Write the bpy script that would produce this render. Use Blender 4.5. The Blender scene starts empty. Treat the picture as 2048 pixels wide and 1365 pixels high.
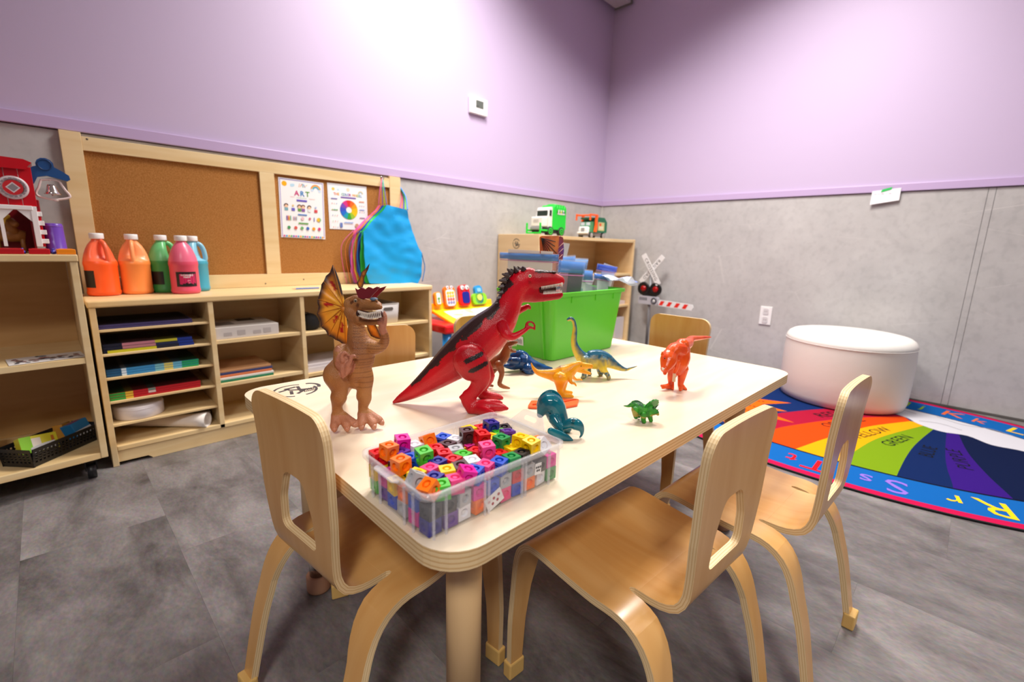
import bpy, bmesh, math, random
from math import sin, cos, pi, radians, sqrt, atan2
from mathutils import Vector, Matrix, geometry, noise
random.seed(7)
SC = bpy.context.scene
COL = SC.collection

# ------------------------------------------------------------ camera, light, exposure
CAM = Vector((-3.5362, -2.4250, 0.8278))
tilt, yaw, roll = radians(11.54), radians(44.69), radians(1.54)
fw = Vector((cos(yaw)*cos(tilt), sin(yaw)*cos(tilt), -sin(tilt)))
rt = Vector((sin(yaw), -cos(yaw), 0)); up = rt.cross(fw)
rt2 = cos(roll)*rt + sin(roll)*up; up2 = -sin(roll)*rt + cos(roll)*up
cd = bpy.data.cameras.new('camera'); cam = bpy.data.objects.new('camera', cd); COL.objects.link(cam)
M = Matrix((rt2, up2, -fw)).transposed().to_4x4(); M.translation = CAM
cam.matrix_world = M
cd.sensor_width = 36; cd.lens = 16.171; cd.clip_start = 0.02
cd.dof.use_dof = True; cd.dof.focus_distance = 0.86; cd.dof.aperture_fstop = 4.0
SC.camera = cam
SC.view_settings.view_transform = 'Standard'; SC.view_settings.look = 'None'
SC.view_settings.gamma = 1; SC.view_settings.use_curve_mapping = False
SC.view_settings.exposure = 0.0
W = bpy.data.worlds.new('world'); SC.world = W; W.use_nodes = True
W.node_tree.nodes['Background'].inputs[0].default_value = (.9, .92, 1, 1)
W.node_tree.nodes['Background'].inputs[1].default_value = 0.3
CEIL = 2.95
def panel_light(x, y, sx, sy, power, col=(1, .965, .90), rz=0.0):
    l = bpy.data.lights.new('ceiling_light', 'AREA'); l.shape = 'RECTANGLE'; l.size = sx; l.size_y = sy
    l.energy = power; l.color = col; l.spread = radians(138)
    o = bpy.data.objects.new('ceiling_light', l); COL.objects.link(o); o.location = (x, y, CEIL-.035); o.rotation_euler = (0, 0, rz)
    return o
LAMPS = [(-1.95, -.80, .6, .6, 54), (-1.05, -1.70, .6, .6, 54), (-4.9, -3.7, .6, .6, 78), (-1.9, -4.3, .6, .6, 26)]
for a in LAMPS: panel_light(*a)

# ------------------------------------------------------------ materials
def lin(c):
    return tuple((v/12.92 if v <= .04045 else ((v+.055)/1.055)**2.4) for v in c)
def hexc(h):
    return lin(tuple(int(h[i:i+2], 16)/255 for i in (0, 2, 4)))
MATS = {}
def base(name):
    m = bpy.data.materials.new(name); m.use_nodes = True
    return m, m.node_tree, m.node_tree.nodes['Principled BSDF']
def mat(name, col, rough=.5, metal=0, alpha=1, coat=0, spec=.5, bump=None, var=None, trans=0, sss=0):
    if name in MATS: return MATS[name]
    m, nt, p = base(name)
    c = hexc(col) if isinstance(col, str) else col
    p.inputs['Base Color'].default_value = (*c, 1); p.inputs['Roughness'].default_value = rough
    p.inputs['Metallic'].default_value = metal; p.inputs['Alpha'].default_value = alpha
    p.inputs['Coat Weight'].default_value = coat; p.inputs['Specular IOR Level'].default_value = spec
    p.inputs['Transmission Weight'].default_value = trans
    if sss: p.inputs['Subsurface Weight'].default_value = sss; p.inputs['Subsurface Scale'].default_value = .01
    N = nt.nodes; L = nt.links
    if bump or var:
        tc = N.new('ShaderNodeTexCoord')
    if var:
        sc, c2, lo, hi = var
        n = N.new('ShaderNodeTexNoise'); n.inputs['Scale'].default_value = sc; n.inputs['Detail'].default_value = 5
        L.new(tc.outputs['Object'], n.inputs['Vector'])
        r = N.new('ShaderNodeValToRGB'); r.color_ramp.elements[0].position = lo; r.color_ramp.elements[1].position = hi
        r.color_ramp.elements[0].color = (*c, 1); r.color_ramp.elements[1].color = (*hexc(c2), 1)
        L.new(n.outputs['Fac'], r.inputs[0]); L.new(r.outputs[0], p.inputs['Base Color'])
    if bump:
        sc, st = bump
        n = N.new('ShaderNodeTexNoise'); n.inputs['Scale'].default_value = sc; n.inputs['Detail'].default_value = 4
        L.new(tc.outputs['Object'], n.inputs['Vector'])
        b = N.new('ShaderNodeBump'); b.inputs['Strength'].default_value = st; b.inputs['Distance'].default_value = .002
        L.new(n.outputs['Fac'], b.inputs['Height']); L.new(b.outputs[0], p.inputs['Normal'])
    MATS[name] = m; return m
def wood(name, c1, c2, rough=.42, axis=(1, 14, 14), scale=3.0, coat=0.0, rnd=7):
    if name in MATS: return MATS[name]
    m, nt, p = base(name); N = nt.nodes; L = nt.links
    tc = N.new('ShaderNodeTexCoord'); oi = N.new('ShaderNodeObjectInfo')
    mp = N.new('ShaderNodeMapping'); mp.inputs['Scale'].default_value = axis
    ad = N.new('ShaderNodeVectorMath'); ad.operation = 'ADD'
    ml = N.new('ShaderNodeMath'); ml.operation = 'MULTIPLY'; ml.inputs[1].default_value = rnd
    L.new(oi.outputs['Random'], ml.inputs[0]); L.new(tc.outputs['Object'], ad.inputs[0]); L.new(ml.outputs[0], ad.inputs[1])
    L.new(ad.outputs[0], mp.inputs['Vector'])
    n = N.new('ShaderNodeTexNoise'); n.inputs['Scale'].default_value = scale; n.inputs['Detail'].default_value = 6; n.inputs['Distortion'].default_value = .8
    L.new(mp.outputs[0], n.inputs['Vector'])
    r = N.new('ShaderNodeValToRGB'); r.color_ramp.elements[0].position = .32; r.color_ramp.elements[1].position = .68
    r.color_ramp.elements[0].color = (*hexc(c1), 1); r.color_ramp.elements[1].color = (*hexc(c2), 1)
    L.new(n.outputs['Fac'], r.inputs[0]); L.new(r.outputs[0], p.inputs['Base Color'])
    p.inputs['Roughness'].default_value = rough; p.inputs['Coat Weight'].default_value = coat; p.inputs['Coat Roughness'].default_value = .2
    MATS[name] = m; return m
def ply(name, c1, c2, c3, bands=5):
    m, nt, p = base(name); N = nt.nodes; L = nt.links
    uv = N.new('ShaderNodeUVMap'); sp = N.new('ShaderNodeSeparateXYZ'); L.new(uv.outputs[0], sp.inputs[0])
    ns = N.new('ShaderNodeTexNoise'); ns.inputs['Scale'].default_value = 30; tc = N.new('ShaderNodeTexCoord'); L.new(tc.outputs['Object'], ns.inputs['Vector'])
    mu = N.new('ShaderNodeMath'); mu.operation = 'MULTIPLY_ADD'; mu.inputs[1].default_value = bands; L.new(sp.outputs['Y'], mu.inputs[0])
    m2 = N.new('ShaderNodeMath'); m2.operation = 'MULTIPLY'; m2.inputs[1].default_value = .25; L.new(ns.outputs['Fac'], m2.inputs[0]); L.new(m2.outputs[0], mu.inputs[2])
    fr = N.new('ShaderNodeMath'); fr.operation = 'FRACT'; L.new(mu.outputs[0], fr.inputs[0])
    r = N.new('ShaderNodeValToRGB'); e = r.color_ramp.elements
    e[0].position = .0; e[0].color = (*hexc(c1), 1); e[1].position = 1; e[1].color = (*hexc(c1), 1)
    a = e.new(.55); a.color = (*hexc(c1), 1); a = e.new(.68); a.color = (*hexc(c2), 1); a = e.new(.80); a.color = (*hexc(c3), 1)
    L.new(fr.outputs[0], r.inputs[0]); L.new(r.outputs[0], p.inputs['Base Color']); p.inputs['Roughness'].default_value = .5
    MATS[name] = m; return m
def toy(name, rough=.32, bsc=0, bst=0):
    if name in MATS: return MATS[name]
    m, nt, p = base(name); N = nt.nodes; L = nt.links
    a = N.new('ShaderNodeVertexColor'); a.layer_name = 'Col'; L.new(a.outputs[0], p.inputs['Base Color'])
    p.inputs['Roughness'].default_value = rough
    if bst:
        tc = N.new('ShaderNodeTexCoord'); v = N.new('ShaderNodeTexVoronoi'); v.inputs['Scale'].default_value = bsc
        L.new(tc.outputs['Object'], v.inputs['Vector'])
        b = N.new('ShaderNodeBump'); b.inputs['Strength'].default_value = bst; b.inputs['Distance'].default_value = .0015; b.invert = True
        L.new(v.outputs['Distance'], b.inputs['Height']); L.new(b.outputs[0], p.inputs['Normal'])
    MATS[name] = m; return m

# ------------------------------------------------------------ mesh gathering
class G:
    def __init__(s): s.v = []; s.f = []; s.m = []; s.s = []; s.uv = {}
    def add(s, vs, fs, m=0, sm=False, T=None):
        n = len(s.v)
        s.v += [tuple(T @ Vector(v)) if T else tuple(v) for v in vs]
        s.f += [tuple(i+n for i in f) for f in fs]; s.m += [m]*len(fs); s.s += [sm]*len(fs); return s
    def bm(s, b, m=0, sm=False, T=None):
        b.verts.index_update(); s.add([v.co.copy() for v in b.verts], [[v.index for v in f.verts] for f in b.faces], m, sm, T); b.free(); return s
    def box(s, a, b, m=0, bev=0, T=None):
        x0, y0, z0 = a; x1, y1, z1 = b
        if not bev:
            vs = [(x, y, z) for z in (z0, z1) for y in (y0, y1) for x in (x0, x1)]
            return s.add(vs, [(0, 2, 3, 1), (4, 5, 7, 6), (0, 1, 5, 4), (2, 6, 7, 3), (0, 4, 6, 2), (1, 3, 7, 5)], m, False, T)
        bb = bmesh.new(); bmesh.ops.create_cube(bb, size=1)
        for v in bb.verts: v.co = Vector(((x0+x1)/2+v.co.x*(x1-x0), (y0+y1)/2+v.co.y*(y1-y0), (z0+z1)/2+v.co.z*(z1-z0)))
        bmesh.ops.bevel(bb, geom=bb.edges[:], offset=bev, segments=2, affect='EDGES', profile=.5)
        return s.bm(bb, m, False, T)
    def loft(s, rings, m=0, sm=True, caps=True, closed=True, T=None):
        n = len(rings[0]); vs = [p for r in rings for p in r]; fs = []
        for i in range(len(rings)-1):
            for j in range(n if closed else n-1):
                k = (j+1) % n; fs.append((i*n+j, i*n+k, (i+1)*n+k, (i+1)*n+j))
        if caps: fs.append(tuple(range(n))[::-1]); fs.append(tuple(range((len(rings)-1)*n, len(rings)*n)))
        return s.add(vs, fs, m, sm, T)
    def lathe(s, prof, n=24, c=(0, 0, 0), m=0, sm=True, caps=True, T=None, sx=1, sy=1):
        rings = [[(c[0]+r*sx*cos(2*pi*j/n), c[1]+r*sy*sin(2*pi*j/n), c[2]+z) for j in range(n)] for r, z in prof]
        return s.loft(rings, m, sm, caps, True, T)
    def cyl(s, a, b, r, n=16, m=0, r2=None, sm=True, caps=True):
        a = Vector(a); b = Vector(b); d = (b-a).normalized(); q = d.to_track_quat('Z', 'Y').to_matrix()
        r2 = r if r2 is None else r2
        rings = [[tuple(p + q @ Vector((rr*cos(2*pi*j/n), rr*sin(2*pi*j/n), 0))) for j in range(n)] for p, rr in ((a, r), (b, r2))]
        return s.loft(rings, m, sm, caps)
    def tube(s, pts, r, n=8, m=0, closed=False, flat=1):
        pts = [Vector(p) for p in pts]; N = len(pts); rings = []; pu = None
        for i, p in enumerate(pts):
            if closed: d = pts[(i+1) % N]-pts[i-1]
            else: d = pts[min(i+1, N-1)]-pts[max(i-1, 0)]
            d.normalize()
            if pu is None: pu = Vector((0, 0, 1)) if abs(d.z) < .9 else Vector((1, 0, 0))
            x = pu.cross(d).normalized(); y = d.cross(x); pu = y
            rr = r[i] if isinstance(r, (list, tuple)) else r
            rings.append([tuple(p + x*rr*cos(2*pi*j/n) + y*rr*flat*sin(2*pi*j/n)) for j in range(n)])
        if closed: rings.append(rings[0])
        return s.loft(rings, m, True, not closed)
    def prism(s, poly, z0, z1, m=0, T=None, sm=False):
        n = len(poly)
        vs = [(x, y, z0) for x, y in poly]+[(x, y, z1) for x, y in poly]
        fs = [tuple(range(n))[::-1], tuple(range(n, 2*n))]+[(i, (i+1) % n, n+(i+1) % n, n+i) for i in range(n)]
        return s.add(vs, fs, m, sm, T)
    def sphere(s, c, r, n=16, k=10, m=0, sc=(1, 1, 1)):
        rings = []
        for i in range(1, k):
            a = pi*i/k; rings.append([(c[0]+sc[0]*r*sin(a)*cos(2*pi*j/n), c[1]+sc[1]*r*sin(a)*sin(2*pi*j/n), c[2]-sc[2]*r*cos(a)) for j in range(n)])
        rings = [[(c[0]+(p[0]-c[0])*.02, c[1]+(p[1]-c[1])*.02, c[2]-sc[2]*r) for p in rings[0]]]+rings+[[(c[0]+(p[0]-c[0])*.02, c[1]+(p[1]-c[1])*.02, c[2]+sc[2]*r) for p in rings[-1]]]
        return s.loft(rings, m)
ROOT = {}
def obj(name, g, mats, parent=None, world=True, label=None, kind=None, fix=True):
    me = bpy.data.meshes.new(name)
    off = Vector((0, 0, 0))
    if world and parent is not None:
        p = parent
        off = ROOT.get(p.name, Vector((0, 0, 0)))
    me.from_pydata([tuple(Vector(v)-off) for v in g.v], [], g.f)
    for m in (mats if isinstance(mats, (list, tuple)) else [mats]): me.materials.append(m)
    me.polygons.foreach_set('material_index', g.m); me.polygons.foreach_set('use_smooth', g.s)
    if g.uv:
        ul = me.uv_layers.new(name='UVMap')
        for pi_, uvs in g.uv.items():
            pl = me.polygons[pi_]
            for k, li in enumerate(pl.loop_indices): ul.data[li].uv = uvs[k]
    me.update()
    if fix:
        b = bmesh.new(); b.from_mesh(me); bmesh.ops.recalc_face_normals(b, faces=b.faces); b.to_mesh(me); b.free()
    o = bpy.data.objects.new(name, me); COL.objects.link(o)
    if parent is not None: o.parent = parent
    if parent is not None and world: ROOT[o.name] = off
    if label: o['label'] = label
    if kind: o['kind'] = kind
    return o
def thing(name, label, cat, loc=(0, 0, 0), rz=0, group=None):
    o = bpy.data.objects.new(name, None); COL.objects.link(o); o.empty_display_size = .05
    o.location = loc; o.rotation_euler = (0, 0, rz); o['label'] = label; o['category'] = cat
    if group: o['group'] = group
    ROOT[o.name] = Vector(loc); return o
def tag(o, label, cat, group=None):
    o['label'] = label; o['category'] = cat
    if group: o['group'] = group
    return o
def copy_tree(r, loc=None, rot=None, label=None, mats=None):
    def cp(o, par):
        c = o.copy(); COL.objects.link(c); c.parent = par
        for ch in o.children: cp(ch, c)
        return c
    n = cp(r, None)
    if loc is not None: n.location = loc
    if rot is not None: n.rotation_euler = rot
    if label: n['label'] = label
    return n

def inside(p, poly):
    x, y = p; c = False; n = len(poly); j = n-1
    for i in range(n):
        xi, yi = poly[i]; xj, yj = poly[j]
        if (yi > y) != (yj > y) and x < (xj-xi)*(y-yi)/(yj-yi)+xi: c = not c
        j = i
    return c
def round_poly(pts, rad, n=6):
    out = []; N = len(pts)
    for i in range(N):
        a, b, c = Vector(pts[i-1]), Vector(pts[i]), Vector(pts[(i+1) % N]); r = rad[i] if isinstance(rad, (list, tuple)) else rad
        d1 = (a-b).normalized(); d2 = (c-b).normalized()
        if r <= 0: out.append(tuple(b)); continue
        ang = d1.angle(d2); t = min(r/math.tan(ang/2), (a-b).length*.49, (c-b).length*.49); rr = t*math.tan(ang/2)
        cen = b+(d1+d2).normalized()*(rr/sin(ang/2)); p1 = b+d1*t; p2 = b+d2*t
        a1 = atan2(p1.y-cen.y, p1.x-cen.x); a2 = atan2(p2.y-cen.y, p2.x-cen.x)
        da = (a2-a1+pi) % (2*pi)-pi
        for k in range(n+1): out.append((cen.x+rr*cos(a1+da*k/n), cen.y+rr*sin(a1+da*k/n)))
    return out
def resample(poly, d):
    out = []
    for i in range(len(poly)):
        a = Vector(poly[i]); b = Vector(poly[(i+1) % len(poly)]); k = max(1, int((b-a).length/d))
        for j in range(k): out.append(tuple(a.lerp(b, j/k)))
    return out
def sheet(name, outline, holes, fn, thick, mats, parent, res=.012, world=False, label=None):
    """bent plywood: 2-D outline (a,s) mapped by fn(a,s)->(pos,normal), faces slot 0, cut edges slot 1 with UV across the plies"""
    loops = [resample(outline, res)]+[resample(h, res*.6) for h in holes]
    pts = []; edges = []
    for lp in loops:
        n0 = len(pts); pts += lp; edges += [(n0+i, n0+(i+1) % len(lp)) for i in range(len(lp))]
    xs = [p[0] for p in loops[0]]; ys = [p[1] for p in loops[0]]
    x = min(xs)+res*.5; step = res
    while x < max(xs):
        y = min(ys)+res*.5
        while y < max(ys):
            if inside((x, y), loops[0]) and not any(inside((x, y), h) for h in loops[1:]):
                if min((p[0]-x)**2+(p[1]-y)**2 for p in pts[:sum(map(len, loops))]) > (res*.45)**2: pts.append((x, y))
            y += step
        x += step*1.5
    V, E, F, _, _, _ = geometry.delaunay_2d_cdt([Vector(p) for p in pts], edges, [], 0, 1e-6)
    fs = []
    for f in F:
        c = (sum(V[i].x for i in f)/3, sum(V[i].y for i in f)/3)
        if inside(c, loops[0]) and not any(inside(c, h) for h in loops[1:]): fs.append(tuple(f))
    g = G(); n = len(V); P = [fn(v.x, v.y) for v in V]
    top = [tuple(p+nn*thick/2) for p, nn in P]; bot = [tuple(p-nn*thick/2) for p, nn in P]
    g.add(top+bot, [], 0)
    g.f = fs+[tuple(i+n for i in f[::-1]) for f in fs]; g.m = [0]*len(g.f); g.s = [True]*len(g.f)
    cnt = {}
    for f in fs:
        for i in range(3): cnt.setdefault(tuple(sorted((f[i], f[(i+1) % 3]))), []).append((f[i], f[(i+1) % 3]))
    for k, l in cnt.items():
        if len(l) == 1:
            a, b = l[0]; q = len(g.v); g.v += [top[a], bot[a], bot[b], top[b]]
            g.uv[len(g.f)] = [(0, 1), (0, 0), (1, 0), (1, 1)]
            g.f.append((q, q+1, q+2, q+3)); g.m.append(1); g.s.append(False)
    return obj(name, g, mats, parent, world=world, label=label, fix=False)

def catmull(pts, k=6):
    out = []; n = len(pts); D = len(pts[0])
    for i in range(n-1):
        p0, p1, p2, p3 = pts[max(i-1, 0)], pts[i], pts[i+1], pts[min(i+2, n-1)]
        for j in range(k):
            t = j/k
            out.append(tuple(.5*((2*p1[d])+(-p0[d]+p2[d])*t+(2*p0[d]-5*p1[d]+4*p2[d]-p3[d])*t*t+(-p0[d]+3*p1[d]-3*p2[d]+p3[d])*t**3) for d in range(D)))
    out.append(tuple(pts[-1])); return out
class Path:
    """arclength path in the (y,z) plane"""
    def __init__(s, pts, k=8):
        s.p = [Vector((0, a, b)) for a, b in catmull(pts, k)]; s.L = [0]
        for a, b in zip(s.p, s.p[1:]): s.L.append(s.L[-1]+(b-a).length)
        s.len = s.L[-1]
    def at(s, d):
        d = min(max(d, 0), s.len-1e-6); i = 0
        lo, hi = 0, len(s.L)-1
        while hi-lo > 1:
            mid = (lo+hi)//2
            if s.L[mid] <= d: lo = mid
            else: hi = mid
        i = lo; t = (d-s.L[i])/max(s.L[i+1]-s.L[i], 1e-9); p = s.p[i].lerp(s.p[i+1], t)
        def tang(j): j = min(max(j, 0), len(s.p)-1); return (s.p[min(j+1, len(s.p)-1)]-s.p[max(j-1, 0)]).normalized()
        tt = tang(i).lerp(tang(i+1), t).normalized()
        return p, Vector((0, -tt.z, tt.y))
    def s_of(s, test):
        for i, p in enumerate(s.p):
            if test(p): return s.L[i]
GL = {}
def glyphs(txt, size, bold=False, spacing=1.0):
    k = (txt, size, bold, spacing)
    if k in GL: return GL[k]
    c = bpy.data.curves.new('t', 'FONT'); c.body = txt; c.size = size; c.space_character = spacing; c.align_x = 'CENTER'; c.align_y = 'CENTER'; c.resolution_u = 2
    if bold: c.offset = size*.02
    o = bpy.data.objects.new('t', c); COL.objects.link(o); dg = bpy.context.evaluated_depsgraph_get(); me = o.evaluated_get(dg).to_mesh()
    r = ([tuple(v.co) for v in me.vertices], [tuple(p.vertices) for p in me.polygons]); o.evaluated_get(dg).to_mesh_clear()
    bpy.data.objects.remove(o); bpy.data.curves.remove(c); GL[k] = r; return r
class Decal:
    """flat print: polygons in a plane given by origin, U, V; each layer stands a hair proud of the one below"""
    def __init__(s, O, U, V, lift=.0004, step=.00006):
        s.O = Vector(O); s.U = Vector(U).normalized(); s.V = Vector(V).normalized(); s.N = s.U.cross(s.V); s.g = G(); s.l = lift; s.step = step; s.mats = []
    def mi(s, c, rough=.5):
        m = mat('print_'+c, c, rough)
        if m not in s.mats: s.mats.append(m)
        return s.mats.index(m)
    def poly(s, pts, c):
        s.l += s.step; O = s.O+s.N*s.l
        s.g.add([tuple(O+s.U*x+s.V*y) for x, y in pts], [tuple(range(len(pts)))], s.mi(c)); return s
    def rect(s, x0, y0, x1, y1, c): return s.poly([(x0, y0), (x1, y0), (x1, y1), (x0, y1)], c)
    def disc(s, x, y, r, c, n=14, ry=None): return s.poly([(x+r*cos(2*pi*i/n), y+(ry or r)*sin(2*pi*i/n)) for i in range(n)], c)
    def ring(s, x, y, r0, r1, a0, a1, c, n=8):
        s.l += s.step; O = s.O+s.N*s.l; vs = []
        for i in range(n+1):
            a = a0+(a1-a0)*i/n
            for r in (r0, r1): vs.append(tuple(O+s.U*(x+r*cos(a))+s.V*(y+r*sin(a))))
        s.g.add(vs, [(2*i, 2*i+1, 2*i+3, 2*i+2) for i in range(n)], s.mi(c)); return s
    def text(s, t, x, y, size, c, ang=0, bold=False, spacing=1.0, sx=1.0):
        s.l += s.step; O = s.O+s.N*s.l; v, f = glyphs(t, size, bold, spacing); ca, sa = cos(ang), sin(ang)
        s.g.add([tuple(O+s.U*(x+ca*a*sx-sa*b)+s.V*(y+sa*a*sx+ca*b)) for a, b, _ in v], f, s.mi(c)); return s
    def build(s, name, parent, world=True, label=None): return obj(name, s.g, s.mats, parent, world=world, label=label, fix=False)

# ------------------------------------------------------------ shared materials
MAPLE = wood('maple', 'dfc08c', 'ebd2a4', .4, (1, 1, 9), 2.2)
MAPLE_X = wood('maple_grain_along_shelf', 'ddbc86', 'ead0a0', .4, (1, 9, 9), 2.2)
BIRCH = wood('birch_tabletop', 'ebd6b8', 'f1e1ca', .3, (1, 7, 7), 2.0, .25)
SEATM = wood('bent_birch', 'c88f4a', 'd9a868', .3, (8, 1, 1), 2.2, .25, 0)
BACKM = wood('birch_back', 'd49f66', 'e0b07a', .4, (8, 1, 1), 2.0, .1)
PLY = ply('ply_edge', 'ead0a2', 'c2965c', 'dfbd8a', 3)
PLYT = ply('ply_edge_table', 'e2c596', 'bd9058', 'd4ae78', 4)
WHITE = mat('white_plastic', 'f0eeee', .35)
BLACK = mat('black_plastic', '111114', .4)
CHROME = mat('chrome', 'c9c6c2', .18, 1)
RED = mat('red_plastic', 'd4101c', .35)
GREY = mat('grey_plastic', '8d8d90', .4)

def wall_paint():
    m, nt, p = base('lilac_paint'); N = nt.nodes; L = nt.links
    p.inputs['Base Color'].default_value = (*hexc('c3b1d0'), 1); p.inputs['Roughness'].default_value = .55
    tc = N.new('ShaderNodeTexCoord'); n = N.new('ShaderNodeTexNoise'); n.inputs['Scale'].default_value = 180; L.new(tc.outputs['Object'], n.inputs['Vector'])
    b = N.new('ShaderNodeBump'); b.inputs['Strength'].default_value = .08; b.inputs['Distance'].default_value = .001; L.new(n.outputs['Fac'], b.inputs['Height']); L.new(b.outputs[0], p.inputs['Normal'])
    return m
LILAC = wall_paint()
TRIML = mat('lilac_trim', 'bfa8cf', .35)
def stone_panel():
    m, nt, p = base('grey_wainscot'); N = nt.nodes; L = nt.links
    tc = N.new('ShaderNodeTexCoord')
    n = N.new('ShaderNodeTexNoise'); n.inputs['Scale'].default_value = 2.2; n.inputs['Detail'].default_value = 10; n.inputs['Roughness'].default_value = .72; L.new(tc.outputs['Object'], n.inputs['Vector'])
    r = N.new('ShaderNodeValToRGB'); e = r.color_ramp.elements; e[0].position = .3; e[0].color = (*hexc('adaaaa'), 1); e[1].position = .72; e[1].color = (*hexc('c6c3c2'), 1); L.new(n.outputs['Fac'], r.inputs[0])
    n3 = N.new('ShaderNodeTexNoise'); n3.inputs['Scale'].default_value = 26; n3.inputs['Detail'].default_value = 8; L.new(tc.outputs['Object'], n3.inputs['Vector'])
    r3 = N.new('ShaderNodeValToRGB'); r3.color_ramp.elements[0].position = .36; r3.color_ramp.elements[0].color = (.78, .77, .78, 1); r3.color_ramp.elements[1].position = .5; r3.color_ramp.elements[1].color = (1, 1, 1, 1); L.new(n3.outputs['Fac'], r3.inputs[0])
    mm = N.new('ShaderNodeMixRGB'); mm.blend_type = 'MULTIPLY'; mm.inputs[0].default_value = .35; L.new(r.outputs[0], mm.inputs[1]); L.new(r3.outputs[0], mm.inputs[2])
    # sparse pale veins running diagonally
    mp = N.new('ShaderNodeMapping'); mp.inputs['Rotation'].default_value = (radians(32), radians(-32), radians(10)); mp.inputs['Scale'].default_value = (1.5, 1.5, 5.5); L.new(tc.outputs['Object'], mp.inputs[0])
    v = N.new('ShaderNodeTexVoronoi'); v.feature = 'DISTANCE_TO_EDGE'; v.inputs['Scale'].default_value = 1.0; L.new(mp.outputs[0], v.inputs['Vector'])
    rv = N.new('ShaderNodeValToRGB'); rv.color_ramp.elements[0].position = .0; rv.color_ramp.elements[0].color = (1, 1, 1, 1); rv.color_ramp.elements[1].position = .010; rv.color_ramp.elements[1].color = (0, 0, 0, 1); L.new(v.outputs['Distance'], rv.inputs[0])
    n2 = N.new('ShaderNodeTexNoise'); n2.inputs['Scale'].default_value = 3; L.new(tc.outputs['Object'], n2.inputs['Vector'])
    r2 = N.new('ShaderNodeValToRGB'); r2.color_ramp.elements[0].position = .5; r2.color_ramp.elements[1].position = .7; L.new(n2.outputs['Fac'], r2.inputs[0])
    mu = N.new('ShaderNodeMath'); mu.operation = 'MULTIPLY'; L.new(rv.outputs[0], mu.inputs[0]); L.new(r2.outputs[0], mu.inputs[1])
    m2 = N.new('ShaderNodeMath'); m2.operation = 'MULTIPLY'; m2.inputs[1].default_value = .6; L.new(mu.outputs[0], m2.inputs[0])
    mx = N.new('ShaderNodeMixRGB'); mx.inputs[2].default_value = (*hexc('d9d5d2'), 1); L.new(m2.outputs[0], mx.inputs[0]); L.new(mm.outputs[0], mx.inputs[1])
    L.new(mx.outputs[0], p.inputs['Base Color']); p.inputs['Roughness'].default_value = .45
    return m
STONE = stone_panel()
def floor_mat():
    m, nt, p = base('concrete_vinyl'); N = nt.nodes; L = nt.links
    tc = N.new('ShaderNodeTexCoord'); oi = N.new('ShaderNodeObjectInfo')
    ml = N.new('ShaderNodeMath'); ml.operation = 'MULTIPLY'; ml.inputs[1].default_value = 37; L.new(oi.outputs['Random'], ml.inputs[0])
    ad = N.new('ShaderNodeVectorMath'); L.new(tc.outputs['Object'], ad.inputs[0]); L.new(ml.outputs[0], ad.inputs[1])
    mp = N.new('ShaderNodeMapping'); mp.inputs['Scale'].default_value = (2.6, 1.3, 1); mp.inputs['Rotation'].default_value = (0, 0, .5); L.new(ad.outputs[0], mp.inputs[0])
    n = N.new('ShaderNodeTexNoise'); n.inputs['Scale'].default_value = 2.4; n.inputs['Detail'].default_value = 12; n.inputs['Roughness'].default_value = .7; n.inputs['Distortion'].default_value = .35; L.new(mp.outputs[0], n.inputs['Vector'])
    r = N.new('ShaderNodeValToRGB'); e = r.color_ramp.elements; e[0].position = .3; e[0].color = (*hexc('463f3f'), 1); e[1].position = .72; e[1].color = (*hexc('8e8584'), 1); L.new(n.outputs['Fac'], r.inputs[0])
    n2 = N.new('ShaderNodeTexNoise'); n2.inputs['Scale'].default_value = 60; n2.inputs['Detail'].default_value = 5; L.new(mp.outputs[0], n2.inputs['Vector'])
    mx = N.new('ShaderNodeMixRGB'); mx.blend_type = 'OVERLAY'; mx.inputs[0].default_value = .45; L.new(r.outputs[0], mx.inputs[1]); L.new(n2.outputs['Color'], mx.inputs[2])
    hs = N.new('ShaderNodeHueSaturation'); hs.inputs['Saturation'].default_value = .7
    mr = N.new('ShaderNodeMapRange'); mr.inputs['To Min'].default_value = .8; mr.inputs['To Max'].default_value = 1.12; L.new(oi.outputs['Random'], mr.inputs['Value']); L.new(mr.outputs[0], hs.inputs['Value'])
    L.new(mx.outputs[0], hs.inputs['Color']); L.new(hs.outputs[0], p.inputs['Base Color'])
    mr2 = N.new('ShaderNodeMapRange'); mr2.inputs['To Min'].default_value = .38; mr2.inputs['To Max'].default_value = .55; L.new(n.outputs['Fac'], mr2.inputs['Value']); L.new(mr2.outputs[0], p.inputs['Roughness'])
    b = N.new('ShaderNodeBump'); b.inputs['Strength'].default_value = .15; b.inputs['Distance'].default_value = .001; L.new(n.outputs['Fac'], b.inputs['Height']); L.new(b.outputs[0], p.inputs['Normal'])
    return m
FLOORM = floor_mat()

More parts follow.
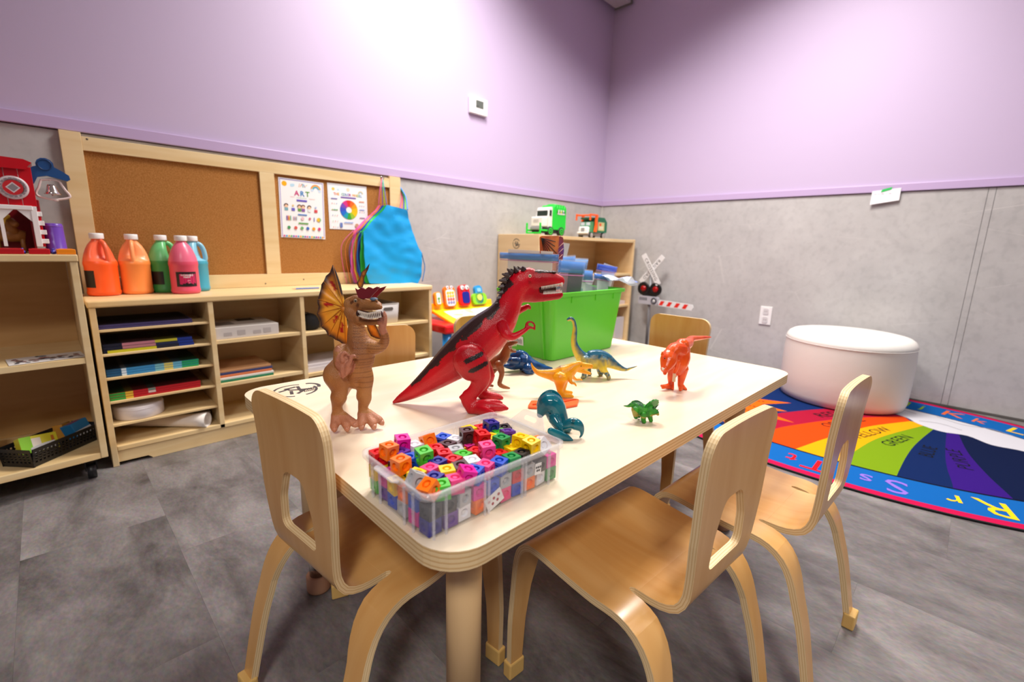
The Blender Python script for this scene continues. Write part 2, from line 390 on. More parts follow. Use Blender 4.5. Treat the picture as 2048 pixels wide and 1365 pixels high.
# ------------------------------------------------------------ room shell
X0, Y0 = -7.5, -7.5
g = G(); g.box((X0-.1, Y0-.1, -.12), (.1, .1, -.004)); floor = obj('floor', g, mat('floor_joint', '625d5e', .8), kind='structure')
tmeshes = {}
TW, TL = .305, .61
k0 = math.floor((X0+3.677)/TW)
for i in range(k0, 13):
    x0 = -3.677+TW*i
    off = {0: -1.41, 1: -1.03}.get(i, -1.41+.61*((i*0.37) % 1))
    j = -8
    while True:
        y0 = off+TL*j; j += 1
        if y0 > 0: break
        ya, yb, xa, xb = max(y0, Y0), min(y0+TL, 0), max(x0, X0), min(x0+TW, 0)
        if yb-ya < .02 or xb-xa < .02: continue
        if ya < -3.6 or xa < -4.4: pass
        key = (round(xb-xa, 3), round(yb-ya, 3))
        if key not in tmeshes:
            w, l = key; gg = G(); e = .0001
            gg.prism([(e, e), (w-e, e), (w-e, l-e), (e, l-e)], -.004, -.0004)
            o = obj('tile', gg, FLOORM, floor, world=False); tmeshes[key] = o.data
        else:
            o = bpy.data.objects.new('tile', tmeshes[key]); COL.objects.link(o); o.parent = floor
        o.location = (xa, ya, .0004)
g = G(); g.box((X0-.1, Y0-.1, CEIL), (.1, .1, CEIL+.1)); obj('ceiling', g, mat('ceiling_white', 'e2dedc', .8), kind='structure')
HB = 1.2011
def wall(name, a, b):
    g = G(); g.box(a, b); return obj(name, g, LILAC, kind='structure')
wl = wall('wall_left', (X0-.1, 0, 0), (.1, .1, CEIL)); wr = wall('wall_right', (0, Y0-.1, 0), (.1, 0, CEIL))
wall('wall_rear', (X0, Y0-.1, 0), (0, Y0, CEIL)); wall('wall_front', (X0-.1, Y0, 0), (X0, 0, CEIL))
def panel(a, b, par):
    g = G(); g.box(a, b); return obj('panel', g, STONE, par)
T = .004
xs = [X0, -6.48, -4.04, -.382, -.008]
for a, b in zip(xs, xs[1:]): panel((a+.0004, -T, .0), (b-.0004, .001, HB-.004), wl)
ys = [-.008, -2.403, -2.432, -3.65, -4.87, -6.1, -7.4]
for a, b in zip(ys, ys[1:]): panel((-T, b+.0009, .0), (.001, a-.0009, HB-.004), wr)
# lilac moulding over the panels
g = G(); g.box((X0, -.014, HB), (-.014, 0, HB+.042), 0, .002); obj('trim_1', g, TRIML, kind='structure')
g = G(); g.box((-.014, Y0, HB), (0, 0, HB+.042), 0, .002); obj('trim_2', g, TRIML, kind='structure')
g = G(); g.box((-.012, -.012, 0), (0, 0, HB)); obj('trim_3', g, mat('corner_trim', 'c9c4c2', .5), kind='structure')
g = G(); g.box((X0, -.006, 0), (-.0, -.004, .012)); obj('baseboard_left', g, mat('floor_caulk', '5f5a58', .7), kind='structure')
g = G(); g.box((-.006, Y0, 0), (-.004, 0, .012)); obj('baseboard_right', g, MATS['floor_caulk'], kind='structure')
g = G(); g.box((X0, -.0007, 0), (0, .0, HB)); g.box((-.0007, Y0, 0), (0, 0, HB)); obj('trim_4', g, mat('seam_dark', '3a3536', .8), kind='structure')
# duct-like beam near the corner, lamps
t = thing('cable_trunking', 'pale grey box trunking high on the wall near the room corner', 'trunking', (-.6, -.1, 2.7))
g = G(); g.box((-2.6, -.17, 2.735), (-.03, -.03, 2.86), 0, .004); obj('cover', g, mat('trunking_grey', 'b5acb4', .5), t)
g = G(); g.box((-.034, -.18, 2.725), (-.02, -.02, 2.87), 0, .003); obj('end_cap', g, mat('trunking_dark', '6a6868', .5), t)
for i, (x, y, sx, sy, p_) in enumerate(LAMPS):
    t = thing('ceiling_light', ['square ceiling light panel by the lilac wall over the low shelves', 'square ceiling light panel over the alphabet rug', 'square ceiling light panel behind and left of the camera', 'square ceiling light panel behind the near chairs'][i], 'ceiling light', (x, y, CEIL))
    g = G(); g.box((x-sx/2-.02, y-sy/2-.02, CEIL-.03), (x+sx/2+.02, y+sy/2+.02, CEIL-.0005), 0, .003); obj('housing', g, WHITE, t)

# wall fittings
t = thing('thermostat', 'white square thermostat with grey screen on the lilac wall', 'thermostat', (-1.46, 0, 1.70))
g = G(); g.box((-1.532, -.022, 1.652), (-1.388, -.001, 1.750), 0, .004); obj('housing', g, WHITE, t)
g = G(); g.box((-1.487, -.0235, 1.690), (-1.425, -.0215, 1.733), 0, 0); scr = obj('screen', g, mat('lcd_grey', '5d625c', .3), t)
d = Decal((-1.456, -.0236, 1.7115), (1, 0, 0), (0, 0, 1)); d.rect(-.026, -.014, -.01, -.011, '2a2e2a'); d.build('readout', scr)
t = thing('wall_outlet', 'white double wall outlet low on the grey panel beside the ottoman', 'outlet', (0, -1.43, .405))
g = G(); g.box((-.011, -1.468, .340), (-.004, -1.392, .467), 0, .002); obj('cover_plate', g, WHITE, t)
for z in (.374, .433):
    g = G(); g.prism(round_poly([(-.017, -.022), (.017, -.022), (.017, .022), (-.017, .022)], .01), 0, .003, T=Matrix.Translation((-.011, -1.43, z)) @ Matrix(((0, 0, -1, 0), (-1, 0, 0, 0), (0, 1, 0, 0), (0, 0, 0, 1))))
    s = obj('socket', g, mat('socket_grey', 'd6d2d4', .4), t)
    for dy in (-.006, .006):
        g = G(); g.box((-.0145, -1.43+dy-.001, z-.004), (-.0138, -1.43+dy+.001, z+.006)); obj('slot', g, BLACK, s)
t = thing('paper_note', 'blank white paper slip taped to the right wall moulding', 'note', (-.02, -1.98, 1.17))
fn = lambda a, s: (Vector((-.0175-.012*max(0, -s/.08)**2, -1.98-a, 1.175+s)), Vector((-1, 0, 0)))
sheet('paper', [(-.066, -.044), (.066, -.024), (.066, .045), (-.066, .034)], [], fn, .0006, [mat('paper_white', 'efeaf0', .6), MATS.get('paper_white')], t, .02, world=False).location = -Vector((-.02, -1.98, 1.17))
g = G(); g.prism([(-.024, -.016), (.022, -.002), (.026, .012), (-.02, .0)], 0, .0006, T=Matrix.Translation((-.0186, -1.98, 1.215)) @ Matrix(((0, 0, -1, 0), (-1, 0, 0, 0), (0, 1, 0, 0), (0, 0, 0, 1))))
obj('tape', g, mat('green_tape', '35c060', .5), t)
d = Decal((-.0179, -1.975, 1.19), (0, -1, 0), (0, 0, 1)); 
for i in range(5): d.rect(-.05+.017*i, -.001+.0012*(i % 2), -.038+.017*i, .001+.001*i % .003, 'b9b4c0')
d.build('pencil_marks', t)

# ------------------------------------------------------------ rug
CX, CY, RA, RB = -.80, -2.08, .793, 1.17
def ell(da, n=120): return [(CX+(RA-da)*cos(2*pi*i/n), CY+(RB-da)*sin(2*pi*i/n)) for i in range(n)]
def clip(sub, cl):
    out = sub
    for i in range(len(cl)):
        a, b = cl[i], cl[(i+1) % len(cl)]; inp = out; out = []
        ins = lambda p: (b[0]-a[0])*(p[1]-a[1])-(b[1]-a[1])*(p[0]-a[0]) >= 0
        for j in range(len(inp)):
            p, q = inp[j-1], inp[j]; ip, iq = ins(p), ins(q)
            if ip != iq:
                d1 = (b[0]-a[0])*(p[1]-a[1])-(b[1]-a[1])*(p[0]-a[0]); d2 = (b[0]-a[0])*(q[1]-a[1])-(b[1]-a[1])*(q[0]-a[0]); t = d1/(d1-d2)
                out.append((p[0]+(q[0]-p[0])*t, p[1]+(q[1]-p[1])*t))
            if iq: out.append(q)
        if not out: return []
    return out
rug = thing('alphabet_rug', 'oval rainbow alphabet rug with blue letter border under the ottoman', 'rug', (CX, CY, 0))
g = G(); g.prism(ell(0), .0006, .007); obj('backing', g, mat('rug_black', '0a0a10', .95), rug)
d = Decal((0, 0, .007), (1, 0, 0), (0, 1, 0), lift=.0, step=.00006)
rc = lambda n: n
def dm(c): m = mat('print_'+c, c, .95, bump=(900, .5), spec=.1); return c
for c in ('b81046', '0c5aa4', '0b0d1c', '0c265a', '9c1230', 'c84208', 'd89a08', '709010', '082050', '301070', '061438', 'c4c2ca', 'e0600e', 'e0141e', '8a6ad0', 'f2c21c', 'e26a34', '86a818', '111318', '8d8a94'): dm(c)
d.poly(ell(.008), 'b81046'); d.poly(ell(.045), '0c5aa4'); d.poly(ell(.232), '0b0d1c'); d.poly(ell(.243), '0c265a')
IN = ell(.243, 72)
B = [[(-1.5, -1.62), (-.943, -1.797), (-.852, -1.834), (-.59, -1.99), (-.434, -2.211)],
     [(-1.6, -1.72), (-1.222, -1.846), (-1.08, -1.893), (-.814, -2.017), (-.60, -2.15), (-.44, -2.28)],
     [(-1.6, -1.93), (-1.337, -2.0), (-1.14, -2.052), (-.914, -2.122), (-.738, -2.185), (-.5, -2.31)],
     [(-1.6, -2.12), (-1.293, -2.158), (-1.227, -2.172), (-.969, -2.215), (-.762, -2.277), (-.5, -2.375)],
     [(-1.6, -2.335), (-1.337, -2.335), (-1.052, -2.343), (-.822, -2.363), (-.5, -2.41)],
     [(-1.6, -2.50), (-1.311, -2.494), (-1.081, -2.468), (-.862, -2.455), (-.5, -2.447)],
     [(-1.6, -2.76), (-1.227, -2.642), (-1.039, -2.581), (-.799, -2.523), (-.5, -2.485)]]
B = [catmull(b, 5) for b in B]
for i, c in enumerate(('9c1230', 'c84208', 'd89a08', '709010', '082050', '301070')): d.poly(clip(B[i+1]+B[i][::-1], IN), c)
d.poly(clip([(-.4, -3.4), (-.4, -2.45)]+B[6][::-1]+[(-1.7, -3.4)], IN), '061438')
cl = catmull([(-.50, -1.9), (-.40, -2.0), (-.43, -2.12), (-.41, -2.20), (-.45, -2.29), (-.52, -2.34), (-.57, -2.43), (-.545, -2.52), (-.61, -2.60), (-.60, -2.70), (-.66, -2.80)], 5)
d.poly(clip(cl+[(-.3, -3.2), (0, -2.9), (0, -2.0), (-.3, -1.8)], IN), 'c4c2ca')
for pts in ([(-.33, -2.15), (-.30, -2.24), (-.33, -2.32)], [(-.30, -2.40), (-.36, -2.50), (-.33, -2.60), (-.38, -2.68)], [(-.46, -2.34), (-.43, -2.42), (-.47, -2.50)]):
    c2 = catmull(pts, 5); d.poly([(x-.004, y) for x, y in c2]+[(x+.004, y) for x, y in c2[::-1]], '8d8a94')
SX, SY = -.95, -1.45
star = []
for i in range(32): a = 2*pi*i/32+radians(-51); r = (.46 if i % 4 == 0 else .40) if i % 2 == 0 else .28; star.append((SX+r*cos(a), SY+r*sin(a)))
d.poly(clip(star, IN), 'e0600e'); d.disc(SX, SY, .17, 'd89a08', 24)
d.step = 0; d.l += .00006
for ang in (-51, -30, -75, -98):
    for k in range(5): d.disc(SX+(.22+.022*k)*cos(radians(ang)), SY+(.22+.022*k)*sin(radians(ang)), .008, '111318', 6)
for w, x, y, an, s in (('RED', -.72, -1.995, -26, .085), ('ORANGE', -.80, -2.075, -24, .07), ('YELLOW', -.862, -2.195, -20, .072), ('GREEN', -.88, -2.295, -16, .072), ('BLUE', -.93, -2.405, -3, .07), ('PURPLE', -.93, -2.502, 12, .07)):
    d.text(w, x, y, s, '111318', radians(an))
for w, yy, c in (('R', -2.60, 'f2c21c'), ('r', -2.50, 'f2c21c'), ('S', -2.345, '8a6ad0'), ('s', -2.255, '8a6ad0'), ('T', -2.10, 'e0141e'), ('t', -2.01, 'e0141e'), ('U', -1.84, '86a818'), ('u', -1.75, '86a818')):
    ex = RA-.135; xx = CX-ex*sqrt(max(0, 1-((yy-CY)/(RB-.135))**2)); d.text(w, xx, yy, .17 if w.isupper() else .13, c, radians(90+(yy-CY)*-28))
for w, yy, c in (('J', -2.27, '86a818'), ('j', -2.335, '86a818'), ('K', -2.46, 'e26a34'), ('k', -2.56, 'e26a34'), ('L', -2.69, 'f2c21c'), ('l', -2.76, 'f2c21c')):
    ex = RA-.135; xx = CX+ex*sqrt(max(0, 1-((yy-CY)/(RB-.135))**2)); d.text(w, xx, yy, .15 if w.isupper() else .12, c, radians(-90+(yy-CY)*28))
d.build('pile', rug)

# ------------------------------------------------------------ ottoman
t = thing('ottoman', 'round white upholstered ottoman on the rug against the grey wall', 'ottoman', (-.325, -1.97, .008))
def ring_(r, z, n=72): return [(-.325+r*cos(2*pi*j/n), -1.97+r*sin(2*pi*j/n), z) for j in range(n)]
g = G(); prof = [(.28, .009), (.300, .016), (.308, .05), (.312, .15), (.312, .28), (.308, .345)]
g.loft([ring_(r, z) for r, z in prof], caps=False); g.f.append(tuple(range(72))[::-1]); g.m.append(0); g.s.append(False)
WF = mat('white_leatherette', 'dedad6', .6, bump=(28, .35)); obj('side_cover', g, WF, t)
g = G(); prof = [(.308, .345), (.310, .352), (.306, .366), (.296, .382), (.278, .394), (.25, .400), (.15, .404), (.02, .405)]; g.loft([ring_(r, z) for r, z in prof], caps=False); g.f.append(tuple(range(7*72, 8*72))); g.m.append(0); g.s.append(True); obj('seat_cover', g, WF, t)
g = G(); g.tube([(-.325+.3095*cos(2*pi*j/72), -1.97+.3095*sin(2*pi*j/72), .348) for j in range(72)], .0022, 6, closed=True); obj('piping', g, WF, t)

# ------------------------------------------------------------ table
TX, TY, TA, TLn, TWd, TH = -3.2793, -2.0826, radians(-.83), 1.2192, .7728, .4994
tb = thing('activity_table', 'rectangular birch children table with the toy dinosaurs on it', 'table', (TX, TY, 0), TA)
out = round_poly([(0, 0), (TLn, 0), (TLn, TWd), (0, TWd)], .055, 8)
sheet('tabletop', out, [], lambda a, s: (Vector((a, s, TH-.0125)), Vector((0, 0, 1))), .025, [BIRCH, PLYT], tb, .05)
for ix, (lx, ly) in enumerate(((.108, .105), (TLn-.108, .105), (.108, TWd-.105), (TLn-.108, TWd-.105))):
    g = G(); g.cyl((lx, ly, .13), (lx, ly, TH-.026), .0255, 28); L_ = obj('leg', g, mat('maple_paint', 'd8b382', .35), tb, world=False)
    g = G(); g.cyl((lx, ly, .03), (lx, ly, .132), .0195, 24); obj('chrome_tube', g, CHROME, L_, world=False)
    g = G(); g.lathe([(.0255, .0008), (.0275, .006), (.0275, .04), (.025, .043), (.02, .043)], 28, (lx, ly, 0)); obj('foot_cap', g, mat('tan_rubber', 'b5876a', .55), L_, world=False)
dT = Decal((0, 0, TH), (1, 0, 0), (0, 1, 0), lift=.00005)
LX, LY = .095, TWd-.075
INK = '3a3234'
dT.ring(LX, LY, .0415, .047, radians(60), radians(250), INK, 20); dT.ring(LX, LY, .0415, .047, radians(-80), radians(10), INK, 12)
dT.ring(LX+.03, LY+.012, .022, .030, radians(-40), radians(75), INK, 10)
for x, y, a in ((-.020, .012, 20), (-.012, -.012, 75), (0, .004, -30), (.006, -.018, 40), (.012, .014, 80), (.020, -.004, -20), (-.004, .022, 10)):
    c, s = cos(radians(a)), sin(radians(a)); q = [(-.013, -.0035), (.013, -.0035), (.013, .0035), (-.013, .0035)]; dT.poly([(LX+x+c*u-s*v, LY+y+s*u+c*v) for u, v in q], INK)
for k in range(7): dT.rect(LX+.006+.005*k, LY-.012-.002*(k%2), LX+.0095+.005*k, LY-.004, INK); dT.rect(LX+.012+.004*k, LY-.024, LX+.0145+.004*k, LY-.018, INK)
dT.build('logo', tb, world=False)

# ------------------------------------------------------------ chairs
side = Path([(.020, 0), (.017, .10), (.012, .20), (.008, .26), (.001, .289), (-.016, .305), (-.045, .308), (-.10, .302), (-.16, .297), (-.200, .298), (-.228, .293), (-.254, .276), (-.273, .246), (-.288, .20), (-.305, .14), (-.334, 0)])
backp = Path([(-.180, .2972), (-.1965, .2977), (-.215, .2977), (-.234, .299), (-.252, .304), (-.268, .315), (-.278, .338), (-.282, .38), (-.284, .45), (-.285, .52), (-.289, .596)])
TH_P = .0125
def fside(a, s): p, n = side.at(s); return Vector((a, p.y, p.z)), n
def fback(a, s):
    p, n = backp.at(s); f = max(0, (s-.06)/.3)
    p = Vector((a, p.y-.16*a*a*4*min(f, 1)*.6, p.z)); return p, n
sF = side.s_of(lambda p: p.z > .245); sN = side.s_of(lambda p: p.y < -.196); sK = side.s_of(lambda p: p.y < -.24); sK2 = side.s_of(lambda p: p.y < -.275)
def make_chair(name, label):
    t = thing(name, label, 'chair', group='bent plywood chairs around the table')
    hw = .162; wn = .104
    o = [(-.165, sF), (-.110, sF), (-.085, sF+.022), (.085, sF+.022), (.110, sF), (.165, sF), (hw, sF+.06), (hw, sN), (.163, sK), (.108, sK), (.107, sN+.004), (.1065, sN-.004), (.1035, sN-.009), (.0990, sN-.009), (.0962, sN-.004), (.0960, sN+.002), (-.0960, sN+.002), (-.0962, sN-.004), (-.0990, sN-.009), (-.1035, sN-.009), (-.1065, sN-.004), (-.107, sN+.004), (-.108, sK), (-.163, sK), (-hw, sN), (-hw, sF+.06)]
    sheet('seat', o, [], fside, TH_P, [SEATM, PLY], t, .012)
    for sx in (-1, 1):
        f = [(sx*.165, sF), (sx*.110, sF), (sx*.124, sF-.05), (sx*.132, sF-.12), (sx*.135, .012), (sx*.163, .012), (sx*.167, sF-.12)]
        lg = sheet('leg', f, [], fside, TH_P, [SEATM, PLY], t, .014)
        g = G(); x = sx*.149; g.box((x-.019, .010, .0006), (x+.019, .031, .036), 0, .003); obj('foot_cap', g, mat('tan_cap', 'd9b067', .5), lg, world=False)
        f = [(sx*.163, sK), (sx*.108, sK), (sx*.114, sK+.03), (sx*.126, sK+.08), (sx*.138, side.len-.012), (sx*.167, side.len-.012), (sx*.166, sK+.08)]
        lg = sheet('leg', f, [], fside, TH_P, [SEATM, PLY], t, .014)
        g = G(); x = sx*.152; g.box((x-.019, -.345, .0006), (x+.019, -.322, .036), 0, .003); obj('foot_cap', g, MATS['tan_cap'], lg, world=False)
    Lb = backp.len
    o = round_poly([(-.0955, 0), (.0955, 0), (.0955, .06), (.097, .12), (.108, .21), (.115, Lb), (-.115, Lb), (-.108, .21), (-.097, .12), (-.0955, .06)], [0, 0, 0, .03, .05, .034, .034, .05, .03, 0], 8)
    z1 = backp.s_of(lambda p: p.z > .362); z2 = backp.s_of(lambda p: p.z > .470)
    hole = round_poly([(-.056, z1), (.056, z1), (.052, z1+.055), (.030, z2), (-.030, z2), (-.052, z1+.055)], [.014, .014, .05, .026, .026, .05], 6)
    sheet('backrest', o, [hole], fback, TH_P, [SEATM, PLY], t, .013)
    return t
ch = make_chair('kids_chair', 'bent plywood chair at the near short end of the table, back to the camera')
ch.location = (-3.019, -1.709, 0); ch.rotation_euler = (0, 0, radians(-84.7))
copy_tree(ch, (-2.832, -1.933, 0), (0, 0, radians(-3.5)), 'bent plywood chair tucked under the long table side, nearest the camera')
copy_tree(ch, (-2.477, -2.009, 0), (0, 0, radians(-2.1)), 'bent plywood chair on the rug side, pulled out from the table beside the ottoman')
copy_tree(ch, (-2.988, -1.505, 0), (0, 0, radians(180-20)), 'bent plywood chair behind the table, in front of the low shelf')
copy_tree(ch, (-2.49, -1.525, 0), (0, 0, radians(180)), 'bent plywood chair behind the red dinosaur, by the red play desk')
copy_tree(ch, (-2.205, -1.685, 0), (0, 0, radians(90)), 'bent plywood chair at the far end of the table, before the crossing sign')

# ------------------------------------------------------------ low cubby shelf
CXL, CXR, CY0, CZ = -3.4557, -2.0391, -.3161, .6094
t = thing('cubby_shelf', 'low four-bay maple cubby shelf along the lilac wall', 'shelf', (CXL, CY0, 0))
P_ = .018
xd = [CXL, -3.109, -2.754, -2.398, CXR-P_]   # left faces of the uprights
xd = [CXL+.004, CXL+.350, CXL+.702, CXL+1.054, CXR-P_-.004]
g = G(); g.box((CXL, CY0, CZ-.024), (CXR, -.019, CZ), 0, .005); obj('top_board', g, MAPLE_X, t)
for i, x in enumerate(xd):
    g = G(); g.box((x, CY0+.004, .0008 if i in (0, 4) else .058), (x+P_, -.022, CZ-.0242), 0, .0015); obj('upright', g, MAPLE, t)
g = G(); g.box((xd[0]+P_, -.024, .05), (xd[4], -.019, CZ-.0245)); obj('back_panel', g, MAPLE, t)
g = G(); g.box((xd[0]+P_+.0003, CY0+.004, .058), (xd[4]-.0003, -.0245, .076), 0, .002); obj('bottom_board', g, MAPLE_X, t)
g = G(); k = [(xd[0]+P_, .014), (xd[0]+P_+.085, .014), (xd[0]+P_+.095, .006), (xd[0]+P_+.099, .001), (xd[4]-.10, .001), (xd[4]-.095, .006), (xd[4]-.085, .014), (xd[4], .014), (xd[4], .0575), (xd[0]+P_, .0575)]
g.prism(k, 0, .014, T=Matrix.Translation((0, CY0+.010+.014, 0)) @ Matrix(((1, 0, 0, 0), (0, 0, -1, 0), (0, 1, 0, 0), (0, 0, 0, 1)))); obj('kick_board', g, MAPLE_X, t)
def shelf_at(i, z, th=.012):
    g = G(); g.box((xd[i]+P_+.0003, CY0+.010, z-th), (xd[i+1]-.0003, -.0245, z), 0, .0015); obj('shelf_board', g, MAPLE_X, t)
for z in (.507, .42, .333, .245, .158): shelf_at(0, z, .009)
for z in (.427, .245): shelf_at(1, z, .016)
for z in (.420, .225): shelf_at(2, z, .016)
for z in (.417, .229): shelf_at(3, z, .016)
g = G()
for x, y in ((-3.18, 0), (-2.70, 0), (-2.40, 0)): pass

# bulletin board on the wall above it
t = thing('bulletin_board', 'maple framed double cork bulletin board on the grey wall', 'bulletin board', (-2.75, 0, .61))
def fr(a, b, y=-.022): 
    g = G(); g.box((a[0], y, a[1]), (b[0], -.0045, b[1]), 0, .0012); obj('frame_rail', g, MAPLE, t)
fr((-3.445, .61), (-3.386, 1.1985), -.024); fr((-2.117, .61), (-2.048, 1.1985), -.024)
fr((-3.3858, 1.137), (-2.1172, 1.186)); fr((-3.3858, .61), (-2.1172, .670)); fr((-2.789, .6702), (-2.725, 1.1368))
CORK = mat('cork', '9a6530', .9, var=(240, 'b8804a', .35, .68), bump=(220, .5), spec=.1)
for a, b in ((-3.3858, -2.789), (-2.725, -2.1172)):
    g = G(); g.box((a, -.012, .6702), (b, -.0046, 1.1368)); obj('cork_panel', g, CORK, t)
for x, z in ((-2.62, .64), (-2.80, .625), (-2.30, .63), (-2.40, .645), (-3.37, 1.178)):
    g = G(); g.cyl((x, -.0226, z), (x, -.0216, z), .0035, 8); obj('screw', g, mat('screw_dark', '5a5046', .4), t)

def scribble(d, x, y, w, c, h=.002): d.rect(x-w/2, y-h/2, x+w/2, y+h/2, c)
# posters (flat print)
def poster(label, x0, z0, w, h, tilt_, kind):
    t = thing('poster', label, 'poster', (x0, -.0135, z0), 0)
    t.rotation_euler = (0, tilt_, 0)
    g = G(); g.box((0, -.0006, 0), (w, 0, h)); obj('sheet', g, mat('poster_paper', 'f6f5f7', .55), t, world=False)
    d = Decal((0, -.0006, 0), (1, 0, 0), (0, 0, 1), lift=.0001, step=.00004)
    if kind == 0:
        for a in ((.004, .004, .0075, h-.004), (w-.0075, .004, w-.004, h-.004), (.004, h-.0075, w-.004, h-.004)): d.rect(*a, '9a90d0')
        d.disc(.026, h-.026, .012, 'f5b400', 14); d.disc(.060, h-.030, .008, 'bfe0f4'); d.disc(.067, h-.028, .007, 'bfe0f4')
        for k, c in enumerate(('f08a30', 'f0b060', '60b8a8', '5aa0d8')): d.ring(.176, h-.040, .022-.004*k, .026-.004*k, radians(10), radians(175), c, 10)
        d.disc(.158, h-.042, .007, 'cfe2f6'); d.disc(.195, h-.044, .007, 'cfe2f6')
        for x, c, a in ((.096, 'f0b890', 75), (.104, 'f08a70', 60), (.112, '48b0a0', 100), (.12, '5a8ae0', 120), (.126, 'f4d0a0', 30)):
            q = [(-.009, -.0015), (.009, -.0015), (.009, .0015), (-.009, .0015)]; cc, ss = cos(radians(a)), sin(radians(a)); d.poly([(x+cc*u-ss*v, h-.026+ss*u+cc*v) for u, v in q], c)
        for ch_, x, c in (('A', .082, 'd0307a'), ('R', .108, '2f86d0'), ('T', .134, '5aa040')): d.text(ch_, x, h-.066, .034, c, bold=True)
        scribble(d, .06, h-.084, .02, 'f0a0b0', .0015); scribble(d, .105, h-.085, .05, 'a0d0c0', .0015); scribble(d, .155, h-.086, .03, 'f0b0a0', .0015)
        d.rect(.080, h-.103, .130, h-.094, '6a5ac0')
        for k, (x, hair, cl_) in enumerate(((.030, '4a2a20', '7ab0c0'), (.062, 'e8c890', '7068c8'), (.092, '5a3a28', '6aa050'), (.110, '6a3a28', '8a5aa8'), (.140, '3a2a28', 'e8ecee'), (.172, 'b8c4e8', 'd84a50'))):
            y = h-.128; d.rect(x-.008, y-.022, x+.008, y-.008, cl_)
            if k not in (1, 5): d.disc(x, y, .009, 'f4c8a8', 12); d.ring(x, y, .006, .011, radians(10), radians(190), hair, 8)
            else: d.disc(x, y+.003, .005, hair)
        scribble(d, .105, h-.166, .044, '4a80c8', .006)
        for k, c in enumerate(('7a6ac0', 'e06a50', 'f0b840', '58b0a8')): d.rect(.028+.006*k, h-.196, .032+.006*k, h-.174, c)
        for k, c in enumerate(('d89ab8', '98b8d8', 'e8a8a0', '7ab0c8')): d.rect(.060+.005*k, h-.194, .063+.005*k, h-.176, c)
        d.disc(.105, h-.184, .008, 'e8c0c8'); d.disc(.140, h-.182, .006, 'd06a8a'); d.rect(.160, h-.194, .164, h-.174, '7a80c8'); d.disc(.185, h-.184, .010, 'f0c030'); d.ring(.185, h-.184, .006, .011, -1.2, 1.2, '60b880')
        scribble(d, .108, h-.207, .048, '58a040', .006)
        for x, c in ((.038, '4a9a60'), (.070, 'd85a50'), (.100, '70b070'), (.128, '3a6ac0'), (.158, 'f0a020'), (.186, 'd8407a')): d.disc(x, h-.230, .008, c, 9); scribble(d, x, h-.242, .014, 'c8c8d0', .0012)
        for k in range(18): d.disc(.014+.011*k, .008, .005, ('d85a90', '4aa0d0', 'f0a830', '58b070', '8a5ac0')[k % 5], 8)
    else:
        for a in ((.006, .006, .0075, h-.006), (w-.0075, .006, w-.006, h-.006), (.006, h-.0075, w-.006, h-.006)): d.rect(*a, 'c4cce8')
        d.disc(.030, h-.028, .008, 'f4cc60'); d.disc(.056, h-.030, .006, 'c8e4f4'); d.disc(.110, h-.026, .009, 'f4d8bc')
        for k, c in enumerate(('f0b090', 'c0d8a0', '90b8e0')): d.ring(.180, h-.042, .012-.003*k, .015-.003*k, 0, pi, c, 8)
        x = .036
        for ch_, c in zip('THE COLOR WHEEL', ('e06a5a', 'e8884a', 'f0b84a', '', '58b098', '4a98b8', '4a88d0', '7a6ac8', 'c85a9a', '', 'f0a050', 'f4c070', 'a8c868', '58a8a8', '5a90d0')):
            if c: d.text(ch_, x, h-.052-.0006*abs(x-.105)*20, .018, c, bold=True)
            x += .0105
        d.rect(.068, h-.070, .152, h-.063, '7a5ab0')
        for k, c in enumerate(('e02a2a', 'f26a20', 'f5a010', 'f8c400', 'f2c800', 'f8d820', '8ac030', '28a040', '18a0b8', '1a6ad0', '4a58c8', '8040b0', 'd02a90', 'e02060')[:12]): 
            a = pi/2-2*pi*k/12; d.ring(.110, h-.128, .016, .049, a+pi/12, a-pi/12, ('e02a2a', 'f26a20', 'f5a010', 'f8c000', 'f2c800', 'a0c830', '38a838', '18a0b8', '1a6ad0', '3a50c8', '7a48b8', 'd83088')[k], 4)
        for i, c in enumerate(('7a78b8', '98c890')): scribble(d, .032, h-.076-.056*i, .034, c, .005)
        for i, c in enumerate(('f0a080', 'a0b0e0', 'b08ab0')): scribble(d, .184, h-.082-.042*i, .03, c, .005)
        for yy in range(5):
            for xx in range(3): d.disc(.020+.012*xx, h-.100-.030*yy, .0025, ('d85060', 'e8b0a0', '5a88c0', '68a878')[(xx+yy) % 4], 6); d.disc(.172+.012*xx, h-.104-.032*yy, .0025, ('68a8a0', '8a70b0', 'e08a70')[(xx+yy) % 3], 6)
        d.rect(.056, .010, .070, .034, '6a80c0'); d.disc(.150, .022, .011, 'c8a080', 12); scribble(d, .105, .036, .05, '9ab4e4', .006)
    d.build('print', t, world=False)
    return t
poster('larger white poster reading ART, pinned at the left of the right cork panel', -2.710, .8455, .2159, .2794, radians(1.0), 0)
poster('smaller white poster of a colour wheel, pinned beside the blue apron', -2.468, .896, .2159, .2300, radians(-.5), 1)

